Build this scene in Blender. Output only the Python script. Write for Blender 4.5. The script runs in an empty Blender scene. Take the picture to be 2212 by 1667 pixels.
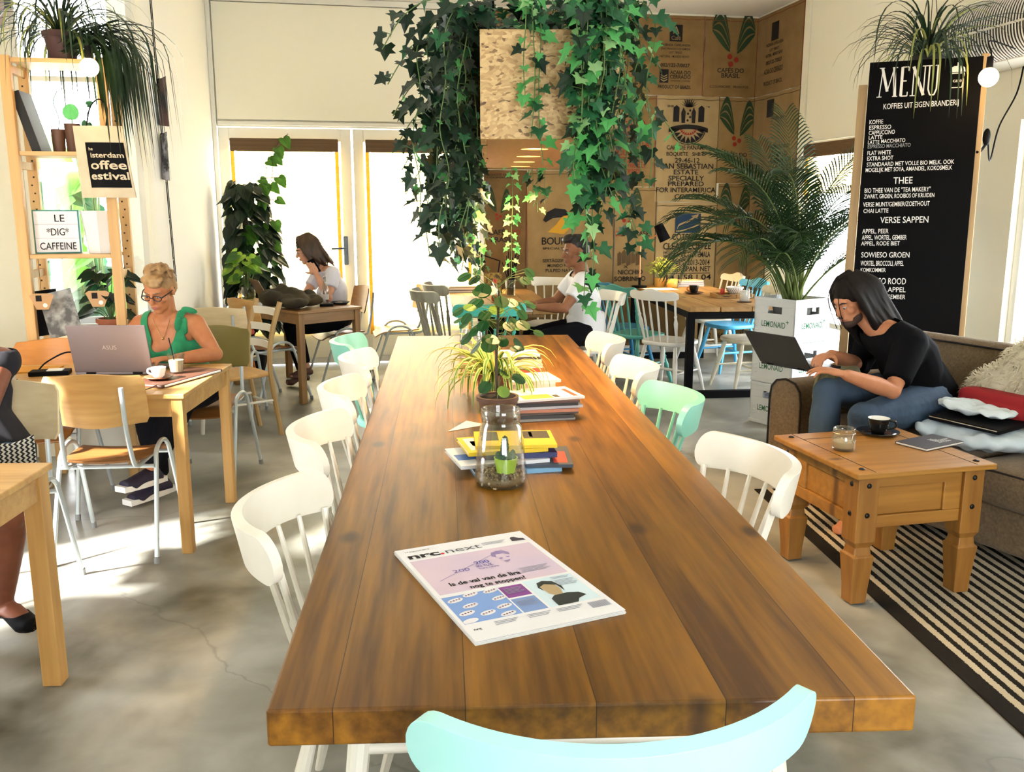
import bpy, bmesh, math, random
from mathutils import Vector, Matrix, Euler, noise

SC = bpy.context.scene
COL = SC.collection
PI = math.pi
def rad(d): return math.radians(d)
V = Vector

# ------------------------------------------------------------------ camera
cam_data = bpy.data.cameras.new('camera')
cam = bpy.data.objects.new('camera', cam_data)
COL.objects.link(cam)
cam.location = (0, 0, 1.55)
cam.rotation_euler = (rad(90 - 11.14), 0, rad(-10.6))
cam_data.sensor_width = 36.0
cam_data.lens = 1960 / 2212 * 36.0
cam_data.clip_start = 0.05
SC.camera = cam

# ------------------------------------------------------------------ colour management, world, daylight
SC.view_settings.view_transform = 'Standard'
SC.view_settings.look = 'None'
SC.view_settings.exposure = 0.78
SC.view_settings.gamma = 1.0
try:
    SC.cycles.sample_clamp_indirect = 6.0
    SC.cycles.max_bounces = 7
    SC.cycles.transparent_max_bounces = 12
    SC.cycles.transmission_bounces = 8
    SC.cycles.caustics_reflective = False
    SC.cycles.caustics_refractive = False
except Exception:
    pass
SKY = 11.0
world = bpy.data.worlds.new('sky')
SC.world = world
world.use_nodes = True
wn = world.node_tree.nodes
wn['Background'].inputs[0].default_value = (0.95, 0.98, 1.0, 1)
wn['Background'].inputs[1].default_value = SKY

def portal(name, loc, rot, sx, sy):
    l = bpy.data.lights.new(name, 'AREA')
    l.shape = 'RECTANGLE'; l.size = sx; l.size_y = sy
    l.cycles.is_portal = True
    o = bpy.data.objects.new(name, l); COL.objects.link(o)
    o.location = loc; o.rotation_euler = rot
    return o
def lamp(name, kind, loc, energy, col, size=0.03, rot=(0, 0, 0), spot=None, parent=None):
    l = bpy.data.lights.new(name, kind)
    l.energy = energy; l.color = col
    if kind in ('POINT', 'SPOT'): l.shadow_soft_size = size
    if kind == 'SUN': l.angle = size
    if spot: l.spot_size = rad(spot); l.spot_blend = 0.6
    o = bpy.data.objects.new(name, l); COL.objects.link(o)
    o.location = loc; o.rotation_euler = rot
    if parent: o.parent = parent
    return o
# area portals face into the room (their -Z)
portal('portal_back', (0.15, 9.32, 1.25), (rad(-90), 0, 0), 2.4, 2.1)
portal('portal_nook', (-1.5, 6.12, 1.6), (rad(-90), 0, 0), 0.7, 2.8)
portal('portal_left', (-2.42, 3.25, 1.15), (0, rad(-90), 0), 2.2, 0.9)
portal('portal_right_far', (4.37, 7.6, 1.2), (0, rad(90), 0), 2.0, 0.9)
portal('portal_right_near', (4.37, 4.3, 1.3), (0, rad(90), 0), 1.7, 1.9)
portal('portal_front', (1.1, -2.42, 1.5), (rad(90), 0, 0), 2.2, 1.8)
lamp('sun', 'SUN', (-8, -3, 6), 32.0, (1, 0.96, 0.9), rad(5.0), V((0.85, 0.46, -0.62)).to_track_quat('-Z', 'Y').to_euler())

# ------------------------------------------------------------------ materials
MATS = {}
def mat(name, col, rough=0.5, metal=0.0, spec=0.5, noise_amt=0.0, noise_scale=8.0, col2=None, stretch=(1, 1, 1), bump=0.0,
        bump_scale=60.0, trans=0.0, ior=1.45, emit=0.0, coat=0.0, alpha=1.0, sheen=0.0, detail=4.0, translucent=0.0):
    if name in MATS: return MATS[name]
    m = bpy.data.materials.new(name); m.use_nodes = True
    nt = m.node_tree; N = nt.nodes; L = nt.links
    b = N['Principled BSDF']
    b.inputs['Base Color'].default_value = (*col, 1)
    b.inputs['Roughness'].default_value = rough
    b.inputs['Metallic'].default_value = metal
    b.inputs['Specular IOR Level'].default_value = spec
    b.inputs['Transmission Weight'].default_value = trans
    b.inputs['IOR'].default_value = ior
    b.inputs['Coat Weight'].default_value = coat
    b.inputs['Sheen Weight'].default_value = sheen
    b.inputs['Alpha'].default_value = alpha
    if emit:
        b.inputs['Emission Color'].default_value = (*col, 1)
        b.inputs['Emission Strength'].default_value = emit
    tc = None
    def coords(st):
        nonlocal tc
        if tc is None: tc = N.new('ShaderNodeTexCoord')
        mp = N.new('ShaderNodeMapping'); mp.inputs['Scale'].default_value = st
        L.new(tc.outputs['Object'], mp.inputs['Vector'])
        return mp
    if col2 is not None:
        mp = coords(stretch)
        n = N.new('ShaderNodeTexNoise'); n.inputs['Scale'].default_value = noise_scale; n.inputs['Detail'].default_value = detail
        L.new(mp.outputs[0], n.inputs['Vector'])
        r = N.new('ShaderNodeValToRGB')
        r.color_ramp.elements[0].position = 0.5 - 0.28 * (1.2 - noise_amt); r.color_ramp.elements[0].color = (*col, 1)
        r.color_ramp.elements[1].position = 0.5 + 0.28 * (1.2 - noise_amt); r.color_ramp.elements[1].color = (*col2, 1)
        L.new(n.outputs['Fac'], r.inputs[0]); L.new(r.outputs[0], b.inputs['Base Color'])
    if bump:
        mp = coords(stretch)
        n = N.new('ShaderNodeTexNoise'); n.inputs['Scale'].default_value = bump_scale; n.inputs['Detail'].default_value = 3
        L.new(mp.outputs[0], n.inputs['Vector'])
        bp = N.new('ShaderNodeBump'); bp.inputs['Strength'].default_value = bump; bp.inputs['Distance'].default_value = 0.01
        L.new(n.outputs['Fac'], bp.inputs['Height']); L.new(bp.outputs[0], b.inputs['Normal'])
    if translucent:
        t = N.new('ShaderNodeBsdfTranslucent'); t.inputs[0].default_value = (*col, 1)
        mx = N.new('ShaderNodeMixShader'); mx.inputs[0].default_value = translucent
        src = b.inputs['Base Color'].links
        if src: L.new(src[0].from_socket, t.inputs[0])
        L.new(b.outputs[0], mx.inputs[1]); L.new(t.outputs[0], mx.inputs[2])
        L.new(mx.outputs[0], N['Material Output'].inputs['Surface'])
    MATS[name] = m
    return m

def wood(name, c1, c2, axis='y', grain=14.0, rough=0.4, plank=0.0, plank_axis=0, plank_var=0.25, knots=0.0, coat=0.0, dark=(0.05, 0.02, 0.008), spec=0.5, gap=0.012):
    """long grain along one axis, optional glued planks of their own tone and dark knots"""
    if name in MATS: return MATS[name]
    m = bpy.data.materials.new(name); m.use_nodes = True
    nt = m.node_tree; N = nt.nodes; L = nt.links
    b = N['Principled BSDF']; b.inputs['Roughness'].default_value = rough; b.inputs['Coat Weight'].default_value = coat
    b.inputs['Specular IOR Level'].default_value = spec
    tc = N.new('ShaderNodeTexCoord')
    st = {'x': (0.06, 1, 1), 'y': (1, 0.06, 1), 'z': (1, 1, 0.06)}[axis]
    mp = N.new('ShaderNodeMapping'); mp.inputs['Scale'].default_value = st
    L.new(tc.outputs['Object'], mp.inputs['Vector'])
    vec = mp.outputs[0]
    if plank:
        sep = N.new('ShaderNodeSeparateXYZ'); L.new(tc.outputs['Object'], sep.inputs[0])
        dv = N.new('ShaderNodeMath'); dv.operation = 'DIVIDE'; dv.inputs[1].default_value = plank
        L.new(sep.outputs[plank_axis], dv.inputs[0])
        fl = N.new('ShaderNodeMath'); fl.operation = 'FLOOR'; L.new(dv.outputs[0], fl.inputs[0])
        fr = N.new('ShaderNodeMath'); fr.operation = 'FRACT'; L.new(dv.outputs[0], fr.inputs[0])
        wnz = N.new('ShaderNodeTexWhiteNoise'); wnz.noise_dimensions = '1D'; L.new(fl.outputs[0], wnz.inputs['W'])
        ad = N.new('ShaderNodeVectorMath'); ad.operation = 'ADD'
        sc = N.new('ShaderNodeVectorMath'); sc.operation = 'SCALE'; sc.inputs['Scale'].default_value = 7.0
        L.new(wnz.outputs['Color'], sc.inputs[0]); L.new(mp.outputs[0], ad.inputs[0]); L.new(sc.outputs[0], ad.inputs[1])
        vec = ad.outputs[0]
    n1 = N.new('ShaderNodeTexNoise'); n1.inputs['Scale'].default_value = grain; n1.inputs['Detail'].default_value = 6; n1.inputs['Distortion'].default_value = 0.6
    L.new(vec, n1.inputs['Vector'])
    n2 = N.new('ShaderNodeTexNoise'); n2.inputs['Scale'].default_value = grain * 5; n2.inputs['Detail'].default_value = 3
    L.new(vec, n2.inputs['Vector'])
    mx0 = N.new('ShaderNodeMath'); mx0.operation = 'MULTIPLY_ADD'; mx0.inputs[1].default_value = 0.45
    L.new(n2.outputs['Fac'], mx0.inputs[0]); 
    hf = N.new('ShaderNodeMath'); hf.operation = 'MULTIPLY'; hf.inputs[1].default_value = 0.6; L.new(n1.outputs['Fac'], hf.inputs[0])
    L.new(hf.outputs[0], mx0.inputs[2])
    fac = mx0.outputs[0]
    if plank:
        ma = N.new('ShaderNodeMath'); ma.operation = 'MULTIPLY_ADD'; ma.inputs[1].default_value = plank_var
        L.new(wnz.outputs['Value'], ma.inputs[0])
        sb = N.new('ShaderNodeMath'); sb.operation = 'SUBTRACT'; sb.inputs[1].default_value = plank_var * 0.5; L.new(fac, sb.inputs[0])
        L.new(sb.outputs[0], ma.inputs[2]); fac = ma.outputs[0]
    ramp = N.new('ShaderNodeValToRGB')
    ramp.color_ramp.elements[0].position = 0.36; ramp.color_ramp.elements[0].color = (*c2, 1)
    ramp.color_ramp.elements[1].position = 0.68; ramp.color_ramp.elements[1].color = (*c1, 1)
    L.new(fac, ramp.inputs[0])
    colr = ramp.outputs[0]
    def darken(mask):
        nonlocal colr
        mx = N.new('ShaderNodeMix'); mx.data_type = 'RGBA'; mx.inputs[7].default_value = (*dark, 1)
        L.new(mask, mx.inputs[0]); L.new(colr, mx.inputs[6]); colr = mx.outputs[2]
    if plank:
        pp = N.new('ShaderNodeMath'); pp.operation = 'COMPARE'; pp.inputs[1].default_value = 0.0; pp.inputs[2].default_value = gap
        L.new(fr.outputs[0], pp.inputs[0])
        if gap: darken(pp.outputs[0])
    if knots:
        mk = N.new('ShaderNodeMapping')
        mk.inputs['Scale'].default_value = {'x': (0.55, 1, 1), 'y': (1, 0.55, 1), 'z': (1, 1, 0.55)}[axis]
        L.new(tc.outputs['Object'], mk.inputs['Vector'])
        vo = N.new('ShaderNodeTexVoronoi'); vo.voronoi_dimensions = '3D' if axis == 'z' else '2D'; vo.inputs['Scale'].default_value = knots; L.new(mk.outputs[0], vo.inputs['Vector'])
        mr = N.new('ShaderNodeMapRange'); mr.inputs[1].default_value = 0.03; mr.inputs[2].default_value = 0.085; mr.inputs[3].default_value = 0.85; mr.inputs[4].default_value = 0.0
        L.new(vo.outputs['Distance'], mr.inputs[0])
        sep2 = N.new('ShaderNodeSeparateColor'); L.new(vo.outputs['Color'], sep2.inputs[0])
        gt = N.new('ShaderNodeMath'); gt.operation = 'GREATER_THAN'; gt.inputs[1].default_value = 0.45; L.new(sep2.outputs[0], gt.inputs[0])
        ml = N.new('ShaderNodeMath'); ml.operation = 'MULTIPLY'; L.new(mr.outputs[0], ml.inputs[0]); L.new(gt.outputs[0], ml.inputs[1])
        darken(ml.outputs[0])
    L.new(colr, b.inputs['Base Color'])
    bp = N.new('ShaderNodeBump'); bp.inputs['Strength'].default_value = 0.15; bp.inputs['Distance'].default_value = 0.004
    L.new(n2.outputs['Fac'], bp.inputs['Height']); L.new(bp.outputs[0], b.inputs['Normal'])
    MATS[name] = m
    return m

def leafmat(name, c1, c2, rough=0.4, tl=0.35, scale=14):
    return mat(name, c1, rough=rough, col2=c2, noise_amt=0.6, noise_scale=scale, detail=2, translucent=tl)

# ------------------------------------------------------------------ mesh builder
_GLYPH = {}
class MB:
    def __init__(s): s.v = []; s.f = []; s.mi = []; s.cur = 0; s.M = None
    def add(s, vs, fs):
        b = len(s.v)
        if s.M is not None: vs = [s.M @ V(p) for p in vs]
        s.v.extend([tuple(p) for p in vs]); s.f.extend([tuple(i + b for i in f) for f in fs]); s.mi.extend([s.cur] * len(fs))
        return s
    def box(s, c, d, rot=None, taper=None):
        x, y, z = d[0] / 2, d[1] / 2, d[2] / 2
        vs = [V((sx * x, sy * y, sz * z)) for sz in (-1, 1) for sx, sy in ((-1, -1), (1, -1), (1, 1), (-1, 1))]
        if taper:
            for i in range(4): vs[i].x *= taper; vs[i].y *= taper
        if rot is not None:
            Rm = rot if isinstance(rot, Matrix) else Euler(rot).to_matrix()
            vs = [Rm @ p for p in vs]
        vs = [p + V(c) for p in vs]
        return s.add(vs, [(3, 2, 1, 0), (4, 5, 6, 7), (0, 1, 5, 4), (1, 2, 6, 5), (2, 3, 7, 6), (3, 0, 4, 7)])
    def bx(s, x0, x1, y0, y1, z0, z1):
        return s.box(((x0 + x1) / 2, (y0 + y1) / 2, (z0 + z1) / 2), (x1 - x0, y1 - y0, z1 - z0))
    def tube(s, pts, r, n=8, cap=True, sy=1.0, closed=False, up=None):
        pts = [V(p) for p in pts]; k = len(pts)
        rs = r if isinstance(r, (list, tuple)) else [r] * k
        vs = []; fs = []; prev = None
        for i, p in enumerate(pts):
            if closed: t = pts[(i + 1) % k] - pts[i - 1]
            else: t = pts[min(i + 1, k - 1)] - pts[max(i - 1, 0)]
            if t.length < 1e-9: t = V((0, 0, 1))
            t.normalize()
            if prev is None:
                a = V(up) if up else (V((0, 0, 1)) if abs(t.z) < 0.9 else V((1, 0, 0)))
                u = t.cross(a).normalized()
            else:
                u = prev - t * prev.dot(t)
                u = u.normalized() if u.length > 1e-6 else t.cross(V((0.3, 0.5, 0.8))).normalized()
            w = t.cross(u); prev = u
            for j in range(n):
                an = 2 * PI * j / n
                vs.append(p + u * (rs[i] * math.cos(an)) + w * (rs[i] * sy * math.sin(an)))
        rng = k if closed else k - 1
        for i in range(rng):
            for j in range(n):
                a = i * n + j; b = i * n + (j + 1) % n; i2 = (i + 1) % k
                fs.append((a, b, i2 * n + (j + 1) % n, i2 * n + j))
        if cap and not closed:
            fs.append(tuple(range(n - 1, -1, -1))); fs.append(tuple((k - 1) * n + j for j in range(n)))
        return s.add(vs, fs)
    def cyl(s, p0, p1, r0, r1=None, n=12): return s.tube([p0, p1], [r0, r0 if r1 is None else r1], n)
    def lathe(s, prof, n=24, c=(0, 0, 0), M=None, close=True):
        vs = []; fs = []
        for (r, z) in prof:
            for j in range(n):
                a = 2 * PI * j / n
                p = V((r * math.cos(a), r * math.sin(a), z))
                if M is not None: p = M @ p
                vs.append(p + V(c))
        for i in range(len(prof) - 1):
            for j in range(n):
                fs.append((i * n + j, i * n + (j + 1) % n, (i + 1) * n + (j + 1) % n, (i + 1) * n + j))
        if close:
            if prof[0][0] > 1e-5: fs.append(tuple(range(n - 1, -1, -1)))
            if prof[-1][0] > 1e-5: fs.append(tuple((len(prof) - 1) * n + j for j in range(n)))
        return s.add(vs, fs)
    def ball(s, c, r, n=16, m=10, rot=None):
        if not isinstance(r, (tuple, list)): r = (r, r, r)
        vs = []; fs = []
        Rm = Euler(rot).to_matrix() if rot is not None and not isinstance(rot, Matrix) else rot
        for i in range(m + 1):
            th = PI * i / m
            for j in range(n):
                ph = 2 * PI * j / n
                p = V((r[0] * math.sin(th) * math.cos(ph), r[1] * math.sin(th) * math.sin(ph), r[2] * math.cos(th)))
                if Rm is not None: p = Rm @ p
                vs.append(p + V(c))
        for i in range(m):
            for j in range(n):
                fs.append((i * n + j, (i + 1) * n + j, (i + 1) * n + (j + 1) % n, i * n + (j + 1) % n))
        return s.add(vs, fs)
    def prism(s, poly, z0, z1, M=None):
        k = len(poly)
        vs = [V((p[0], p[1], z0)) for p in poly] + [V((p[0], p[1], z1)) for p in poly]
        if M is not None: vs = [M @ p for p in vs]
        fs = [tuple(range(k - 1, -1, -1)), tuple(range(k, 2 * k))] + [(i, (i + 1) % k, k + (i + 1) % k, k + i) for i in range(k)]
        return s.add(vs, fs)
    def flat(s, poly): 
        return s.add([V(p) for p in poly], [tuple(range(len(poly)))])
    def grid(s, rows, wrap=False):
        """rows of equal-length point lists joined into quads"""
        n = len(rows[0]); vs = [p for r in rows for p in r]; fs = []
        for i in range(len(rows) - 1):
            for j in range(n if wrap else n - 1):
                fs.append((i * n + j, i * n + (j + 1) % n, (i + 1) * n + (j + 1) % n, (i + 1) * n + j))
        return s.add(vs, fs)
    def shell(s, rows, t):
        """a closed slab whose front is the grid ROWS (lists of Vectors), thickness t along the normals"""
        R_, n = len(rows), len(rows[0]); rows = [[V(p) for p in r] for r in rows]
        back = []
        for i in range(R_):
            rr = []
            for j in range(n):
                du = rows[i][min(j + 1, n - 1)] - rows[i][max(j - 1, 0)]
                dv = rows[min(i + 1, R_ - 1)][j] - rows[max(i - 1, 0)][j]
                nn = du.cross(dv); nn = nn.normalized() if nn.length > 1e-9 else V((0, 0, 1))
                rr.append(rows[i][j] - nn * t)
            back.append(rr)
        vs = [p for r in rows for p in r] + [p for r in back for p in r]; o = R_ * n; fs = []
        for i in range(R_ - 1):
            for j in range(n - 1):
                a, b, c, d = i * n + j, i * n + j + 1, (i + 1) * n + j + 1, (i + 1) * n + j
                fs.append((a, b, c, d)); fs.append((o + d, o + c, o + b, o + a))
        for j in range(n - 1):
            fs.append((j + 1, j, o + j, o + j + 1)); a = (R_ - 1) * n
            fs.append((a + j, a + j + 1, o + a + j + 1, o + a + j))
        for i in range(R_ - 1):
            fs.append((i * n, (i + 1) * n, o + (i + 1) * n, o + i * n)); a = n - 1
            fs.append(((i + 1) * n + a, i * n + a, o + i * n + a, o + (i + 1) * n + a))
        return s.add(vs, fs)
    def text(s, body, M, size, bold=0.0, sx=1.0, align='LEFT', shear=0.0, width=None):
        key = (body, bold, align, shear)
        if key not in _GLYPH:
            cu = bpy.data.curves.new('tmp', 'FONT'); cu.body = body; cu.size = 1.0; cu.offset = bold; cu.align_x = align
            cu.shear = shear; cu.resolution_u = 3
            o = bpy.data.objects.new('tmp', cu); COL.objects.link(o)
            me = o.to_mesh()
            vs = [v.co.copy() for v in me.vertices]; fs = [tuple(p.vertices) for p in me.polygons]
            o.to_mesh_clear(); bpy.data.objects.remove(o); bpy.data.curves.remove(cu)
            _GLYPH[key] = (vs, fs)
        vs, fs = _GLYPH[key]
        if width and vs:
            w = max(p.x for p in vs) - min(p.x for p in vs); sx = width / (w * size)
        return s.add([M @ V((p.x * size * sx, p.y * size, 0)) for p in vs], fs)
    def build(s, name, m, parent=None, smooth=False, bevel=0.0, seg=2, sub=0, loc=None, angle=35):
        me = bpy.data.meshes.new(name)
        me.from_pydata(s.v, [], s.f)
        ms = m if isinstance(m, (list, tuple)) else [m]
        for x in ms: me.materials.append(x)
        if len(ms) > 1: me.polygons.foreach_set('material_index', s.mi)
        if smooth:
            me.polygons.foreach_set('use_smooth', [True] * len(me.polygons))
            if smooth != 'all':
                try: me.set_sharp_from_angle(angle=rad(angle))
                except Exception: pass
        me.update()
        o = bpy.data.objects.new(name, me); COL.objects.link(o)
        if parent: o.parent = parent
        if loc: o.location = loc
        if bevel:
            b = o.modifiers.new('bevel', 'BEVEL'); b.width = bevel; b.segments = seg; b.limit_method = 'ANGLE'; b.angle_limit = rad(40)
        if sub:
            q = o.modifiers.new('sub', 'SUBSURF'); q.levels = sub; q.render_levels = sub
        return o

def tag(o, label=None, cat=None, group=None, kind=None):
    if label: o['label'] = label
    if cat: o['category'] = cat
    if group: o['group'] = group
    if kind: o['kind'] = kind
    return o
def thing(name, label, cat, loc=(0, 0, 0), rz=0.0, group=None):
    o = bpy.data.objects.new(name, None); COL.objects.link(o)
    o.empty_display_size = 0.1
    o.location = loc; o.rotation_euler = (0, 0, rz)
    return tag(o, label, cat, group)
KIDS = None
def copy_tree(o, parent=None):
    c = o.copy(); COL.objects.link(c)
    if parent: c.parent = parent
    for ch in list(o.children):
        if ch.name in COL.objects: copy_tree(ch, c)
    return c
def dup(o, loc, rz, label=None, group=None):
    c = copy_tree(o); c.location = loc; c.rotation_euler = (0, 0, rz)
    if label: c['label'] = label
    if group: c['group'] = group
    return c
def recolor(o, old, new):
    """give a copied thing and its parts their own paint"""
    for q in [o] + list(o.children_recursive):
        if q.type == 'MESH' and any(s.material == old for s in q.material_slots):
            q.data = q.data.copy()
            for i, mm in enumerate(q.data.materials):
                if mm == old: q.data.materials[i] = new
def lerp(a, b, t): return V(a) * (1 - t) + V(b) * t
def bez(p0, p1, p2, p3, n):
    out = []
    for i in range(n + 1):
        t = i / n; u = 1 - t
        out.append(V(p0) * u ** 3 + V(p1) * 3 * u * u * t + V(p2) * 3 * u * t * t + V(p3) * t ** 3)
    return out
def smoothpts(pts, n=6):
    """Catmull-Rom through points"""
    pts = [V(p) for p in pts]; out = []
    for i in range(len(pts) - 1):
        a = pts[max(i - 1, 0)]; b = pts[i]; c = pts[i + 1]; d = pts[min(i + 2, len(pts) - 1)]
        for k in range(n):
            t = k / n
            out.append(0.5 * ((2 * b) + (c - a) * t + (2 * a - 5 * b + 4 * c - d) * t * t + (3 * b - a - 3 * c + d) * t ** 3))
    out.append(pts[-1]); return out
def frame(o, x, y):
    """matrix with origin o, x axis x and y axis near y"""
    x = V(x).normalized(); z = x.cross(V(y)).normalized(); y = z.cross(x)
    return Matrix(((x.x, y.x, z.x, o[0]), (x.y, y.y, z.y, o[1]), (x.z, y.z, z.z, o[2]), (0, 0, 0, 1)))
def blob(mb, name, m, parent=None, voxel=0.008, it=6, fac=0.5, sub=0, deform=None):
    """fuse the overlapping closed shapes of MB into one continuous skin"""
    me = bpy.data.meshes.new('tmp'); me.from_pydata(mb.v, [], mb.f); me.update()
    o = bpy.data.objects.new('tmp', me); COL.objects.link(o)
    r = o.modifiers.new('r', 'REMESH'); r.mode = 'VOXEL'; r.voxel_size = voxel
    sm = o.modifiers.new('s', 'SMOOTH'); sm.iterations = it; sm.factor = fac
    dg = bpy.context.evaluated_depsgraph_get(); dg.update()
    ev = o.evaluated_get(dg)
    out = bpy.data.meshes.new_from_object(ev)
    bpy.data.objects.remove(o); bpy.data.meshes.remove(me)
    if deform:
        for v in out.vertices: v.co = deform(v.co)
    out.name = name
    out.materials.clear(); out.materials.append(m)
    out.polygons.foreach_set('use_smooth', [True] * len(out.polygons)); out.update()
    q = bpy.data.objects.new(name, out); COL.objects.link(q)
    if parent: q.parent = parent
    return q
# ------------------------------------------------------------------ palette
CREAM = mat('cream_plaster', (0.92, 0.90, 0.78), 0.8, col2=(0.89, 0.86, 0.73), noise_amt=0.4, noise_scale=1.5, bump=0.06, bump_scale=120)
WHITEP = mat('white_plaster', (0.91, 0.89, 0.82), 0.8, bump=0.05, bump_scale=120)
CEILM = mat('ceiling_paint', (0.90, 0.89, 0.84), 0.85)
DOORP = mat('door_paint', (0.84, 0.83, 0.76), 0.45)
PANELP = mat('panel_paint', (0.94, 0.92, 0.80), 0.6, col2=(0.92, 0.89, 0.75), noise_amt=0.3, noise_scale=1.2)
def thin_glass(name, tint=(1, 1, 1), gloss=0.06, rough=0.02, edge=0.0):
    """clear pane or jar wall: lets light straight through, with a sheen that grows towards the rim"""
    m = bpy.data.materials.new(name); m.use_nodes = True
    nt = m.node_tree; N = nt.nodes; L = nt.links; N.remove(N['Principled BSDF'])
    tr = N.new('ShaderNodeBsdfTransparent'); tr.inputs[0].default_value = (*tint, 1)
    gl = N.new('ShaderNodeBsdfGlossy'); gl.inputs['Roughness'].default_value = rough
    mx = N.new('ShaderNodeMixShader'); mx.inputs[0].default_value = gloss
    if edge:
        lw = N.new('ShaderNodeLayerWeight'); lw.inputs[0].default_value = 0.35
        ma = N.new('ShaderNodeMath'); ma.operation = 'MULTIPLY_ADD'; ma.inputs[1].default_value = edge; ma.inputs[2].default_value = gloss
        L.new(lw.outputs['Facing'], ma.inputs[0]); L.new(ma.outputs[0], mx.inputs[0])
    L.new(tr.outputs[0], mx.inputs[1]); L.new(gl.outputs[0], mx.inputs[2]); L.new(mx.outputs[0], N['Material Output'].inputs['Surface'])
    return m
GLASSW = thin_glass('window_glass')
JARG = thin_glass('jar_glass', (0.95, 0.97, 0.95), 0.05, 0.03, 0.45)
BLACK = mat('black_paint', (0.005, 0.005, 0.006), 0.6, spec=0.1)
GAPDARK = mat('dark_gap', (0.03, 0.025, 0.02), 0.9)

def concrete():
    m = bpy.data.materials.new('polished_concrete'); m.use_nodes = True
    nt = m.node_tree; N = nt.nodes; L = nt.links; b = N['Principled BSDF']
    tc = N.new('ShaderNodeTexCoord')
    def nz(sc, det, dist=0.0):
        n = N.new('ShaderNodeTexNoise'); n.inputs['Scale'].default_value = sc; n.inputs['Detail'].default_value = det; n.inputs['Distortion'].default_value = dist
        L.new(tc.outputs['Object'], n.inputs['Vector']); return n
    n1 = nz(0.7, 5, 0.8); n2 = nz(4.0, 8, 0.4); n3 = nz(60, 2)
    r = N.new('ShaderNodeValToRGB'); e = r.color_ramp.elements
    e[0].position = 0.36; e[0].color = (0.06, 0.056, 0.034, 1); e[1].position = 0.62; e[1].color = (0.41, 0.412, 0.375, 1)
    a = N.new('ShaderNodeMath'); a.operation = 'MULTIPLY_ADD'; a.inputs[1].default_value = 0.32
    L.new(n2.outputs['Fac'], a.inputs[0]); h = N.new('ShaderNodeMath'); h.operation = 'MULTIPLY'; h.inputs[1].default_value = 0.68
    L.new(n1.outputs['Fac'], h.inputs[0]); L.new(h.outputs[0], a.inputs[2]); L.new(a.outputs[0], r.inputs[0])
    # hairline cracks
    vo = N.new('ShaderNodeTexVoronoi'); vo.feature = 'DISTANCE_TO_EDGE'; vo.inputs['Scale'].default_value = 0.33
    ds = N.new('ShaderNodeMixRGB'); ds.blend_type = 'ADD'; ds.inputs[0].default_value = 0.25
    L.new(tc.outputs['Object'], ds.inputs[1]); L.new(n2.outputs['Color'], ds.inputs[2]); L.new(ds.outputs[0], vo.inputs['Vector'])
    mr = N.new('ShaderNodeMapRange'); mr.inputs[1].default_value = 0.0; mr.inputs[2].default_value = 0.003; mr.inputs[3].default_value = 0.3; mr.inputs[4].default_value = 0.0
    L.new(vo.outputs['Distance'], mr.inputs[0])
    mx = N.new('ShaderNodeMix'); mx.data_type = 'RGBA'; mx.inputs[7].default_value = (0.03, 0.03, 0.02, 1)
    L.new(mr.outputs[0], mx.inputs[0]); L.new(r.outputs[0], mx.inputs[6]); L.new(mx.outputs[2], b.inputs['Base Color'])
    rr = N.new('ShaderNodeMapRange'); rr.inputs[1].default_value = 0.3; rr.inputs[2].default_value = 0.7; rr.inputs[3].default_value = 0.28; rr.inputs[4].default_value = 0.5
    L.new(n2.outputs['Fac'], rr.inputs[0]); L.new(rr.outputs[0], b.inputs['Roughness'])
    bp = N.new('ShaderNodeBump'); bp.inputs['Strength'].default_value = 0.05; L.new(n3.outputs['Fac'], bp.inputs['Height']); L.new(bp.outputs[0], b.inputs['Normal'])
    return m
CONC = concrete()

# ------------------------------------------------------------------ room shell
def wall_box(name, axis, c0, c1, a0, a1, z0, z1, holes, m):
    """wall slab between c0..c1 on its own axis, a0..a1 along, with rectangular openings (a0,a1,z0,z1)"""
    b = MB()
    As = sorted({a0, a1, *[h[0] for h in holes], *[h[1] for h in holes]}); Zs = sorted({z0, z1, *[h[2] for h in holes], *[h[3] for h in holes]})
    for i in range(len(As) - 1):
        run = None
        for k in range(len(Zs) - 1):
            am, zm = (As[i] + As[i + 1]) / 2, (Zs[k] + Zs[k + 1]) / 2
            if any(h[0] < am < h[1] and h[2] < zm < h[3] for h in holes): continue
            if axis == 'y': b.bx(As[i], As[i + 1], c0, c1, Zs[k], Zs[k + 1])
            else: b.bx(c0, c1, As[i], As[i + 1], Zs[k], Zs[k + 1])
    return tag(b.build(name, m), kind='structure')
CH = 3.46
tag(MB().bx(-2.6, 4.5, -2.6, 9.4, -0.12, 0.0).build('floor', CONC), kind='structure')
tag(MB().bx(-2.6, 4.5, -2.6, 9.4, CH, CH + 0.15).build('ceiling', CEILM), kind='structure')
wall_box('wall_back', 'y', 9.2, 9.38, -1.34, 4.5, 0, CH, [(-1.11, 1.42, 0.0, 2.3)], CREAM)
wall_box('wall_right', 'x', 4.293, 4.47, -2.6, 9.2, 0, CH, [(7.15, 8.07, 0.0, 2.14), (3.4, 5.3, 0.45, 2.1)], CREAM)
wall_box('wall_left', 'x', -2.6, -2.42, -2.6, 6.0, 0, CH, [(2.78, 3.75, 0.0, 2.25)], CREAM)
wall_box('wall_nook', 'y', 6.0, 6.16, -2.6, -1.14, 0, CH, [(-1.85, -1.165, 0.12, 2.95)], CREAM)
wall_box('wall_courtyard', 'x', -1.34, -1.14, 6.16, 9.2, 0, CH, [], WHITEP)
wall_box('wall_front', 'y', -2.6, -2.44, -2.42, 4.293, 0, CH, [(0.0, 2.2, 0.6, 2.4)], CREAM)
tag(MB().bx(-30, 30, -30, 40, -0.3, -0.16).build('ground_outside', mat('pale_paving', (0.6, 0.6, 0.58), 0.9)), kind='structure')

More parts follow.
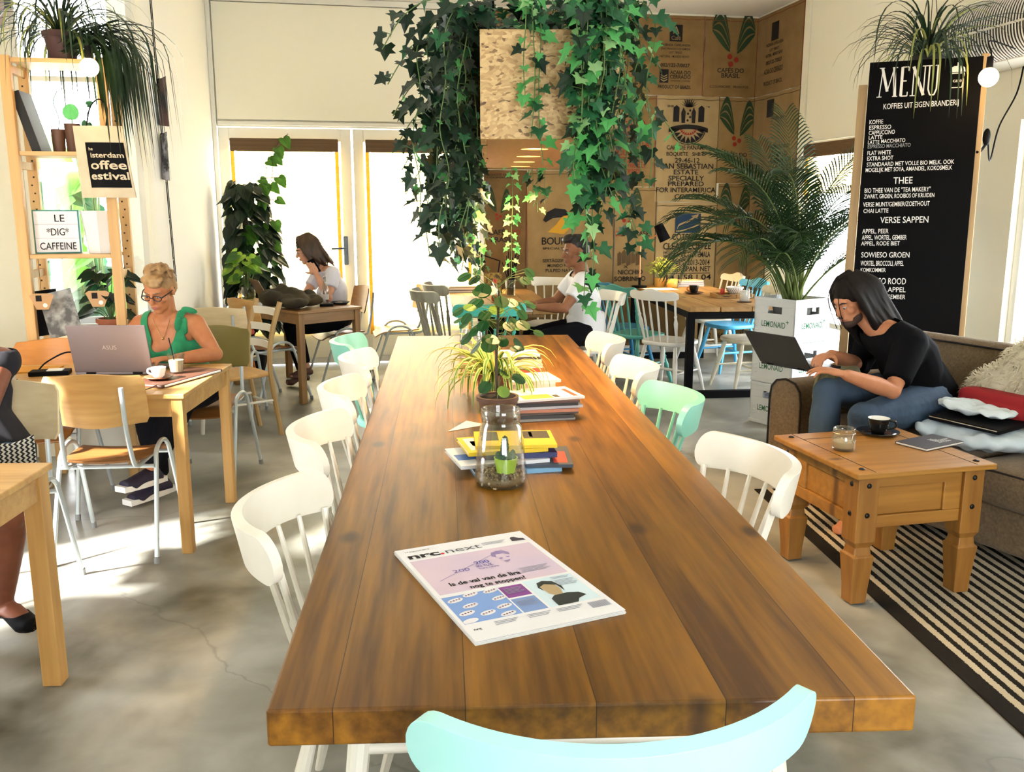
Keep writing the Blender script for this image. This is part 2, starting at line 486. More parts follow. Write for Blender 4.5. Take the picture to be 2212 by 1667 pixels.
# painted panel and trims above the terrace doors
tag(MB().bx(-1.09, 1.36, 9.17, 9.198, 2.36, 3.40).build('trim_1', PANELP, bevel=0.004), kind='structure')
b = MB(); b.bx(-1.139, -1.10, 9.15, 9.199, 0, CH - 0.002); b.bx(-1.09, 1.40, 9.16, 9.199, 2.31, 2.345); b.bx(1.372, 1.425, 9.13, 9.199, 0, CH - 0.002); b.bx(-1.09, 1.36, 9.155, 9.199, 3.405, 3.458)
tag(b.build('trim_2', DOORP, bevel=0.004), kind='structure')
# baseboards
tag(MB().bx(1.43, 4.29, 9.175, 9.199, 0.0, 0.10).build('baseboard_back', WHITEP), kind='structure')
tag(MB().bx(4.27, 4.292, -2.4, 3.38, 0.0, 0.10).build('baseboard_right', WHITEP), kind='structure')
# boxed pilaster seam on the right wall beside the sacks
tag(MB().bx(4.272, 4.292, 8.10, 8.19, 0.0, CH - 0.002).build('trim_3', CREAM, bevel=0.003), kind='structure')

# terrace doors: frame, glazed leaf with a low panel
def glazed_door(name, x0, x1, hinge):
    fr = MB(); w = 0.10
    fr.bx(x0, x0 + w, 9.215, 9.265, 0.01, 2.29); fr.bx(x1 - w, x1, 9.215, 9.265, 0.01, 2.29)
    fr.bx(x0 + w, x1 - w, 9.215, 9.265, 2.17, 2.29); fr.bx(x0 + w, x1 - w, 9.215, 9.265, 0.01, 0.38)
    o = tag(fr.build(name, DOORP, bevel=0.005), kind='structure')
    p = MB(); p.bx(x0 + w + 0.03, x1 - w - 0.03, 9.205, 9.2145, 0.07, 0.33); tag(p.build('door_panel', PANELP, o, bevel=0.004), kind='structure')
    g = MB(); g.bx(x0 + w, x1 - w, 9.238, 9.242, 0.38, 2.17); tag(g.build('door_pane', GLASSW, o), kind='structure')
    return o
d1 = glazed_door('door_1', -1.10, 0.135, 0)
d2 = glazed_door('door_2', 0.155, 1.41, 1)
STEEL = mat('grey_steel', (0.10, 0.13, 0.15), 0.4, metal=0.6)
h = MB(); h.bx(0.03, 0.075, 9.198, 9.214, 0.99, 1.27); hp = h.build('door_plate', STEEL, d1, bevel=0.02)
h = MB(); h.tube([(0.052, 9.20, 1.155), (0.052, 9.15, 1.155), (0.04, 9.145, 1.155), (-0.085, 9.145, 1.15)], 0.009, 8); h.build('door_handle', STEEL, d1, smooth=True)

# woven wooden blinds, let down over the panes
BLINDM = mat('pale_bamboo', (0.95, 0.86, 0.58), 0.7, col2=(0.85, 0.70, 0.36), noise_amt=0.2, noise_scale=6, stretch=(0.1, 1, 26), translucent=0.75)
ROLLM = mat('brown_bamboo', (0.16, 0.09, 0.04), 0.7, col2=(0.09, 0.05, 0.02), noise_scale=8, noise_amt=0.5, stretch=(0.2, 1, 20))
EDGEM = mat('ochre_lit_edge', (0.80, 0.55, 0.10), 0.8, col2=(0.7, 0.42, 0.05), noise_amt=0.4, noise_scale=30, stretch=(0.2, 1, 3), translucent=0.4)  # yellowish lit edges of the blind, painted as separate ochre strips
def blind(x0, x1, ztop, zbot, label):
    t = thing('bamboo_blind', label, 'blind', ((x0 + x1) / 2, 9.17, zbot), 0, 'bamboo blinds on the terrace doors')
    w = (x1 - x0) / 2; h = ztop - zbot
    s = MB()
    n = 58
    for k in range(n):
        z = h * (k + 0.5) / n; s.box((0, 0, z), (2 * w - 0.11, 0.0025, h / n * 0.80))
    s.build('slat_sheet', BLINDM, t)
    r = MB(); r.bx(-w, w, -0.035, -0.005, h - 0.02, h + 0.10); r.build('roll', ROLLM, t, bevel=0.01)
    for sgn in (-1, 1):
        e = MB(); e.bx(sgn * w - 0.036 * (sgn > 0), sgn * w + 0.036 * (sgn < 0), -0.005, 0.001, 0, h); e.build('lit_edge', EDGEM, t)
    return t
blind(-0.99, 0.015, 2.09, 0.30, 'bamboo blind with brown roll over the left terrace door beside the climbing plant')
blind(0.27, 1.30, 2.09, 0.30, 'bamboo blind with brown roll over the right terrace door behind the hanging ivy')

# nook window and right-hand windows: frames + panes
def window_x(name, x, y0, y1, z0, z1, bars=()):
    b = MB(); w = 0.06
    b.bx(x, x + 0.06, y0, y0 + w, z0, z1); b.bx(x, x + 0.06, y1 - w, y1, z0, z1)
    b.bx(x, x + 0.06, y0 + w, y1 - w, z0, z0 + w); b.bx(x, x + 0.06, y0 + w, y1 - w, z1 - w, z1)
    for q in bars: b.bx(x, x + 0.06, y0 + w, y1 - w, q - 0.025, q + 0.025)
    o = tag(b.build(name, DOORP, bevel=0.004), kind='structure')
    g = MB(); g.bx(x + 0.028, x + 0.032, y0 + w, y1 - w, z0 + w, z1 - w); tag(g.build('window_pane', GLASSW, o), kind='structure')
    return o
window_x('window_2', 4.33, 7.15, 8.07, 0.005, 2.14, (0.5,))
window_x('window_3', 4.34, 3.4, 5.3, 0.45, 2.1)
window_x('window_4', -2.52, 2.78, 3.75, 0.005, 2.25, (0.5,))
b = MB(); x0, x1, z0, z1, w = -1.85, -1.165, 0.12, 2.95, 0.04
b.bx(x0, x0 + w, 6.012, 6.05, z0, z1); b.bx(x1 - w, x1, 6.012, 6.05, z0, z1); b.bx(x0 + w, x1 - w, 6.012, 6.05, z0, z0 + w); b.bx(x0 + w, x1 - w, 6.012, 6.05, z1 - w, z1); b.bx(x0 + w, x1 - w, 6.012, 6.05, 2.28, 2.31)
o = tag(b.build('window_1', DOORP, bevel=0.004), kind='structure')
tag(MB().bx(x0 + w, x1 - w, 6.03, 6.034, z0 + w, z1 - w).build('window_pane', GLASSW, o), kind='structure')
b = MB(); x0, x1, z0, z1, w = 0.0, 2.2, 0.6, 2.4, 0.06
b.bx(x0, x0 + w, -2.54, -2.48, z0, z1); b.bx(x1 - w, x1, -2.54, -2.48, z0, z1); b.bx(x0 + w, x1 - w, -2.54, -2.48, z0, z0 + w); b.bx(x0 + w, x1 - w, -2.54, -2.48, z1 - w, z1); b.bx(1.07, 1.13, -2.54, -2.48, z0 + w, z1 - w)
tag(b.build('window_5', DOORP, bevel=0.004), kind='structure')
# right-wall blind
t = thing('bamboo_blind', 'small bamboo blind rolled at the top of the window behind the palm', 'blind', (4.30, 7.61, 2.0), 0)
MB().bx(-0.045, -0.008, -0.43, 0.43, 0.0, 0.12).build('roll', ROLLM, t, bevel=0.01)
s = MB()
for k in range(16): s.box((-0.012, 0, -0.02 - 0.02 * k), (0.0025, 0.76, 0.016))
s.build('slat_sheet', BLINDM, t)
for sgn in (-1, 1): MB().bx(-0.016, -0.010, sgn * 0.41 - 0.02, sgn * 0.41 + 0.02, -0.34, 0.0).build('lit_edge', EDGEM, t)
# ------------------------------------------------------------------ the long table
TTOP = wood('table_pine', (0.32, 0.138, 0.012), (0.085, 0.031, 0.003), 'y', 9, 0.38, plank=0.213, plank_axis=0, plank_var=0.14, knots=2.9, dark=(0.035, 0.012, 0.004), gap=0.008, spec=0.4)
WPAINT = mat('white_chair_paint', (0.86, 0.83, 0.74), 0.32, col2=(0.80, 0.76, 0.66), noise_amt=0.3, noise_scale=9)
MINT = mat('mint_paint', (0.30, 0.72, 0.60), 0.32, col2=(0.26, 0.66, 0.55), noise_amt=0.3, noise_scale=9)
AQUA = mat('aqua_paint', (0.48, 0.88, 0.87), 0.35, col2=(0.44, 0.85, 0.84), noise_amt=0.3, noise_scale=9)
TEAL = mat('teal_paint', (0.10, 0.40, 0.34), 0.35, col2=(0.08, 0.34, 0.29), noise_amt=0.3, noise_scale=9)
BLUE = mat('blue_paint', (0.07, 0.40, 0.70), 0.35)
GREYP = mat('greyed_paint', (0.42, 0.42, 0.34), 0.5, col2=(0.24, 0.23, 0.19), noise_amt=0.5, noise_scale=14, stretch=(1, 1, 0.3))
STOOLW = mat('worn_cream_paint', (0.80, 0.77, 0.64), 0.45, col2=(0.56, 0.50, 0.36), noise_amt=0.5, noise_scale=8)

t = thing('communal_table', 'long thick pine plank table with a newspaper on it, in the middle of the room', 'table', (0.623, 3.449, 0), rad(-6.39))
tb = MB(); hl, hw = 2.164, 0.532
poly = [(-hw, -hl + 0.017), (-hw * 0.99, -hl + 0.016), (hw, -hl - 0.017), (hw + 0.004, hl - 0.01), (-hw - 0.004, hl + 0.01)]
tb.prism(poly, 0.695, 0.76)
tb.build('tabletop', TTOP, t, bevel=0.007, seg=3)
for yy in (-1.80, 1.93):
    tr = MB()
    tr.box((0, yy, 0.665), (0.84, 0.06, 0.055))
    tr.build('trestle_beam', WPAINT, t, bevel=0.006)
    for sx in (-1, 1):
        for sy in (-1, 1):
            l = MB(); l.cyl((sx * 0.40, yy + sy * 0.03, 0.69), (sx * 0.47, yy + sy * 0.13, 0.0), 0.024, 0.016, 10); l.build('leg', WPAINT, t, smooth=True)
    l = MB(); l.cyl((-0.43, yy - 0.07, 0.42), (0.43, yy - 0.07, 0.42), 0.014); l.cyl((-0.43, yy + 0.07, 0.42), (0.43, yy + 0.07, 0.42), 0.014); l.build('stretcher', WPAINT, t, smooth=True)

# ------------------------------------------------------------------ chairs
def seat_outline(w, d, n=40, e=3.0, front=1.06):
    out = []
    for k in range(n):
        a = 2 * PI * k / n; c, s_ = math.cos(a), math.sin(a)
        x = math.copysign(abs(c) ** (2 / e), c) * w / 2; y = math.copysign(abs(s_) ** (2 / e), s_) * d / 2
        x *= 1 + (front - 1) * (y / (d / 2))
        out.append((x, y))
    return out
def turned(p0, p1, prof):
    """radii along a leg: list of (t, r)"""
    return [lerp(p0, p1, a) for a, _ in prof], [r for _, r in prof]
def spindle_chair(name, label, paint, seat_paint=None, cw=0.49, sag=0.13, ch=0.118, ztop=0.87, nsp=7, sz=0.45, style='smooth', spr=0.008, group=None, lean=0.10, sd=0.42, sw=0.43):
    """chair faces +y; seat centre above the origin"""
    sp = seat_paint or paint
    t = thing(name, label, 'chair', (0, 0, 0), 0, group)
    s = MB(); s.prism(seat_outline(sw, sd), sz - 0.036, sz); s.build('seat', sp, t, smooth=True, bevel=0.012, seg=3)
    Rr = (cw * cw / 4 + sag * sag) / (2 * sag); half = math.asin(min(0.999, cw / 2 / Rr))
    yb = -sd / 2 - lean
    def cp(u, z, dr=0.0):           # u -1..1 along the crest; the middle is furthest back
        a = u * half; k = (z - ztop)
        return V(((Rr + dr) * math.sin(a), yb + Rr - (Rr + dr) * math.cos(a) - k * 0.22, z))
    rows = []; nu = 36
    for k in range(9):
        v = k / 8; r = []
        for i in range(nu + 1):
            u = math.sin(PI / 2 * (-1 + 2 * i / nu))
            if style == 'wavy':
                top = ztop + 0.012 * math.cos(u * PI * 2.0) - 0.03 * abs(u) ** 4 - 0.012; bot = ztop - ch + 0.012 * u * u
            else:
                top = ztop - 0.016 * (1 - u * u) * 0.4; bot = ztop - ch + 0.010 * (1 - u * u)
            e = max(0.0, (abs(u) - 0.86) / 0.14); sq = math.sqrt(max(0.02, 1 - e * e)) if style != 'wavy' else math.sqrt(max(0.3, 1 - e * e * 0.7))
            mid = (top + bot) / 2; hh = (top - bot) / 2 * sq
            r.append(cp(u, mid + hh * (2 * v - 1), 0.012))
        rows.append(r)
    c = MB(); c.shell(rows, -0.026); c.build('crest_rail', paint, t, smooth=True, bevel=0.007, seg=3, angle=50)
    for k in range(nsp):
        u = -0.86 + 1.72 * k / (nsp - 1)
        a = cp(u, ztop - ch + 0.016, 0.0); 
        bx_ = u * sw * 0.42; by = -math.sqrt(max(0, 1 - (abs(u) * 0.86) ** 2.6)) * sd * 0.44
        q = MB()
        if k in (0, nsp - 1):
            P, Rd = turned((bx_, by, sz - 0.01), a, [(0, spr * 1.1), (0.25, spr * 1.5), (0.45, spr * 2.1), (0.56, spr * 1.2), (0.6, spr * 1.7), (0.64, spr * 1.1), (1, spr * 1.2)])
        else:
            P, Rd = turned((bx_, by, sz - 0.01), a, [(0, spr * 0.8), (0.4, spr * 1.15), (1, spr * 0.8)])
        q.tube(P, Rd, 8); q.build('spindle', paint, t, smooth=True)
    legs = []
    for sx in (-1, 1):
        for sy in (-1, 1):
            p0 = V((sx * sw * 0.33, sy * sd * 0.32, sz - 0.03)); p1 = V((sx * sw * 0.50, sy * sd * 0.56, 0)); legs.append((p0, p1))
            if style == 'turned' or style == 'wavy': pr = [(0, .013), (.2, .019), (.34, .022), (.4, .013), (.43, .02), (.47, .013), (.62, .021), (.7, .013), (.8, .021), (1, .013)] if name == 'turned_leg_chair' else [(0, .014), (.35, .021), (.6, .019), (1, .011)]
            else: pr = [(0, .013), (.4, .019), (1, .011)]
            q = MB(); P, Rd = turned(p0, p1, pr); q.tube(P, Rd, 10); q.build('leg', sp, t, smooth=True)
    m = [lerp(a, b_, 0.55) for a, b_ in legs]
    for i, j in ((0, 1), (2, 3)):
        q = MB(); q.tube([m[i], lerp(m[i], m[j], .5), m[j]], [.008, .013, .008], 8); q.build('stretcher', sp, t, smooth=True)
    q = MB(); q.tube([lerp(m[0], m[1], .5), (0, 0, m[0].z), lerp(m[2], m[3], .5)], [.008, .013, .008], 8); q.build('stretcher', sp, t, smooth=True)
    return t

def at_crest(tip_a, tip_b, cz=0.0, back=0.0):
    """seat-centre position and heading of a chair whose crest tips stand at tip_a (its left) and tip_b (its right)"""
    a, b_ = V(tip_a), V(tip_b); d = (b_ - a).normalized(); f = V((-d.y, d.x))
    mid = (a + b_) / 2
    return (mid.x + f.x * back, mid.y + f.y * back, 0), math.atan2(d.y, d.x)

G1 = 'spindle chairs along the long table'
w0 = spindle_chair('spindle_chair', '', WPAINT)
used = [False]
def long_chair(x, y, rz, label, paint=None):
    if not used[0]: o = w0; o.location = (x, y, 0); o.rotation_euler = (0, 0, rz); o['label'] = label; o['group'] = G1; used[0] = True
    else: o = dup(w0, (x, y, 0), rz, label, G1)
    if paint: recolor(o, WPAINT, paint)
    return o
RL = rad(-90 - 6); RR = rad(90 - 6)
long_chair(0.075, 2.10, RL - 0.10, 'white spindle chair at the left side of the long table, nearest the newspaper')
long_chair(0.155, 2.87, RL - 0.05, 'white spindle chair on the left of the long table level with the yellow magazines')
long_chair(0.235, 3.55, RL, 'third white spindle chair from the camera on the left of the long table')
long_chair(0.315, 4.27, RL, 'farthest white spindle chair on the left of the long table, before the mint one')
long_chair(0.27, 4.83, RL - 0.03, 'mint green spindle chair at the far left of the long table', MINT)
long_chair(0.90, 2.34, RR + 0.12, 'white spindle chair at the right side of the long table, beside the coffee table')
long_chair(0.98, 3.21, RR + 0.05, 'mint green spindle chair on the right side of the long table', MINT)
long_chair(1.045, 3.88, RR, 'white spindle chair on the right of the long table just beyond the mint one')
long_chair(1.145, 4.69, RR, 'farthest white spindle chair on the right of the long table, by the man in white')
fc = spindle_chair('spindle_chair', 'pale aqua spindle chair at the near end of the long table', AQUA, seat_paint=WPAINT, cw=0.56, sag=0.13, ch=0.105, ztop=0.86, nsp=7)
fc.location = (0.385, 1.36, 0); fc.rotation_euler = (0, 0, rad(-3)); fc['group'] = G1
# ------------------------------------------------------------------ school chairs: bent ply on tube legs
PLY = wood('beech_ply', (0.66, 0.40, 0.14), (0.48, 0.25, 0.075), 'x', 7, 0.38)
PLYD = wood('brown_ply', (0.30, 0.13, 0.035), (0.17, 0.07, 0.02), 'x', 7, 0.4)
PLYW = wood('white_lit_ply', (0.82, 0.68, 0.44), (0.70, 0.54, 0.30), 'x', 7, 0.4)  # paler ply colour with strong white light painted in
PLYO = wood('orange_ply', (0.62, 0.25, 0.035), (0.48, 0.17, 0.02), 'x', 7, 0.4)
TUBEM = mat('pale_grey_tube', (0.52, 0.58, 0.60), 0.35, metal=0.25)
RUBBER = mat('grey_rubber', (0.25, 0.26, 0.26), 0.8)
def school_chair(label, back=PLY, seatm=PLYD, tubem=TUBEM, group=None):
    t = thing('school_chair', label, 'chair', (0, 0, 0), 0, group)
    def rr(u, v, e=5): return 1.0
    rows = []
    for k in range(11):
        v = k / 10; y = -0.195 + 0.40 * v; r = []
        wy = 0.40 - 0.05 * (1 - v); 
        cx = 1 - max(0, (abs(2 * v - 1) - 0.72) / 0.28) ** 2.4 * 0.16
        for i in range(13):
            u = -1 + i / 6
            z = 0.452 - 0.012 * (1 - u * u) - 0.045 * max(0, v - 0.72) ** 2 / 0.0784 * 1.0 + 0.012 * (1 - v)
            r.append(V((u * wy / 2 * cx, y, z)))
        rows.append(r)
    b = MB(); b.shell(rows, 0.011); b.build('seat', seatm, t, smooth=True, bevel=0.003)
    rows = []
    for k in range(9):
        v = k / 8; r = []; e = max(0, (abs(2 * v - 1) - 0.7) / 0.3); wx = 0.215 * (1 - 0.07 * e ** 2.2)
        for i in range(17):
            u = -1 + i / 8
            dip = 0.012 * math.cos(u * PI) * (v - 0.5) * 2
            r.append(V((u * wx, -0.245 + 0.055 * u * u - 0.05 * (v - 0.2), 0.615 + 0.235 * v + dip * 0.6)))
        rows.append(r)
    b = MB(); b.shell(rows, 0.010); b.build('backrest', back, t, smooth=True, bevel=0.003)
    for sx in (-1, 1):
        x = sx * 0.135
        b = MB(); b.tube(smoothpts([(x, -0.292, 0.80), (x, -0.268, 0.62), (x * 1.06, -0.235, 0.47), (x * 1.1, -0.20, 0.432), (x * 1.1, -0.10, 0.428), (x * 1.1, 0.16, 0.425)], 5), 0.0105, 10)
        b.build('back_tube', tubem, t, smooth=True)
        x = sx * 0.205
        pts = [(x * 1.08, -0.27, 0.012), (x * 1.02, -0.135, 0.40), (x, -0.105, 0.465), (x, -0.05, 0.495), (x, 0.02, 0.495), (x, 0.075, 0.465), (x * 1.02, 0.105, 0.40), (x * 1.08, 0.24, 0.012)]
        b = MB(); b.tube(smoothpts(pts, 5), 0.0105, 10); lg = b.build('leg_loop', tubem, t, smooth=True)
        for q in (pts[0], pts[-1]):
            b = MB(); b.cyl((q[0], q[1], 0.0), (q[0], q[1] * 0.985, 0.03), 0.0135, 0.013, 10); b.build('foot_cap', RUBBER, lg, smooth=True)
    for y in (-0.145, 0.115): b = MB(); b.cyl((-0.205, y, 0.415), (0.205, y, 0.415), 0.009); b.build('cross_bar', tubem, t, smooth=True)
    return t
GS = 'school chairs with tube legs'
s0 = school_chair('light wood school chair, its back to the camera, at the grey laptop table', group=GS)
s0.location = (-1.045, 4.31, 0); s0.rotation_euler = (0, 0, rad(-5))
def sch(x, y, rz, label, back=None, seatm=None):
    o = dup(s0, (x, y, 0), rad(rz), label, GS)
    if back: recolor(o, PLY, back)
    if seatm: recolor(o, PLYD, seatm)
    return o
sch(-1.37, 3.69, 178, 'white-lit school chair carrying the seated person at the edge of the photo', PLYW)
sch(-1.545, 4.955, 174, 'empty orange-backed school chair facing the camera behind the grey laptop', PLYO)
sch(-0.80, 5.37, 168, 'school chair under the woman in the green top', mat('olive_back', (0.22, 0.17, 0.05), 0.5))
sch(-0.60, 7.52, -52, 'light wood school chair pulled up before the dark coat on the corner table')
sch(-0.04, 8.295, 107, 'brown-backed school chair under the woman holding a phone', PLYD)
sch(0.48, 8.38, 92, 'ochre school chair standing empty before the right terrace door', mat('ochre_back', (0.75, 0.42, 0.06), 0.5), PLY)
sch(-0.86, 6.95, -8, 'white-lit school chair by the wall, behind the shoulder of the woman in green', PLYW, PLYW)

# ladder-back chair between the two left-hand tables
POSTW = wood('tan_post', (0.50, 0.33, 0.13), (0.36, 0.22, 0.08), 'z', 10, 0.5)
t = thing('ladder_back_chair', 'white-slatted ladder-back chair between the grey laptop table and the corner table', 'chair', (-0.74, 6.35, 0), rad(120))
b = MB(); b.prism(seat_outline(0.40, 0.38, e=6), 0.42, 0.445); b.build('seat', PLY, t, smooth=True, bevel=0.008)
for sx in (-1, 1):
    b = MB(); b.tube(smoothpts([(sx * 0.17, -0.24, 0), (sx * 0.17, -0.18, 0.44), (sx * 0.175, -0.20, 0.7), (sx * 0.18, -0.27, 0.92)], 5), 0.018, 8); b.build('leg', POSTW, t, smooth=True)
    b = MB(); b.cyl((sx * 0.18, 0.18, 0), (sx * 0.165, 0.15, 0.42), 0.014, 0.018); b.build('leg', WPAINT, t, smooth=True)
for k in range(3):
    z = 0.60 + 0.11 * k; y = -0.185 - 0.03 * k
    rows = [[V((u * 0.17, y - 0.035 * (1 - u * u), z + v)) for u in [i / 6 - 1 for i in range(13)]] for v in (0, 0.025, 0.05)]
    b = MB(); b.shell(rows, 0.012); b.build('slat', WPAINT, t, smooth=True)
b = MB(); b.cyl((-0.17, 0.16, 0.2), (0.17, 0.16, 0.2), 0.009); b.cyl((-0.17, -0.2, 0.22), (0.17, -0.2, 0.22), 0.009)
for sx in (-1, 1): b.cyl((sx * 0.17, 0.165, 0.25), (sx * 0.17, -0.21, 0.25), 0.009)
b.build('stretcher', WPAINT, t, smooth=True)

# ------------------------------------------------------------------ back-room spindle chairs
GB = 'tall spindle chairs around the back tables'
def tall(label, x, y, rz, paint, style='wavy', nm='spindle_chair', cw=0.43, sag=0.06, nsp=6, ztop=0.90, ch=0.095):
    o = spindle_chair(nm, label, paint, cw=cw, sag=sag, ch=ch, ztop=ztop, nsp=nsp, style=style, spr=0.0085, group=GB, lean=0.09)
    o.location = (x, y, 0); o.rotation_euler = (0, 0, rad(rz)); return o
tall('dark teal spindle chair with turned legs at the left side of the black-framed table', 2.59, 7.74, -62, TEAL, nm='turned_leg_chair')
tall('white wavy-topped spindle chair beside the corner leg of the black-framed table', 2.72, 7.27, -52, mat('soft_white_paint', (0.78, 0.76, 0.70), 0.35))
tall('blue spindle chair half hidden behind the dark teal one', 2.62, 8.22, -80, mat('deep_blue_paint', (0.03, 0.20, 0.36), 0.4))
tall('bright blue spindle chair at the right side of the black-framed table', 3.68, 8.20, 100, BLUE, ztop=0.88)
tall('white spindle chair at the far end of the black-framed table', 3.66, 8.68, 95, WPAINT)
tall('worn cream spindle chair between the black-framed table and the drink crates', 3.44, 7.27, 95, STOOLW)
tall('teal-green spindle chair with its back to us at the end of the ketchup bottle table', 1.02, 6.62, 2, mat('bright_teal_paint', (0.07, 0.46, 0.38), 0.35), style='smooth', cw=0.50, sag=0.07, ch=0.10, ztop=0.885)
tall('greyed spindle chair on the left of the ketchup bottle table, nearer one', 0.87, 7.42, -78, GREYP, style='smooth', cw=0.46, sag=0.13, nsp=8, ztop=0.90)
tall('greyed spindle chair on the left of the ketchup bottle table, farther one', 1.02, 7.99, -80, GREYP, style='smooth', cw=0.46, sag=0.13, nsp=8, ztop=0.90)
tall('white spindle chair under the man in the white shirt', 1.90, 7.02, 94, WPAINT, style='smooth', cw=0.46, sag=0.10, ztop=0.89)
tall('cream spindle chair beyond the man in the white shirt, against the sack wall', 1.98, 8.62, 150, WPAINT, style='smooth', cw=0.47, sag=0.10, ztop=0.87)

# ------------------------------------------------------------------ small wooden tables
PINE = wood('light_pine', (0.62, 0.38, 0.13), (0.44, 0.23, 0.065), 'x', 8, 0.4, knots=4.0, dark=(0.12, 0.05, 0.015))
PINEZ = wood('light_pine_post', (0.58, 0.34, 0.11), (0.42, 0.22, 0.06), 'z', 8, 0.45, knots=5.0, dark=(0.12, 0.05, 0.015))
PINED = wood('brown_pine', (0.34, 0.18, 0.055), (0.20, 0.10, 0.03), 'x', 8, 0.4, knots=4.0, dark=(0.08, 0.03, 0.01))
PINEDZ = wood('brown_pine_post', (0.32, 0.17, 0.05), (0.20, 0.10, 0.03), 'z', 8, 0.45)
def cafe_table(label, cx, cy, rz, w, d, h=0.745, top=PINE, post=PINEZ, th=0.022, leg=0.05):
    t = thing('cafe_table', label, 'table', (cx, cy, 0), rz)
    MB().box((0, 0, h - th / 2), (w, d, th)).build('tabletop', top, t, bevel=0.004)
    for sx in (-1, 1):
        for sy in (-1, 1):
            MB().box((sx * (w / 2 - leg / 2 - 0.012), sy * (d / 2 - leg / 2 - 0.012), (h - th) / 2), (leg, leg, h - th)).build('leg', post, t, bevel=0.003)
    a = MB()
    for sy in (-1, 1): a.box((0, sy * (d / 2 - 0.03), h - th - 0.042), (w - 0.13, 0.018, 0.084))
    for sx in (-1, 1): a.box((sx * (w / 2 - 0.03), 0, h - th - 0.042), (0.018, d - 0.13, 0.084))
    a.build('apron', top, t, bevel=0.002)
    return t
# near-right corner, heading of the right edge, size -> centre
def corner_table(label, cx, cy, ang, w, d, **k):
    ux, uy = math.cos(ang), math.sin(ang)
    return cafe_table(label, cx - ux * w / 2 - uy * d / 2, cy - uy * w / 2 + ux * d / 2, ang, w, d, **k)
corner_table('light pine table carrying the grey laptop and coffee cup', -0.70, 4.10, rad(-8.5), 1.25, 0.80)
# the table at the photo's lower-left edge: far-right corner (-0.92, 3.08)
cafe_table('pine table cut off at the lower left edge of the photo', -0.92 - 0.62 * math.cos(rad(-8)) - 0.055, 3.08 - 0.38 + 0.07, rad(-8), 1.22, 0.72, leg=0.06)
# corner table of the phone caller: near corner (-0.358, 7.288), heading 33 degrees
ca, sa = math.cos(rad(33)), math.sin(rad(33))
cafe_table('brown table with the dark coat and bottle before the terrace door', -0.345 + ca * 0.30 - sa * 0.60, 7.27 + sa * 0.30 + ca * 0.60, rad(33), 0.60, 1.20, top=PINED, post=PINEDZ)
# ketchup bottle table
t = thing('plank_table', 'rough plank table with the ketchup bottle, where the man in white sits', 'table', (1.36, 8.02, 0), rad(-5))
PLANK = wood('rough_plank', (0.52, 0.30, 0.09), (0.34, 0.17, 0.045), 'y', 8, 0.5, plank=0.21, plank_axis=0, plank_var=0.15, gap=0.02, dark=(0.05, 0.02, 0.01))
MB().box((0, 0, 0.73), (0.82, 1.9, 0.04)).build('tabletop', PLANK, t, bevel=0.005)
for sx in (-1, 1):
    for sy in (-1, 1): MB().box((sx * 0.10, sy * 0.68, 0.355), (0.06, 0.06, 0.71)).build('leg', BLACK, t, bevel=0.004)
a = MB(); a.box((0, 0.62, 0.68), (0.7, 0.04, 0.06)); a.box((0, -0.62, 0.68), (0.7, 0.04, 0.06)); a.build('apron', PLANK, t)
# black-framed plank table
t = thing('plank_table', 'plank table on a black steel frame under the sack wall, with a desk lamp', 'table', (3.23, 7.93, 0), rad(-5))
for k in range(3):
    MB().box((-0.263 + 0.263 * k, -0.01 * (k % 2), 0.74), (0.256, 2.12, 0.042)).build('plank', wood('plank_tone_%d' % k, ((0.50, 0.29, 0.09), (0.44, 0.24, 0.07), (0.52, 0.32, 0.12))[k], (0.26, 0.13, 0.04), 'y', 8, 0.5, knots=2.5), t, bevel=0.006)
for sy in (-1, 1):
    f = MB(); y = sy * 1.0
    f.box((0, y, 0.689), (0.78, 0.06, 0.06)); f.box((0, y, 0.03), (0.78, 0.06, 0.06)); f.box((-0.36, y, 0.36), (0.06, 0.06, 0.6)); f.box((0.36, y, 0.36), (0.06, 0.06, 0.6))
    f.build('leg_frame', BLACK, t, bevel=0.003)
f = MB(); f.box((-0.36, 0, 0.689), (0.05, 1.94, 0.05)); f.box((0.36, 0, 0.689), (0.05, 1.94, 0.05)); f.build('side_rail', BLACK, t, bevel=0.003)

# ------------------------------------------------------------------ square corona-style coffee table
CORO = wood('waxed_pine', (0.42, 0.20, 0.036), (0.25, 0.105, 0.017), 'x', 8, 0.42, knots=3.5, dark=(0.10, 0.04, 0.01))
COROZ = wood('waxed_pine_post', (0.36, 0.165, 0.03), (0.19, 0.075, 0.012), 'z', 8, 0.45)
STUD = mat('black_iron_stud', (0.01, 0.01, 0.01), 0.35, metal=0.4)
t = thing('coffee_table', 'square waxed pine coffee table with black iron studs before the sofa', 'table', (2.19, 3.335, 0.008), rad(3))
w = 0.625; h = 0.55
b = MB(); b.box((0, 0, h - 0.012), (w, w, 0.024)); b.build('tabletop', CORO, t, bevel=0.006, seg=3)
b = MB()
for sx in (-1, 1): b.box((sx * (w / 2 - 0.085), 0, h + 0.0003), (0.003, w - 0.02, 0.0012))
b.box((0, w / 2 - 0.1, h + 0.0003), (w - 0.17, 0.003, 0.0012)); b.build('board_joint', GAPDARK, t)
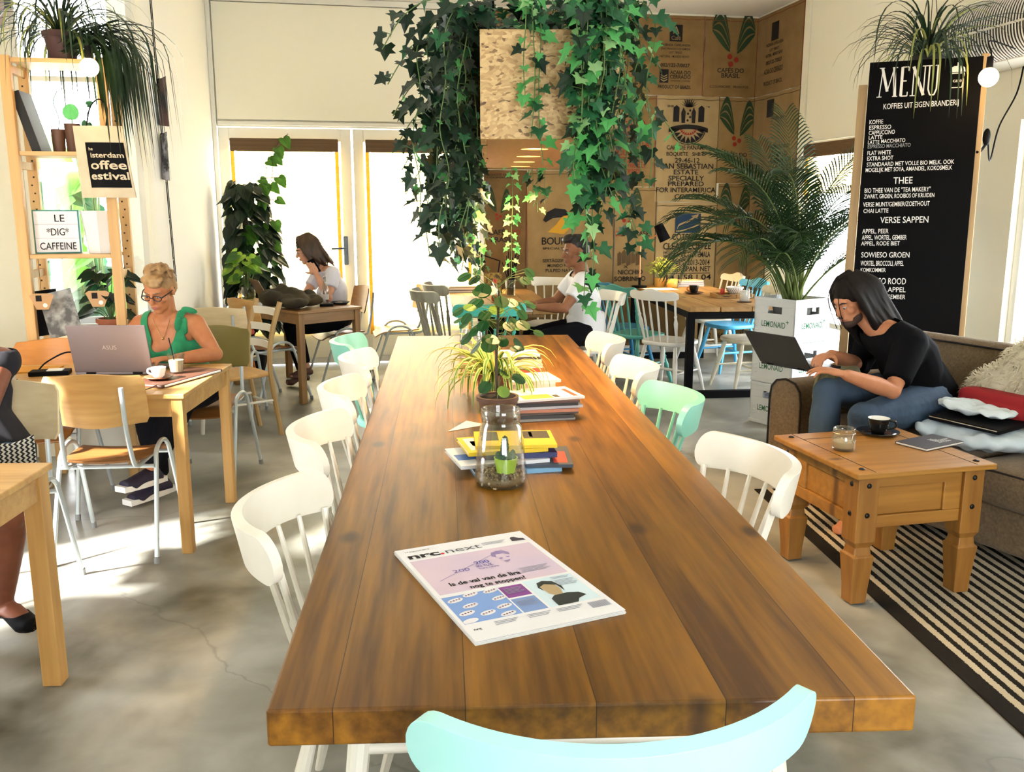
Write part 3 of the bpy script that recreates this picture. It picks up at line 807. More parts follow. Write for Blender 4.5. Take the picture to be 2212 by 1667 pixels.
for sx in (-1, 1):
    for sy in (-1, 1):
        x, y = sx * (w / 2 - 0.075), sy * (w / 2 - 0.075)
        q = MB(); pr = [(0, .034), (.06, .036), (.20, .047), (.205, .038), (.235, .034), (.26, .046), (.30, .046), (.305, .046), (h - .024, .046)]
        vs = []; fs = []
        for z, r in pr: vs += [(x - r, y - r, z), (x + r, y - r, z), (x + r, y + r, z), (x - r, y + r, z)]
        for i in range(len(pr) - 1):
            for j in range(4): fs.append((i * 4 + j, i * 4 + (j + 1) % 4, i * 4 + 4 + (j + 1) % 4, i * 4 + 4 + j))
        fs.append((3, 2, 1, 0)); q.add(vs, fs); lg = q.build('leg', COROZ, t, bevel=0.004)
        for zz in (h - 0.06, h - 0.18):
            for dx, dy in ((sx, 0), (0, sy)):
                q = MB(); q.ball((x + dx * 0.046, y + dy * 0.046, zz), (0.011 if not dx else 0.006, 0.011 if not dy else 0.006, 0.011), 10, 6); q.build('stud', STUD, lg, smooth='all')
        q = MB(); q.ball((sx * (w / 2 - 0.055), sy * (w / 2 - 0.055), h + 0.001), (0.013, 0.013, 0.006), 10, 6); q.build('stud', STUD, t, smooth='all')
for k in range(4):
    a = k * PI / 2; Rm = Matrix.Rotation(a, 4, 'Z'); q = MB(); q.M = Rm; y = -(w / 2 - 0.055)
    ln = w - 0.24
    q.box((0, y, h - 0.05), (ln, 0.022, 0.05)); q.box((0, y, h - 0.215), (ln, 0.022, 0.05)); q.box((0, y + 0.006, h - 0.13), (ln, 0.012, 0.12))
    q.box((-ln / 2 + 0.04, y, h - 0.13), (0.08, 0.022, 0.12)) if k % 2 else q.box((ln / 2 - 0.04, y, h - 0.13), (0.08, 0.022, 0.12))
    q.build('drawer_front', CORO, t, bevel=0.004)

# ------------------------------------------------------------------ sofa
SOFAM = mat('brown_tweed', (0.21, 0.145, 0.08), 0.95, col2=(0.13, 0.088, 0.048), noise_amt=0.5, noise_scale=90, bump=0.4, bump_scale=320, sheen=0.2, spec=0.2)
PIPEM = mat('dark_piping', (0.015, 0.01, 0.008), 0.8)
def cushion(mb, c, d, e=5.0, rot=None, n=24, m=14):
    """rounded box pillow"""
    vs = []; fs = []; Rm = Euler(rot).to_matrix() if rot is not None else Matrix.Identity(3)
    def sp(a, p): return math.copysign(abs(a) ** p, a)
    for i in range(m + 1):
        th = -PI / 2 + PI * i / m
        for j in range(n):
            ph = 2 * PI * j / n; k = 2 / e
            p = V((d[0] / 2 * sp(math.cos(th), k) * sp(math.cos(ph), k), d[1] / 2 * sp(math.cos(th), k) * sp(math.sin(ph), k), d[2] / 2 * sp(math.sin(th), k)))
            vs.append(Rm @ p + V(c))
    for i in range(m):
        for j in range(n): fs.append((i * n + j, i * n + (j + 1) % n, (i + 1) * n + (j + 1) % n, (i + 1) * n + j))
    mb.add(vs, fs)
# local frame: x along the sofa from the far arm towards the camera, y from the front edge to the back
SOFA_A = V((2.36, 4.62, 0.008)); SOFA_R = math.atan2(-0.963, 0.27)
t = thing('sofa', 'brown tweed sofa with dark piping against the right wall', 'sofa', SOFA_A, SOFA_R)
LEN = 2.15
q = MB(); q.bx(0.17, LEN, 0.05, 0.80, 0.06, 0.27); q.build('base', SOFAM, t, bevel=0.03, seg=3)
for k in range(2):
    q = MB(); cushion(q, (0.24 + 0.475 + 0.95 * k, 0.33, 0.355), (0.94, 0.66, 0.19), 7); sc = q.build('seat_cushion', SOFAM, t, smooth='all')
    q = MB(); x0, x1 = 0.24 + 0.95 * k + 0.015, 0.24 + 0.95 * k + 0.935
    q.tube([(x0 + .03, 0.012, 0.425), (x1 - .03, 0.012, 0.425)], 0.006, 6); q.build('piping', PIPEM, sc)
prof = [(0.60, 0.27), (0.64, 0.45), (0.67, 0.72), (0.70, 0.83), (0.75, 0.87), (0.79, 0.86), (0.82, 0.78), (0.83, 0.10), (0.62, 0.10)]
q = MB(); vs = []; nx = 14
for i in range(nx + 1):
    x = 0.20 + (LEN - 0.20) * i / nx
    for y, z in prof: vs.append((x, y, z - (0.02 * ((i - 2) / nx) ** 2 if z > 0.5 else 0)))
P_ = len(prof); fs = [(i * P_ + j, i * P_ + (j + 1) % P_, (i + 1) * P_ + (j + 1) % P_, (i + 1) * P_ + j) for i in range(nx) for j in range(P_)] + [tuple(range(P_)), tuple(nx * P_ + j for j in range(P_))[::-1]]
q.add(vs, fs); q.build('backrest', SOFAM, t, smooth=True, bevel=0.02, angle=70)
q = MB(); q.tube([(0.21 + (LEN - 0.21) * i / nx, 0.695, 0.838 - 0.02 * ((i - 2) / nx) ** 2) for i in range(nx + 1)], 0.006, 6); q.build('piping', PIPEM, t)
# far arm, rounded at the top
for x0, nm in ((-0.02, 0), (LEN - 0.0, 1)):
    q = MB(); aw = 0.24
    pr = [(0, 0.05), (aw, 0.05), (aw, 0.50), (aw - 0.012, 0.565), (aw - 0.05, 0.605), (aw / 2, 0.62), (0.05, 0.605), (0.012, 0.565), (0, 0.50)]
    M_ = Matrix(((1, 0, 0, x0), (0, 0, 1, 0), (0, 1, 0, 0), (0, 0, 0, 1)))
    q.prism(pr, -0.015, 0.72 if x0 < 1 else 0.84, M_); ar = q.build('armrest', SOFAM, t, smooth=True, bevel=0.015, angle=60)
    q = MB(); q.tube([(x0 + a_, -0.016, z_) for a_, z_ in pr[1:] + pr[:1]], 0.006, 6); q.build('piping', PIPEM, ar)
for x in (0.08, LEN + 0.1):
    for y in (0.08, 0.66): MB().box((x, y, 0.025), (0.05, 0.05, 0.05)).build('foot', BLACK, t)

# ------------------------------------------------------------------ rug
def rugmat():
    m = bpy.data.materials.new('striped_weave'); m.use_nodes = True
    nt = m.node_tree; N = nt.nodes; L = nt.links; b = N['Principled BSDF']; b.inputs['Roughness'].default_value = 0.95; b.inputs['Specular IOR Level'].default_value = 0.1
    tc = N.new('ShaderNodeTexCoord'); sp = N.new('ShaderNodeSeparateXYZ'); L.new(tc.outputs['Object'], sp.inputs[0])
    n = N.new('ShaderNodeTexNoise'); n.inputs['Scale'].default_value = 160; L.new(tc.outputs['Object'], n.inputs['Vector'])
    a = N.new('ShaderNodeMath'); a.operation = 'MULTIPLY_ADD'; a.inputs[1].default_value = 0.012; L.new(n.outputs['Fac'], a.inputs[0]); L.new(sp.outputs[0], a.inputs[2])
    d = N.new('ShaderNodeMath'); d.operation = 'DIVIDE'; d.inputs[1].default_value = 0.052; L.new(a.outputs[0], d.inputs[0])
    fr = N.new('ShaderNodeMath'); fr.operation = 'FRACT'; L.new(d.outputs[0], fr.inputs[0])
    g = N.new('ShaderNodeMath'); g.operation = 'GREATER_THAN'; g.inputs[1].default_value = 0.46; L.new(fr.outputs[0], g.inputs[0])
    ed = N.new('ShaderNodeMath'); ed.operation = 'GREATER_THAN'; ed.inputs[1].default_value = 0.062; L.new(sp.outputs[0], ed.inputs[0])
    ml = N.new('ShaderNodeMath'); ml.operation = 'MULTIPLY'; L.new(g.outputs[0], ml.inputs[0]); L.new(ed.outputs[0], ml.inputs[1])
    n2 = N.new('ShaderNodeTexNoise'); n2.inputs['Scale'].default_value = 3; L.new(tc.outputs['Object'], n2.inputs['Vector'])
    r2 = N.new('ShaderNodeValToRGB'); r2.color_ramp.elements[0].color = (0.40, 0.33, 0.22, 1); r2.color_ramp.elements[1].color = (0.62, 0.56, 0.44, 1); L.new(n2.outputs['Fac'], r2.inputs[0])
    mx = N.new('ShaderNodeMix'); mx.data_type = 'RGBA'; mx.inputs[6].default_value = (0.018, 0.016, 0.014, 1); L.new(ml.outputs[0], mx.inputs[0]); L.new(r2.outputs[0], mx.inputs[7])
    L.new(mx.outputs[2], b.inputs['Base Color'])
    bp = N.new('ShaderNodeBump'); bp.inputs['Strength'].default_value = 0.5; bp.inputs['Distance'].default_value = 0.004; L.new(n.outputs['Fac'], bp.inputs['Height']); L.new(bp.outputs[0], b.inputs['Normal'])
    return m
q = MB(); q.bx(0, 1.5, 0, 3.0, 0.0005, 0.008)
o = tag(q.build('rug', rugmat(), bevel=0.003), 'flat rug with black and cream stripes under the coffee table', 'rug')
o.location = (1.885, 1.55, 0.0); o.rotation_euler = (0, 0, rad(-6.5))
# ------------------------------------------------------------------ leaf shapes
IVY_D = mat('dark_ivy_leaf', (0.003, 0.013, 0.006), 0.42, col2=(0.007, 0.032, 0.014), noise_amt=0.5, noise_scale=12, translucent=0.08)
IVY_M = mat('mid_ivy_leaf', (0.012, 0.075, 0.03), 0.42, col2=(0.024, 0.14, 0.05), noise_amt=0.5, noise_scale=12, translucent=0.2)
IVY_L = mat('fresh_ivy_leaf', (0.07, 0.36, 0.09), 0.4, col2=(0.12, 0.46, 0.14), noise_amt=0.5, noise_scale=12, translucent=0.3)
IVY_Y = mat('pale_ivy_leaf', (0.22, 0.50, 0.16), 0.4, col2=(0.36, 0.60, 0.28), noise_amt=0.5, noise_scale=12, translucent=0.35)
STEMM = mat('green_stem', (0.10, 0.17, 0.05), 0.6)
STEMB = mat('brown_stem', (0.06, 0.04, 0.02), 0.7)
TERRA = mat('terracotta', (0.34, 0.11, 0.05), 0.75, col2=(0.27, 0.085, 0.04), noise_amt=0.4, noise_scale=20)
SOIL = mat('dark_soil', (0.018, 0.012, 0.008), 0.95, bump=0.8, bump_scale=120)
IVY_OUT = [(0.06, 0.02), (0.30, -0.16), (0.52, 0.02), (0.34, 0.26), (0.56, 0.48), (0.24, 0.52), (0.0, 1.0)]
HEART = [(0.10, -0.10), (0.34, -0.12), (0.47, 0.10), (0.45, 0.36), (0.27, 0.68), (0.10, 0.90), (0.0, 1.0)]
def leaf(mb, p, d, up, s, out=IVY_OUT, fold=0.16, bend=0.12, asp=1.0):
    """leaf blade at p pointing along d, upper face towards up; two halves folded at the midrib"""
    d = V(d).normalized(); x = d.cross(V(up)); x = x.normalized() if x.length > 1e-4 else d.orthogonal().normalized(); z = x.cross(d)
    def P(a, b): 
        return V(p) + (x * a * asp + d * b + z * (abs(a) * fold - bend * b * b)) * s
    mid = [P(0, 0.0), P(0, 0.5), P(0, 1.0)]
    R_ = [P(a, b) for a, b in out[:-1]]; L_ = [P(-a, b) for a, b in out[:-1]]
    n = len(R_); vs = mid + R_ + L_
    h = n // 2
    fr = [0] + [3 + i for i in range(n)] + [2, 1]
    fl = [1, 2] + [3 + n + i for i in range(n - 1, -1, -1)] + [0]
    mb.add(vs, [tuple(fr), tuple(fl)])
def petiole(mb, a, b, r=0.0012, sag=0.0): mb.tube([a, lerp(a, b, 0.5) + V((0, 0, sag)), b], r, 4, cap=False)
def strap(mb, p, az, ln, w, rise, droop, n=9, fold=0.35, tipw=0.05, lowclip=False, mats=(0, 0)):
    """arching strap leaf; MATS = (edge, centre) material slots for a striped blade"""
    d = V((math.cos(az), math.sin(az), 0)); s = V((-math.sin(az), math.cos(az), 0)); pts = []
    ang = rise; q = V(p); st = ln / n; zmin = p[2] - 0.13 if lowclip else -9
    for i in range(n + 1):
        q.z = max(q.z, zmin + .012); pts.append(q.copy()); q = q + (d * math.cos(ang) + V((0, 0, 1)) * math.sin(ang)) * st; ang -= droop / n * (0.5 + i / n)
        ang = max(ang, -1.5)
    vs = []; fs = []
    k = len(pts)
    for i, c in enumerate(pts):
        t = i / n; ww = w * (0.55 + 0.45 * math.sin(min(1, t * 2.2) * PI / 2)) * (1 - t ** 3 * (1 - tipw)) / 2
        up = V((0, 0, 1)) * fold * ww
        vs += [c - s * ww + up, c - s * ww * 0.4, c + s * ww * 0.4, c + s * ww + up]
    sv = mb.cur
    for i in range(k - 1):
        a = i * 4; fs += [(a, a + 1, a + 5, a + 4), (a + 1, a + 2, a + 6, a + 5), (a + 2, a + 3, a + 7, a + 6)]
    b0 = len(mb.mi); mb.add(vs, fs)
    for i in range(k - 1):
        mb.mi[b0 + i * 3] = mats[0]; mb.mi[b0 + i * 3 + 1] = mats[1]; mb.mi[b0 + i * 3 + 2] = mats[0]

# ------------------------------------------------------------------ hanging planter of chipboard with trailing ivy and four spots
def osb():
    m = bpy.data.materials.new('strand_board'); m.use_nodes = True
    nt = m.node_tree; N = nt.nodes; L = nt.links; b = N['Principled BSDF']; b.inputs['Roughness'].default_value = 0.6
    tc = N.new('ShaderNodeTexCoord'); n = N.new('ShaderNodeTexNoise'); n.inputs['Scale'].default_value = 9; n.inputs['Detail'].default_value = 3
    L.new(tc.outputs['Object'], n.inputs['Vector'])
    ad = N.new('ShaderNodeMixRGB'); ad.blend_type = 'ADD'; ad.inputs[0].default_value = 0.06; L.new(tc.outputs['Object'], ad.inputs[1]); L.new(n.outputs['Color'], ad.inputs[2])
    mp = N.new('ShaderNodeMapping'); mp.inputs['Scale'].default_value = (1, 1, 1.9); mp.inputs['Rotation'].default_value = (0, 0.5, 0); L.new(ad.outputs[0], mp.inputs['Vector'])
    vo = N.new('ShaderNodeTexVoronoi'); vo.inputs['Scale'].default_value = 75; vo.inputs['Randomness'].default_value = 1; L.new(mp.outputs[0], vo.inputs['Vector'])
    sc = N.new('ShaderNodeSeparateColor'); L.new(vo.outputs['Color'], sc.inputs[0])
    r = N.new('ShaderNodeValToRGB'); e = r.color_ramp.elements; e[0].position = 0.0; e[0].color = (0.10, 0.05, 0.018, 1); e[1].position = 1; e[1].color = (0.66, 0.46, 0.22, 1)
    q = e.new(0.14); q.color = (0.42, 0.25, 0.10, 1)
    L.new(sc.outputs[0], r.inputs[0]); L.new(r.outputs[0], b.inputs['Base Color'])
    return m
OSB = osb()
BOX_C = V((0.806, 3.83, 1.755)); BOX_R = rad(-9.08)
t = thing('hanging_planter', 'chipboard box lamp hung over the long table, overgrown with trailing ivy', 'planter', BOX_C, BOX_R)
W2, L2, HB = 0.212, 1.03, 0.32
q = MB(); q.bx(-W2, W2, -L2, -L2 + 0.018, 0, HB); q.bx(-W2, W2, L2 - 0.018, L2, 0, HB); q.bx(-W2, -W2 + 0.018, -L2 + 0.018, L2 - 0.018, 0, HB); q.bx(W2 - 0.018, W2, -L2 + 0.018, L2 - 0.018, 0, HB)
q.build('box', OSB, t, bevel=0.002)
BOTM = wood('warm_ply', (0.52, 0.27, 0.08), (0.40, 0.19, 0.05), 'y', 7, 0.5)
def bottom_with_holes(ys, r):
    q = MB(); n = 20
    y0 = -L2; 
    for i, y in enumerate(ys):
        ya = -L2 if i == 0 else (ys[i - 1] + y) / 2; yb = L2 if i == len(ys) - 1 else (ys[i + 1] + y) / 2
        ring = [(r * math.cos(2 * PI * k / n) - 0.02, y + r * math.sin(2 * PI * k / n)) for k in range(n)]
        def outer(a):
            c, s_ = math.cos(a), math.sin(a); hx = W2
            tt = min((hx + 0.02 * (1 if c > 0 else -1)) / abs(c) if abs(c) > 1e-6 else 9, ((yb - y) if s_ > 0 else (y - ya)) / abs(s_) if abs(s_) > 1e-6 else 9)
            return (c * tt - 0.02, y + s_ * tt)
        angs = sorted([2 * PI * k / n for k in range(n)] + [math.atan2(sy, sx) % (2 * PI) for sx, sy in ((W2 + .02, yb - y), (-W2 + .02, yb - y), (-W2 + .02, ya - y), (W2 + .02, ya - y))])
        m_ = len(angs); inn = [(r * math.cos(a) - 0.02, y + r * math.sin(a)) for a in angs]; out = [outer(a) for a in angs]
        for z, flip in ((0.001, True), (0.018, False)):
            vs = [V((*p, z)) for p in inn] + [V((*p, z)) for p in out]
            fs = [(k, (k + 1) % m_, m_ + (k + 1) % m_, m_ + k) for k in range(m_)]
            if not flip: fs = [f[::-1] for f in fs]
            q.add(vs, fs)
        vs = [V((*p, 0.001)) for p in inn] + [V((*p, 0.018)) for p in inn]
        q.add(vs, [((k + 1) % m_, k, m_ + k, m_ + (k + 1) % m_) for k in range(m_)])
    return q
SPY = [-0.52, -0.04, 0.42, 0.90]
bottom_with_holes(SPY, 0.05).build('bottom_board', BOTM, t)
GLOW = mat('warm_lamp_glow', (1.0, 0.72, 0.38), 0.5, emit=14.0)
BULB = mat('bulb_glow', (1.0, 0.62, 0.26), 0.5, emit=30.0)
for y in SPY:
    q = MB(); q.lathe([(0.05, 0.02), (0.05, 0.035), (0.047, 0.035), (0.036, 0.075), (0.0, 0.08)], 20, (-0.02, y, 0)); sp = q.build('spotlight', mat('spot_cup', (0.5, 0.5, 0.48), 0.3, metal=0.7), t, smooth=True)
    q = MB(); q.lathe([(0.0, 0.006), (0.046, 0.006), (0.046, 0.010), (0.0, 0.010)], 18, (-0.02, y, 0)); q.build('bulb', GLOW, sp)
    lamp('spot', 'SPOT', (-0.02, y, -0.004), 40, (1.0, 0.60, 0.24), 0.03, (0, 0, 0), 118, t)
q = MB()
for x in (-0.17, 0.17):
    for y in (-0.85, 0.85): q.cyl((x, y, 0.2), (x, y, CH - 1.755), 0.004, n=6)
q.build('hanging_wire', BLACK, t)
MB().bx(-W2 + 0.018, W2 - 0.018, -L2 + 0.018, L2 - 0.018, 0.20, 0.27).build('soil', SOIL, t)
rnd = random.Random(11)
def vine(name, pts, size, mix, dens, spread, parent, two=False, out=V((0, -1, 0))):
    """a trailing stem with ivy leaves; MIX weights dark, mid, fresh, pale"""
    P = smoothpts(pts, 6); mb = MB(); mb.cur = 4; mb.tube(P, 0.0018, 5, cap=False)
    L_ = sum((P[i + 1] - P[i]).length for i in range(len(P) - 1)); n = max(3, int(L_ * dens)); 
    for k in range(n):
        f = (k + rnd.random() * 0.6) / n * (len(P) - 1.001); i = int(f); p = lerp(P[i], P[i + 1], f - i)
        for sd in ((-1, 1) if two else (0,)):
            a = rnd.uniform(0, 2 * PI); h = V((math.cos(a), math.sin(a), 0))
            if two: h = V((sd * 1.0, -0.25 + rnd.uniform(-.2, .2), 0)).normalized()
            d = (h * rnd.uniform(.4, 1.0) + V((0, 0, -rnd.uniform(0.3, 1.0)))).normalized()
            b = p + (h + V((0, 0, rnd.uniform(-.2, .5)))) * spread * rnd.uniform(.3, 1.0)
            mb.cur = 4; petiole(mb, p, b, 0.001)
            mb.cur = rnd.choices((0, 1, 2, 3), mix)[0]
            up = (h * 0.7 + out * 0.8 + V((0, 0, 0.6)) + V((rnd.uniform(-.5, .5), rnd.uniform(-.5, .5), rnd.uniform(-.4, .4))))
            leaf(mb, b, d, up, size * rnd.uniform(.65, 1.25), fold=rnd.uniform(.05, .35), bend=rnd.uniform(0, .25), asp=rnd.uniform(.8, 1.1))
    return mb.build(name, [IVY_D, IVY_M, IVY_L, IVY_Y, STEMM], parent)
def hang(x, y, ox, oy, drop, wob=0.03):
    """points of a vine from the rim outward over the edge and down"""
    z0 = HB + rnd.uniform(0.0, 0.06)
    pts = [V((x, y, z0)), V((x + ox * .6, y + oy * .6, z0 + 0.04)), V((x + ox, y + oy, z0 - 0.04))]
    n = max(2, int(drop / 0.12))
    for k in range(1, n + 1):
        pts.append(V((x + ox + rnd.uniform(-wob, wob), y + oy + rnd.uniform(-wob, wob), z0 - 0.04 - drop * k / n)))
    return pts
BACKLIT = (9, 1.3, 0.25, 0.06); MIX = (3, 4.2, 1.9, 0.5); FRESH = (0.6, 3, 4, 1.2)
for k in range(20):                                                     # left flank; its backlit shade is put into darker leaf colours
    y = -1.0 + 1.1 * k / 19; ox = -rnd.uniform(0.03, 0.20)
    vine('ivy_vine', hang(-W2, y, ox, rnd.uniform(-.05, .05), rnd.uniform(0.30, 0.72)), 0.056, BACKLIT, 46, 0.035, t)
for k in range(6):                                                      # loose sprays to the left
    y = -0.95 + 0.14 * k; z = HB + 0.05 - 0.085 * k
    vine('ivy_vine', [V((-W2, y, z)), V((-W2 - 0.13, y, z + 0.05)), V((-W2 - 0.23, y - .02, z - 0.0)), V((-W2 - 0.30, y - .02, z - 0.10))], 0.05, BACKLIT, 34, 0.03, t)
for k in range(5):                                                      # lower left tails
    vine('ivy_vine', hang(-W2, -0.95 + .12 * k, -0.03 - rnd.uniform(0, .06), 0, 0.56 + .05 * k), 0.05, BACKLIT, 40, 0.035, t)
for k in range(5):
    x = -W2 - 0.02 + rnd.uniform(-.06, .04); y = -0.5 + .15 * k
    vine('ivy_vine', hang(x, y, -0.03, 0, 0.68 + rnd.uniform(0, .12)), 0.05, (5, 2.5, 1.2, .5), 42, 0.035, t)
for k in range(15):                                                     # the dense curtain at the front right
    x = 0.06 + 0.15 * rnd.random(); vine('ivy_vine', hang(x, -L2, rnd.uniform(-.02, .03), -rnd.uniform(0.02, 0.14), rnd.uniform(0.30, 0.52)), 0.052, MIX, 44, 0.034, t)
for x, d in ((0.10, 0.84), (0.13, 0.72), (0.08, 0.62), (0.16, 0.56)):
    vine('ivy_vine', hang(x, -L2, 0.0, -0.10, d, 0.014), 0.05, (1.6, 3, 2.6, .6), 40, 0.03, t)
for x, d in ((-0.075, 0.24), (-0.055, 0.33), (-0.03, 0.36)): vine('ivy_vine', hang(x, -L2, 0.0, -0.04, d, 0.012), 0.044, FRESH, 34, 0.016, t)
for k in range(11):                                                     # right flank
    y = -1.0 + 0.9 * k / 10; vine('ivy_vine', hang(W2, y, rnd.uniform(0.03, 0.12), 0, rnd.uniform(0.22, 0.5)), 0.05, (4, 3, .8, .4), 36, 0.032, t)
vine('ivy_vine', [V((W2, -0.7, .2)), V((W2 + .12, -.72, .16)), V((W2 + .22, -.72, .06)), V((W2 + .27, -.72, -.02))], 0.045, (2, 3, 1, 1), 20, 0.02, t)
for x, d, tw in ((-0.06, 0.86, True), (0.08, 0.56, False), (0.12, 0.5, False), (0.05, 0.48, False)):  # far end
    vine('ivy_vine', hang(x, L2, 0, 0.05, d, 0.006), 0.042 if tw else .05, (0, .6, 3, 2.4) if tw else (1, 2, 2, 2), 24 if tw else 34, 0.022, t, two=tw)
for k in range(2):                                                      # wild sprays below the right corner, towards the wall
    x = 0.12 + .1 * rnd.random(); vine('ivy_vine', [V((x, -L2 - .06, .05)), V((x + .06, -L2 - .05, -.12)), V((x + .05 + rnd.uniform(.0, .12), -L2 - .02, -.22 - .05 * k)), V((x + .06 + rnd.uniform(.02, .16), -L2, -.30 - .05 * k))], 0.046, (2.5, 3, 1.2, .4), 34, 0.034, t)
mb = MB()                                                               # crown over the soil
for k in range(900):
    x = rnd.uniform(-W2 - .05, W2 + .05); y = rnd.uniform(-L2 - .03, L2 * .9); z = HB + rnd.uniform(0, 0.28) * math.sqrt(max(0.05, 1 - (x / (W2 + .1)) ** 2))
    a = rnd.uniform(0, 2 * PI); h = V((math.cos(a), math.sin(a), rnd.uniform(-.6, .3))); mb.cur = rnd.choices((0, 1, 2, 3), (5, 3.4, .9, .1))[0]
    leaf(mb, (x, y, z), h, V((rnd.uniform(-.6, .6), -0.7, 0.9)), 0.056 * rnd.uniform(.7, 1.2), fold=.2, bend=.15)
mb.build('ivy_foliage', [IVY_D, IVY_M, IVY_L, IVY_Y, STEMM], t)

# ------------------------------------------------------------------ areca palm in a stack of drink crates
PALM = mat('palm_leaf', (0.007, 0.026, 0.006), 0.4, col2=(0.020, 0.065, 0.014), noise_amt=0.5, noise_scale=10, translucent=0.15)
PALMS = mat('palm_stalk', (0.10, 0.14, 0.03), 0.45)
CRATEM = mat('white_crate_plastic', (0.80, 0.83, 0.86), 0.4)
CRATEG = mat('crate_print_green', (0.015, 0.17, 0.07), 0.5)
def crate(label, loc, rz, group):
    """bottle crate 0.37 x 0.37 x 0.31 with hand holes on each side"""
    t = thing('drink_crate', label, 'crate', loc, rz, group)
    w, h, th = 0.185, 0.305, 0.012; q = MB()
    for k in range(4):
        q.M = Matrix.Rotation(k * PI / 2, 4, 'Z'); y = -w + th / 2
        hz0, hz1, hx = 0.195, 0.245, 0.065
        q.box((0, y, hz0 / 2), (2 * w, th, hz0)); q.box((0, y, (hz1 + h) / 2), (2 * w, th, h - hz1))
        q.box((-(w + hx) / 2, y, (hz0 + hz1) / 2), (w - hx, th, hz1 - hz0)); q.box(((w + hx) / 2, y, (hz0 + hz1) / 2), (w - hx, th, hz1 - hz0))
        q.box((0, y - 0.004, 0.015), (2 * w + 0.006, th, 0.022)); q.box((0, y - 0.004, h - 0.012), (2 * w + 0.006, th, 0.02))
        for j in range(3): q.box((-w + 0.035, y - 0.005, 0.07 + 0.028 * j), (0.03, th, 0.008))
    q.M = None; q.box((0, 0, 0.02), (2 * w, 2 * w, 0.012)); q.build('shell', CRATEM, t, bevel=0.002)
    for k in range(4):
        q = MB(); M_ = Matrix.Rotation(k * PI / 2, 4, 'Z') @ frame((-0.115, -w - 0.0006, 0.10), (1, 0, 0), (0, 0, 1))
        q.text('LEMONAID', M_, 0.058, bold=0.008, width=0.215); q.text('+', M_ @ Matrix.Translation((0.219, 0.026, 0)), 0.055, bold=0.004); q.build('lettering', CRATEG, t)
    return t
GC = 'white drink crates stacked under the palm'
CP = V((3.17, 6.01, 0)); CRZ = rad(22)
c0 = crate('white drink crate on the floor, lowest of the stack under the palm', CP, CRZ, GC)
dup(c0, CP + V((0, 0, 0.308)), CRZ, 'white drink crate in the middle of the stack under the palm')
dup(c0, CP + V((0, 0, 0.616)), CRZ, 'topmost white drink crate, with the palm growing out of it')
pt = thing('areca_palm', 'tall areca palm with feathery fronds standing in the top drink crate', 'palm', CP + V((0, 0, 0.66)), 0)
q = MB(); q.lathe([(0.0, 0.0), (0.11, 0.0), (0.14, 0.20), (0.145, 0.21), (0.125, 0.21), (0.12, 0.18), (0, 0.18)], 24); q.build('pot', mat('grey_pot', (0.12, 0.12, 0.11), 0.7), pt, smooth=True)
def frond(az, rise, ln, arch, base, lw=0.30):
    d = V((math.cos(az), math.sin(az), 0)); mb = MB(); q = V(base); ang = rise; n = 16; P = []
    for i in range(n + 1):
        P.append(q.copy()); q = q + (d * math.cos(ang) + V((0, 0, 1)) * math.sin(ang)) * (ln / n); ang -= arch / n * (0.25 + 1.5 * (i / n) ** 1.3)
    mb.cur = 1; mb.tube(P, [0.008 * (1 - i / n) + 0.0016 for i in range(n + 1)], 6)
    mb.cur = 0; s = V((-d.y, d.x, 0))
    m = 34
    for k in range(m):
        f = (0.30 + 0.70 * k / (m - 1)) * n * 0.999; i = int(f); p = lerp(P[i], P[i + 1], f - i); tg = (P[i + 1] - P[i]).normalized(); up = s.cross(tg)
        if up.z < 0: up = -up
        tt = k / (m - 1); L_ = lw * (0.55 + 0.9 * math.sin(PI * (0.12 + 0.80 * tt))) * 0.72
        for sd in (-1, 1):
            dr = (s * sd * 0.75 + tg * (0.55 + 0.6 * tt) + up * 0.22).normalized(); w = 0.0085
            pts = [p, p + dr * L_ * .5 + V((0, 0, -.01 * L_)), p + dr * L_ * .85 + V((0, 0, -0.12 * L_)), p + dr * L_ + V((0, 0, -.26 * L_))]
            sd_ = tg * 0.9
            vs = []
            for j, c in enumerate(pts): ww = w * (0.6, 1, .7, .05)[j]; vs += [c - sd_ * ww, c + up * 0.003, c + sd_ * ww]
            fs = []
            for j in range(3): a = j * 3; fs += [(a, a + 1, a + 4, a + 3), (a + 1, a + 2, a + 5, a + 4)]
            mb.add(vs, fs)
    mb.build('frond', [PALM, PALMS], pt)
rp = random.Random(4)
specs = [(170, 1.28, 1.15, 1.7), (150, 1.22, 1.20, 2.1), (200, 1.25, 1.15, 2.2), (130, 1.40, 1.30, 1.2), (100, 1.42, 1.35, 1.0), (60, 1.35, 1.30, 1.2), (20, 1.28, 1.20, 1.5), (-10, 1.25, 1.10, 1.8), (-40, 1.30, 1.1, 1.9), (-70, 1.32, 1.05, 2.1), (-110, 1.25, 1.0, 2.3), (-150, 1.15, 1.10, 2.6), (-175, 1.20, 1.25, 2.7), (185, 1.05, 1.20, 2.7), (165, 1.10, 1.15, 2.8), (230, 1.1, 1.0, 2.8), (145, 1.36, 1.42, 1.3), (80, 1.46, 1.48, .7), (0, 1.4, 1.35, 1.1), (-20, 1.05, 1.0, 2.4), (210, 1.32, 1.35, 1.7), (-130, 1.38, 1.2, 1.5), (40, 1.2, 1.15, 1.9), (190, 1.4, 1.30, 1.4)]
for a, r_, l_, ar in specs: frond(rad(a + rp.uniform(-8, 8)), r_, l_, ar, (rp.uniform(-.05, .05), rp.uniform(-.05, .05), 0.17), 0.27)
q = MB()
for k in range(9): a = rp.uniform(0, 6.28); q.tube([(0.05 * math.cos(a), 0.05 * math.sin(a), .15), (0.06 * math.cos(a), 0.06 * math.sin(a), .55)], [0.011, 0.007], 6)
q.build('stalk', PALMS, pt, smooth=True)

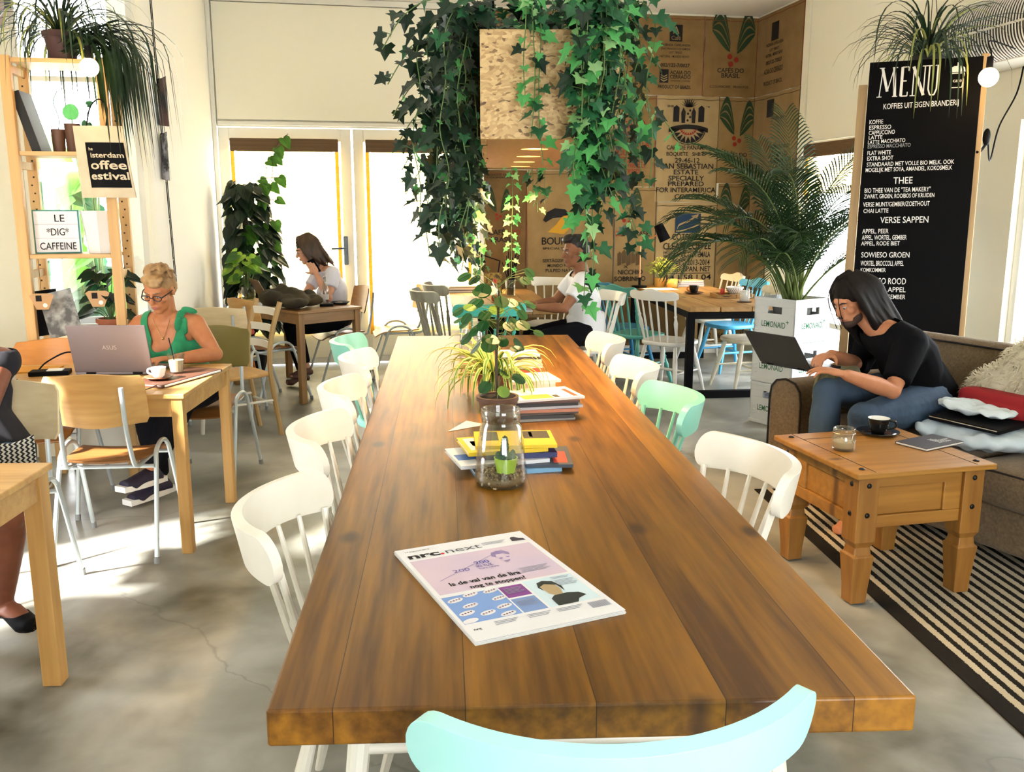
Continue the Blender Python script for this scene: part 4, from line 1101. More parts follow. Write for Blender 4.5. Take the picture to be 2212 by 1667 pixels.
# ------------------------------------------------------------------ tall climbing plant in the far left corner
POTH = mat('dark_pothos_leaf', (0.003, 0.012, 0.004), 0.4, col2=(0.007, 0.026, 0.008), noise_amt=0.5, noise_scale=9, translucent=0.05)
POTL = mat('lit_pothos_leaf', (0.10, 0.30, 0.03), 0.35, col2=(0.36, 0.52, 0.06), noise_amt=0.6, noise_scale=14, translucent=0.4)  # yellower copy of the pothos leaf, lit look put into its colour
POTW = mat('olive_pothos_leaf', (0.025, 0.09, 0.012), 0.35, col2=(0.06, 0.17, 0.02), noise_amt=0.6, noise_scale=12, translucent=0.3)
t = thing('climbing_plant', 'tall dark climbing pothos in the far left corner beside the terrace door', 'plant', (-0.86, 8.86, 0), 0)
q = MB(); q.lathe([(0, 0), (0.12, 0), (0.15, 0.28), (0.155, 0.30), (0.135, 0.30), (0.13, 0.27), (0, 0.27)], 24); q.build('pot', BLACK, t, smooth=True)
q = MB(); q.cyl((0, 0, 0.2), (0.0, 0.02, 1.75), 0.03, 0.025, 10); q.build('moss_pole', mat('moss_pole', (0.03, 0.025, 0.012), 0.95, bump=.8, bump_scale=80), t)
rq = random.Random(7); mb = MB()
for k in range(340):
    z = 0.42 + 1.36 * rq.random(); a = rq.uniform(0, 2 * PI); r = (0.05 + 0.20 * math.sqrt(rq.random())) * (1.15 - 0.62 * ((z - 0.42) / 1.36) ** 2) 
    x = r * math.cos(a) * 1.1; y = min(0.10, r * math.sin(a) * .9); x = max(x, -0.12)
    d = V((math.cos(a), math.sin(a), -rq.uniform(.3, 1.6))); mb.cur = rq.choices((0, 1), (9, 1))[0]
    leaf(mb, (x, y, z), d, V((math.cos(a), math.sin(a) - .4, 0.9)), rq.uniform(.10, .17), HEART, fold=.15, bend=.2)
mb.build('foliage', [POTH, POTW], t)
for k in range(6):      # sparse shoots along the blind and over the lintel
    pts = [V((0.05 * k - .1, 0.0, 1.45)), V((0.06 * k - .05, -0.02, 1.75)), V((0.02 + 0.055 * k, 0.05, 1.95 + 0.06 * (k % 3))), V((0.12 + .06 * k, 0.10, 2.02 + 0.10 * (k % 3)))] if k > 3 else [V((0.05, -0.05, 1.1 + .2 * k)), V((0.16, -0.06, 1.2 + .2 * k)), V((0.26 + .03 * k, -0.05, 1.22 + .2 * k))]
    P = smoothpts(pts, 5); s = MB(); s.cur = 0; s.tube(P, 0.003, 5); s.cur = 1
    for j in range(5, len(P), 4):
        leaf(s, P[j], V((rq.uniform(0, 1), -.3, -rq.uniform(.2, .9))), V((0.2, -1, .5)), rq.uniform(.09, .13), HEART, fold=.2, bend=.2)
    s.build('shoot', [STEMB, POTW], t)
# pothos cuttings in a jar on the corner table
t = thing('cutting_jar', 'glass jar with yellow-green pothos cuttings on the corner table', 'plant', (-0.80, 8.14, 0.745), 0)
q = MB(); q.lathe([(0, .004), (.05, .004), (.06, .015), (.062, .09), (.05, .115), (.052, .13)], 20, close=False); q.build('jar', JARG, t, smooth='all')
q = MB(); q.lathe([(0, .006), (.054, .006), (.056, .075), (0, .075)], 18); q.build('water', thin_glass('water', (0.9, 0.92, 0.7), 0.06), t)
mb = MB()
for k in range(34):
    a = rq.uniform(0, 2 * PI); r = rq.uniform(.02, .13); z = .13 + rq.uniform(0, .30); p = V((r * math.cos(a), r * math.sin(a), z)); mb.cur = 2
    petiole(mb, (0, 0, .1), p, .002, .03); mb.cur = rq.choices((0, 1), (5, 2))[0]
    leaf(mb, p, V((math.cos(a), math.sin(a), -rq.uniform(0, .9))), V((0, -.7, 1)), rq.uniform(.08, .12), HEART, fold=.15, bend=.2)
mb.build('foliage', [POTL, POTW, STEMM], t)

# ------------------------------------------------------------------ spider plants on the shelf top and over the menu board
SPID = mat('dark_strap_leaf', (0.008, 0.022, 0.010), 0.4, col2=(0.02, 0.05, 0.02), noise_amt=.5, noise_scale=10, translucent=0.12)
SPIDL = mat('lit_strap_leaf', (0.22, 0.26, 0.06), 0.45, col2=(0.34, 0.36, 0.10), noise_amt=.5, noise_scale=10, translucent=0.3)  # lighter strap leaf copy, being lit is painted into its colour
def spider(label, loc, n, lo, hi, cat='plant', pot=True, seed=1, name='spider_plant', azr=(0, 2 * PI), mats=(SPID, SPIDL), mw=(8, 1), w=0.016, rise=(0.3, 1.4), drop=(1.6, 3.2), potm=TERRA, ps=1.0):
    t = thing(name, label, cat, loc, 0); r_ = random.Random(seed); z0 = 0
    if pot:
        q = MB(); q.lathe([(0, 0), (.065 * ps, 0), (.085 * ps, .12 * ps), (.095 * ps, .12 * ps), (.095 * ps, .15 * ps), (.08 * ps, .15 * ps), (.078 * ps, .13 * ps), (0, .13 * ps)], 22); q.build('pot', potm, t, smooth=True); z0 = 0.13 * ps
    k = 0; per = 12
    while k < n:
        mb = MB()
        for j in range(min(per, n - k)):
            az = r_.uniform(*azr); c = r_.choices((0, 1), mw)[0]
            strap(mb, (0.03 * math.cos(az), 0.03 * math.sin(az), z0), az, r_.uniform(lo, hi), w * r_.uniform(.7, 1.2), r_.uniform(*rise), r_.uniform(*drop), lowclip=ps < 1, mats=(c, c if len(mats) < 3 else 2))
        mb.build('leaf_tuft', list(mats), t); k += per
    return t
# variegated one in terracotta on the long table
VAR1 = mat('spider_edge_cream', (0.46, 0.50, 0.14), 0.5, translucent=0.25); VAR2 = mat('spider_centre_green', (0.06, 0.20, 0.03), 0.5, translucent=0.2)
spider('variegated spider plant in a terracotta pot on the long table', (0.60, 3.60, 0.76), 78, .20, .36, seed=3, mats=(VAR1, VAR1, VAR2), w=.019, rise=(0.3, 1.35), drop=(2.2, 4.2), azr=(1.2, 6.6), ps=0.85)
# pilea with round leaves
t = thing('pilea_plant', 'tall money plant with round leaves in a dark brown pot on the long table', 'plant', (0.545, 3.20, 0.76), 0)
POTB = mat('dark_brown_pot', (0.10, 0.05, 0.03), 0.6)
q = MB(); q.lathe([(0, 0), (.055, 0), (.072, .10), (.078, .10), (.078, .115), (.068, .115), (.066, .105), (0, .105)], 24); q.build('pot', POTB, t, smooth=True)
q = MB(); q.lathe([(0, .098), (.067, .098), (.067, .108), (0, .112)], 20); q.build('soil', SOIL, t)
PIL = mat('pilea_leaf', (0.008, 0.05, 0.014), 0.35, col2=(0.02, 0.10, 0.025), noise_amt=.5, noise_scale=16, translucent=.15); PILL = mat('pale_pilea_leaf', (0.16, 0.33, 0.05), 0.35, col2=(0.25, 0.42, 0.1), noise_amt=.5, noise_scale=16, translucent=.35)
q = MB(); st = smoothpts([(0, 0, .1), (-.004, 0, .25), (.004, .0, .42), (0.006, .0, .50)], 6); q.tube(st, [.0065 - .003 * i / len(st) for i in range(len(st))], 8); q.build('trunk', STEMB, t, smooth=True)
DISC = [(0.22, 0.03), (0.40, 0.16), (0.5, 0.42), (0.46, 0.68), (0.28, 0.91), (0.12, 0.985), (0, 1.0)]
rl = random.Random(21)
for k in range(56):
    mb = MB(); low = k > 47
    z = (0.12 if low else 0.26 + .26 * rl.random()); a = rl.uniform(0, 2 * PI); ln = rl.uniform(.06, .15) if not low else rl.uniform(.03, .07)
    p0 = V((0, 0, z)); p1 = p0 + V((math.cos(a) * ln, math.sin(a) * ln * .8, rl.uniform(-.03, .10))); c = rl.choices((0, 1), (9, 1))[0]
    mb.cur = 2; petiole(mb, p0, p1, .0011, .015); mb.cur = c
    leaf(mb, p1 - V((math.cos(a), math.sin(a), 0)) * .01, V((math.cos(a), math.sin(a), -rl.uniform(.2, 1.0))), V((math.cos(a) * .6, math.sin(a) * .6 - .5, .8)), rl.uniform(.040, .062), DISC, fold=-.12, bend=.1)
    mb.build('leaf', [PIL, PILL, STEMM], t)
# ------------------------------------------------------------------ coffee sacks papering the back wall
def burlap(name, c1, c2):
    return mat(name, c1, 0.95, col2=c2, noise_amt=0.5, noise_scale=7, bump=0.5, bump_scale=420, spec=0.1, sheen=0.1)
SK = burlap('brown_burlap', (0.30, 0.185, 0.075), (0.24, 0.145, 0.055)); SKD = burlap('dark_burlap', (0.20, 0.12, 0.05), (0.15, 0.09, 0.035))
SKL = burlap('pale_burlap', (0.44, 0.32, 0.16), (0.37, 0.26, 0.12)); SKM = burlap('tan_burlap', (0.36, 0.235, 0.10), (0.29, 0.185, 0.075))
INK = mat('black_print', (0.012, 0.010, 0.010), 0.9); INKR = mat('red_print', (0.28, 0.025, 0.012), 0.9); INKG = mat('green_print', (0.02, 0.05, 0.018), 0.9)
INKY = mat('yellow_print', (0.55, 0.28, 0.02), 0.9); INKB = mat('blue_print', (0.012, 0.035, 0.075), 0.9); SEAM = mat('red_seam', (0.22, 0.05, 0.02), 0.9); THREAD = mat('dark_seam', (0.10, 0.06, 0.025), 0.95)
rs = random.Random(5)
def sack(label, x0, x1, z0, z1, m=SK, wall='back', lift=0.0):
    """one sack nailed flat to the wall; returns the thing and a function giving a print frame at wall position x, z"""
    if wall == 'back': t = thing('coffee_sack', label, 'coffee sack', (x0, 9.196 - lift, z0), 0, 'coffee sacks covering the wall')
    else: t = thing('coffee_sack', label, 'coffee sack', (4.289 - lift, x1, z0), rad(-90), 'coffee sacks covering the wall')
    w, h = x1 - x0, z1 - z0; rows = []
    for k in range(13):
        r = []
        for i in range(13):
            u, v = i / 12, k / 12; ex = 0.006 * noise.noise(V((x0 * 3 + u * 4, z0 * 3 + v * 4, 1))) if 0 < i < 12 or True else 0
            r.append(V((w * u + (ex if i in (0, 12) else 0), -0.009 - 0.004 * noise.noise(V((x0 + u * 3, z0 + v * 3, 7))), h * v + (ex if k in (0, 12) else 0))))
        rows.append(r)
    q = MB(); q.shell(rows, 0.004); q.build('cloth', m, t, smooth=True)
    q = MB(); q.tube([(0.01, -0.014, h - 0.035 + .004 * math.sin(i)) if False else (w * i / 10, -0.014, h - 0.035 + 0.004 * math.sin(i * 2.1)) for i in range(11)], 0.003, 5); q.tube([(w - .006, -0.013, h * i / 10) for i in range(11)], 0.004, 5)
    q.build('seam', SEAM if m in (SK, SKD) else THREAD, t)
    return t, (lambda x, z: frame(((x - x0) if wall == 'back' else (x1 - x), -0.0155, z - z0), (1, 0, 0), (0, 0, 1)))
def prints(t, fr, lines, m=INK):
    for txt, x, z, h, w in lines: q = MB(); q.text(txt, fr(x, z), h * 1.38, bold=0.012, align='CENTER', width=w); q.build('lettering', m, t)
def shape(q, fr, x, z, pts, s=1.0, mirror=False):
    M_ = fr(x, z); q.add([M_ @ V((p[0] * s * (-1 if mirror else 1), p[1] * s, 0)) for p in pts], [tuple(range(len(pts))) if not mirror else tuple(range(len(pts)))[::-1]])
def stripes_leaf(q, fr, x, z, s, mirror=False):
    """a leaf cut into ribbons, curling upward to one side"""
    for k in range(4):
        a, b = k * 0.25 + 0.02, k * 0.25 + 0.21; pts = []
        for i in range(9):
            t_ = i / 8; wdt = math.sin(PI * (0.08 + 0.86 * t_)) ; pts.append((-0.10 - 0.55 * t_, a * 1.1 * wdt + 0.55 * t_ ** 1.5 - .1))
        for i in range(8, -1, -1):
            t_ = i / 8; wdt = math.sin(PI * (0.08 + 0.86 * t_)); pts.append((-0.10 - 0.55 * t_, b * 1.1 * wdt + 0.55 * t_ ** 1.5 - .1))
        shape(q, fr, x, z, pts, s, mirror)
def disc(q, fr, x, z, r, n=16, half=False, sq=1.0):
    shape(q, fr, x, z, [(r * math.cos(2 * PI * i / n), r * sq * math.sin(2 * PI * i / n)) for i in range(n)])
def rect(q, fr, x, z, w, h): shape(q, fr, x, z, [(-w / 2, -h / 2), (w / 2, -h / 2), (w / 2, h / 2), (-w / 2, h / 2)])
def leaf_logo(t, fr, x, z, s, word=True, wz=-0.36):
    q = MB(); stripes_leaf(q, fr, x, z, s); stripes_leaf(q, fr, x + .02 * s, z - .05 * s, s * .95, True); q.build('leaf_print', INKG, t)
    q = MB(); disc(q, fr, x - .1 * s, z - .22 * s, .075 * s); disc(q, fr, x + .1 * s, z - .30 * s, .075 * s); disc(q, fr, x - .06 * s, z - .42 * s, .075 * s); q.build('cherry_print', INKR, t)
# upper row
t, f = sack('coffee sack at the top of the wall printed A CAFE and PRODUCT OF BRAZIL', 2.77, 3.71, 2.67, 3.44, SK)
q = MB(); rect(q, f, 3.40, 3.27, .135, .16); q.build('logo_block', INK, t)
q = MB(); fq = f; M_ = f(3.40, 3.265); M_.translation.y -= .001; q.text('A', M_, .10, bold=.01, align='CENTER'); M_ = f(3.40, 3.205); M_.translation.y -= .001; q.text('Café', M_, .055, align='CENTER'); q.build('lettering', SKM, t)
prints(t, f, [('FAZENDA CAPELANDIA', 3.40, 3.145, .022, .31), ('JOAO FRANCISCO DE ALMEIDA', 3.40, 3.110, .020, .31), ('LOT 780027', 3.40, 3.075, .020, .14), ('NATURAL - MUNDO NOVO', 3.39, 3.035, .022, .31), ('002/122-7/0027', 3.40, 2.945, .036, .31), ('ACAIA DO', 3.46, 2.875, .036, .22), ('CERRADO', 3.46, 2.833, .036, .22), ('ORGANIC COFFEE', 3.46, 2.805, .012, .21), ('PRODUCT OF BRAZIL', 3.40, 2.735, .034, .35)])
q = MB(); rect(q, f, 3.285, 2.855, .095, .13); q.build('logo_block', INK, t)
q = MB()
for k in range(3): shape(q, lambda a, b, f=f: Matrix.Translation((0, -.001, 0)) @ f(a, b), 3.285, 2.80 + .022 * k, [(-.035, .018), (0, 0), (.035, .018), (.035, .028), (0, .01), (-.035, .028)])
q.build('logo_mark', SKL, t)
t, f = sack('coffee sack in the upper right corner of the back wall with a striped leaf print', 3.715, 4.285, 2.665, 3.44, SK)
leaf_logo(t, f, 4.02, 3.14, .36); prints(t, f, [('CAFÉS DO', 4.00, 2.905, .045, .29), ('BRASIL', 4.00, 2.855, .045, .2), ('C.COOPERCAFE    PRODUTOS', 3.99, 2.755, .022, .42)])
t, f = sack('coffee sack hidden behind the hanging planter and its ivy, topmost on the left', 1.43, 2.765, 1.92, 3.44, SK)
t, f = sack('narrow coffee sack with a stacked red text beside the ivy', 2.77, 3.22, 1.76, 2.665, SK)
prints(t, f, [('OCAÑA', 2.94, 2.34, .075, .36), ('CATARILLO', 2.95, 2.24, .07, .40), ('GUATEMALA', 2.95, 2.15, .06, .40), ('BOURBON', 2.95, 2.07, .055, .36), ('ESTATE', 2.93, 2.0, .055, .30), ('CLIMATE FRIENDLY', 2.93, 1.95, .04, .37), ('CERTIFIED', 2.92, 1.895, .04, .27)], INKR)
# the pale sack
t, f = sack('pale coffee sack printed CAFE DE PANAMA under a round crest', 3.225, 3.90, 1.605, 2.665, SKL, lift=0.004)
prints(t, f, [('CAFE DE PANAMA', 3.555, 2.135, .042, .44), ('BOQUETE   SHB-EP', 3.555, 2.072, .038, .44), ('29-46-12', 3.565, 2.003, .05, .27), ('SAN SEBASTIAN', 3.565, 1.942, .055, .58), ('ESTATE', 3.555, 1.885, .05, .27), ('SPECIALLY', 3.56, 1.822, .05, .39), ('PREPARED', 3.56, 1.765, .05, .39), ('FOR INTERAMERICA', 3.56, 1.703, .05, .65), ('COFFEE', 3.57, 1.635, .05, .26)])
q = MB(); n = 24; cx, cz, r = 3.565, 2.375, .185                                     # crest: half disc of rays, ribbon, shield with plume
q2 = MB()
for k in range(9):
    a0, a1 = PI + PI * k / 9, PI + PI * (k + 1) / 9; am = (a0 + a1) / 2
    shape(q, f, cx, cz - .03, [(r * .95 * math.cos(a0), r * .80 * math.sin(a0)), (r * .95 * math.cos(a1), r * .80 * math.sin(a1)), (r * .5 * math.cos(am), r * .42 * math.sin(am))])
    shape(q2, f, cx, cz - .03, [(r * .5 * math.cos(a0), r * .36 * math.sin(a0)), (r * .5 * math.cos(a1), r * .36 * math.sin(a1)), (r * .3 * math.cos(am), r * .2 * math.sin(am))])
arc = [(r * 1.03 * math.cos(PI + PI * i / 20), r * .88 * math.sin(PI + PI * i / 20)) for i in range(21)]
for i in range(20): shape(q, f, cx, cz - .03, [arc[i], arc[i + 1], (arc[i + 1][0] * .95, arc[i + 1][1] * .95), (arc[i][0] * .95, arc[i][1] * .95)])
for i in range(10):
    u0, u1 = -1 + .2 * i, -.8 + .2 * i; y0, y1 = .02 - .035 * u0 * u0 + .03, .02 - .035 * u1 * u1 + .03
    shape(q, f, cx, cz - .04, [(u0 * r * 1.15, y0 - .045), (u1 * r * 1.15, y1 - .045), (u1 * r * 1.15, y1), (u0 * r * 1.15, y0)])
for sx in (-1, 1):
    shape(q, f, cx + sx * .135, cz + .115, [(-.032, -.08), (.032, -.08), (.032, .06), (0, .085), (-.032, .06)])
    shape(q, f, cx + sx * .055, cz + .085, [(-.022, -.06), (.015, -.06), (.02, .05), (-.005, .095), (-.028, .04)])
for k in range(4): disc(q, f, cx + (-.012, .014, -.01, .012)[k], cz + .05 + .033 * k, .012)
for k in range(9):
    a = rad(30 + 15 * k); shape(q, f, cx, cz + .16, [(.02 * math.cos(a) - .01, .02), (.12 * math.cos(a), .12 * math.sin(a)), (.02 * math.cos(a) + .012, .02)])
q.build('crest_print', INK, t); q2.build('crest_rays', INKR, t)
prints(t, f, [('TM', cx + .205, 2.555, .016, .035), ('SHB', cx - .2, 2.553, .02, .07)])
t, f = sack('coffee sack right of the pale crest one with a dark leaf print behind the palm', 3.90, 4.285, 1.80, 2.66, SKM)
leaf_logo(t, f, 4.10, 2.32, .30); prints(t, f, [('CAFÉS DO', 4.09, 2.07, .04, .27), ('BRASIL', 4.09, 2.02, .04, .18)])
# lower row
t, f = sack('dark coffee sack left of the yellow bird one, lettered CAFÉS DO BRASIL', 1.43, 1.875, 0.62, 1.915, SKD)
leaf_logo(t, f, 1.58, 1.52, .2); q = MB()
prints(t, f, [('CAFÉ', 1.56, 1.275, .055, .17), ('BRASIL', 1.61, 1.205, .05, .22), ('PRODUCE OF BRAZIL', 1.62, 1.86, .02, .34), ('COOPERCAFE', 1.6, 1.835, .016, .28)]); prints(t, f, [('S DO', 1.73, 1.275, .055, .15)], INKR)
t, f = sack('tan coffee sack printed BOURBON under a yellow bird', 1.88, 2.80, 0.62, 1.915, SKM)
prints(t, f, [('BOURBON', 2.26, 1.175, .075, .46), ('SPECIALTY COFFEE', 2.26, 1.125, .022, .44), ('SERTÃOZINHO', 2.19, .995, .032, .30), ('MUNDO NOVO', 2.24, .945, .032, .30), ('PULPED NATURAL', 2.26, .895, .032, .38), ('Specialty Prepared to Order', 2.2, .82, .022, .46)])
q = MB(); shape(q, f, 2.22, 1.36, [(-.13, -.06), (.04, -.08), (.10, -.02), (.11, .10), (.03, .11), (-.04, .02)]); q.build('bird_body', INKY, t)
q = MB(); shape(q, f, 2.20, 1.45, [(-.13, -.05), (-.06, -.01), (.03, .0), (.12, .03), (.07, .08), (-.04, .09), (-.12, .05), (-.16, -.03)]); q.build('bird_wing', INK, t)
t, f = sack('tan coffee sack printed NICCHIO SOBRINHO with red cherries, behind the desk lamp', 2.805, 3.25, 0.62, 1.755, SKM)
q = MB(); stripes_leaf(q, f, 2.93, 1.47, .24, True); q.build('leaf_print', INKG, t)
q = MB(); [disc(q, f, 2.93 + a, 1.385 + b_, .02) for a, b_ in ((-.03, .03), (.03, .015), (-.01, -.03))]; q.build('cherry_print', INKR, t)
prints(t, f, [('DO BRASIL', 3.03, 1.255, .055, .30)]); prints(t, f, [('CAFÉS', 2.85, 1.255, .055, .09)], INKR)
prints(t, f, [('NICCHIO', 2.98, .86, .05, .27), ('SOBRINHO', 2.98, .79, .05, .34), ('X', 2.93, .925, .03, .05)])
q = MB()
for k in range(5): shape(q, f, 2.86 + .05 * k, 1.02 + .02 * (k % 2), [(-.02, -.07), (.018, -.06), (.02, .05), (0, .08), (-.02, .05)])
q.build('figure_print', THREAD, t)
t, f = sack('coffee sack printed CLEAN COFFEE GUATEMALA above the back table', 3.255, 3.925, 0.62, 1.60, SKL)
q = MB(); rect(q, f, 3.60, 1.385, .28, .20); q.build('logo_block', INKB, t)
def fo(a, b): return Matrix.Translation((0, -.001, 0)) @ f(a, b)
q = MB(); sw = smoothpts([(-.12, -.085, 0), (-.10, -.02, 0), (0, .02, 0), (.08, .07, 0)], 5); 
for i in range(len(sw) - 1): shape(q, fo, 3.60, 1.385, [(sw[i].x, sw[i].y - .008), (sw[i + 1].x, sw[i + 1].y - .012), (sw[i + 1].x, sw[i + 1].y + .012), (sw[i].x, sw[i].y + .008)])
shape(q, fo, 3.60, 1.385, [(.03, .075), (.10, .045), (.115, .095)])
sw = smoothpts([(-.13, -.08, 0), (-.06, -.075, 0), (.03, -.05, 0), (.14, -.005, 0)], 5)
for i in range(len(sw) - 1): shape(q, fo, 3.60, 1.385, [(sw[i].x, sw[i].y - .007), (sw[i + 1].x, sw[i + 1].y - .007), (sw[i + 1].x, sw[i + 1].y + .007), (sw[i].x, sw[i].y + .007)])
q.build('logo_mark', SKL, t)
prints(t, f, [('COTESCO', 3.585, 1.215, .065, .31), ('CLEAN COFFEE', 3.60, 1.115, .07, .53), ('PRODUCTO DE', 3.465, 1.065, .028, .25), ('PRODUCT OF', 3.465, 1.03, .028, .25), ('GUATEMALA', 3.735, 1.032, .06, .25), ('COSECHA', 3.465, .985, .03, .25), ('C R O P', 3.465, .945, .03, .25), ('2013-2014', 3.735, .948, .06, .25), ('150 LBS. SPAN. NET', 3.60, .882, .055, .53), ('14 | 58 | 04', 3.62, .795, .055, .50)])
q = MB(); rect(q, f, 3.60, .862, .54, .006); q.build('rule_print', INK, t)
t, f = sack('coffee sack in the lower right corner of the back wall behind the palm', 3.93, 4.285, 0.62, 1.795, SKM)
leaf_logo(t, f, 4.12, 1.50, .26); prints(t, f, [('CAFÉS DO', 4.1, 1.22, .04, .27)])
t, f = sack('dark coffee sack along the floor on the left, behind the man in white', 1.43, 2.80, 0.11, 0.615, SKD)
t, f = sack('dark coffee sack along the floor in the middle, behind the teal chairs', 2.805, 3.50, 0.11, 0.615, SKD)
t, f = sack('coffee sack along the floor on the right, numbered 02 and A', 3.505, 4.285, 0.11, 0.615, SKM)
prints(t, f, [('Specialty Prepared', 3.75, .42, .025, .30), ('02   064   027   A', 4.06, .16, .06, .42), ('Finca Nacional', 4.0, .25, .022, .3)])
# right wall, between the corner and the pilaster
t, f = sack('coffee sack on the side wall top, repeating the A CAFE print', 8.20, 9.18, 2.665, 3.44, SK, 'right')
q = MB(); rect(q, f, 8.78, 3.25, .15, .17); q.build('logo_block', INK, t)
prints(t, f, [('FAZENDA CAPELANDIA', 8.78, 3.12, .03, .36), ('LOT 780027', 8.78, 3.07, .025, .2), ('NATURAL - MUNDO NOVO', 8.78, 3.02, .03, .36), ('002/122-7/0027', 8.78, 2.95, .036, .34), ('ACAIA DO CERRADO', 8.78, 2.86, .05, .4), ('PRODUCT OF BRAZIL', 8.78, 2.75, .04, .4)])
t, f = sack('coffee sack on the side wall, second from the top, printed ACAIA DO CERRADO', 8.20, 9.18, 1.80, 2.66, SKM, 'right')
q = MB(); rect(q, f, 8.80, 2.52, .15, .17); q.build('logo_block', INK, t)
prints(t, f, [('FAZENDA', 8.62, 2.40, .03, .26), ('002/122-7/0027', 8.55, 2.12, .036, .40), ('ACAIA DO', 8.55, 2.04, .05, .32), ('CERRADO', 8.55, 1.98, .05, .32), ('PRODUCT OF BRAZIL', 8.55, 1.88, .04, .40)])
t, f = sack('coffee sack on the side wall behind the palm fronds', 8.75, 9.18, 0.62, 1.795, SKM, 'right')

# ------------------------------------------------------------------ chalkboard menu leaning behind the sofa
CHALKB = mat('chalkboard', (0.0035, 0.0035, 0.004), 0.6, spec=0.06); CHALK = mat('white_chalk', (0.82, 0.82, 0.80), 0.9); CHALKG = mat('faint_chalk', (0.30, 0.31, 0.32), 0.9)
BW = 0.60; BH = 2.39
t = thing('menu_chalkboard', 'tall black chalkboard menu leaning behind the sofa', 'chalkboard', (3.225, 4.77, 0.012), 0)
t.rotation_euler = (rad(-6.0), 0, rad(-34.0))
q = MB(); q.bx(-BW / 2, BW / 2, 0, 0.018, 0, BH); q.build('board', CHALKB, t, bevel=0.002)
EASEL = wood('easel_wood', (0.50, 0.34, 0.17), (0.36, 0.23, 0.10), 'z', 9, 0.6)
q = MB(); q.bx(-BW / 2 - 0.055, -BW / 2 - 0.005, 0.03, 0.075, 0, BH - 0.12); q.bx(BW / 2 - 0.01, BW / 2 + 0.03, 0.0185, 0.06, 0, BH + .02); q.bx(-BW / 2 - 0.05, BW / 2, 0.0185, 0.04, 1.1, 1.15); q.build('back_frame', EASEL, t, bevel=0.003)
def bp(px, py):
    v = (py - 133) / 592.0; lx = 1882 - 14.5 * v; rx = 2125 - 29 * v
    return (-BW / 2 + BW * (px - lx) / (rx - lx), BH - 1.48 * v)
def chalk(q, txt, x0, x1, py, hpx, dy=-1, shear=0.0, bold=0.006):
    a = bp(x0, py); b_ = bp(x1, py); h = hpx * 0.0025
    q.text(txt, frame((a[0], -0.0012, a[1] - h / 2), (1, 0, 0.02), (0, 0, 1)), h * 1.38, bold=bold, width=(b_[0] - a[0]), shear=shear)
q = MB()
for args in [('KOFFIES UIT EIGEN BRANDERIJ', 1916, 2076, 236, 13), ('KOFFIE', 1887, 1917, 271, 10), ('ESPRESSO', 1887, 1935, 284, 10), ('CAPPUCCINO', 1887, 1944, 296, 10), ('LATTE', 1887, 1917, 307, 9), ('LATTE', 1886, 1911, 318, 9), ('MACCHIATO', 1915, 1967, 316, 9), ('FLAT WHITE', 1886, 1937, 343, 10), ('EXTRA SHOT', 1886, 1943, 356, 10),
             ('STANDAARD MET VOLLE BIO MELK. OOK', 1886, 2072, 370, 10), ('MOGELIJK MET SOYA, AMANDEL, KOKOSMELK', 1884, 2068, 383, 10), ('THEE', 1946, 1987, 408, 16), ('BIO THEE VAN DE "TEA MAKERY"', 1884, 2025, 431, 11), ('ZWART, GROEN, ROOIBOS OF KRUIDEN', 1884, 2034, 445, 10), ('VERSE MUNT/GEMBER/ZOETHOUT', 1883, 2025, 464, 11), ('CHAI LATTE', 1884, 1938, 479, 10), ('VERSE SAPPEN', 1922, 2024, 500, 15),
             ('APPEL, PEER', 1884, 1941, 527, 11), ('APPEL, WORTEL, GEMBER', 1884, 1980, 542, 11), ('APPEL, RODE BIET', 1883, 1966, 556, 10), ('SOWIESO GROEN', 1884, 1987, 583, 13), ('WORTEL, BROCCOLI, APPEL', 1884, 1976, 603, 12), ('KOMKOMMER', 1884, 1938, 619, 10), ('SOWIESO ROOD', 1884, 1982, 645, 15), ('SELDERIJ, APPEL', 1884, 1982, 665, 12), ('GEMBER', 1943, 1982, 681, 11)]:
    chalk(q, *args)
q.build('lettering', CHALK, t)
q = MB(); chalk(q, 'ESPRESSO MACCHIATO', 1886, 1979, 328, 9); q.build('faint_lettering', CHALKG, t)
q = MB()                                                                # MENU in tall drawn capitals
def stroke(q, pts, w):
    for i in range(len(pts) - 1):
        a, b_ = V((*pts[i], 0)), V((*pts[i + 1], 0)); d = (b_ - a).normalized(); s_ = V((-d.y, d.x, 0)) * w / 2
        q.add([V((p.x, -0.0012, p.y)) for p in (a - s_, b_ - s_, b_ + s_, a + s_)], [(0, 1, 2, 3)])
def cap(q, x, z, w, h, segs, serifs):
    for s_ in segs: stroke(q, [(x + a * w, z + b_ * h) for a, b_ in s_[0]], s_[1])
    for a, b_ in serifs: stroke(q, [(x + a * w - .014, z + b_ * h), (x + a * w + .014, z + b_ * h)], .005)
zb = bp(1900, 214)[1]; hh = .165
xM = bp(1906, 200)[0]
cap(q, xM, zb, .085, hh, [([(0, 0), (.14, 1)], .005), ([(.10, 1), (.5, .18)], .015), ([(.5, .18), (.86, 1)], .005), ([(.86, 1), (1, 0)], .016)], [(0, 0), (1, 0), (.08, 1), (.92, 1)])
xE = bp(1951, 200)[0]
cap(q, xE, zb, .04, hh, [([(.15, 0), (.15, 1)], .015), ([(.1, 1), (1, 1)], .006), ([(.1, .52), (.8, .52)], .006), ([(.1, 0), (1, 0)], .006), ([(1, 1), (1, .86)], .005), ([(1, 0), (1, .14)], .005)], [])
xN = bp(1977, 200)[0]
cap(q, xN, zb, .065, hh, [([(.05, 0), (.05, 1)], .006), ([(.0, 1), (.95, 0)], .016), ([(.95, 0), (.95, 1)], .006)], [(.05, 0), (.95, 1)])
xU = bp(2009, 200)[0]
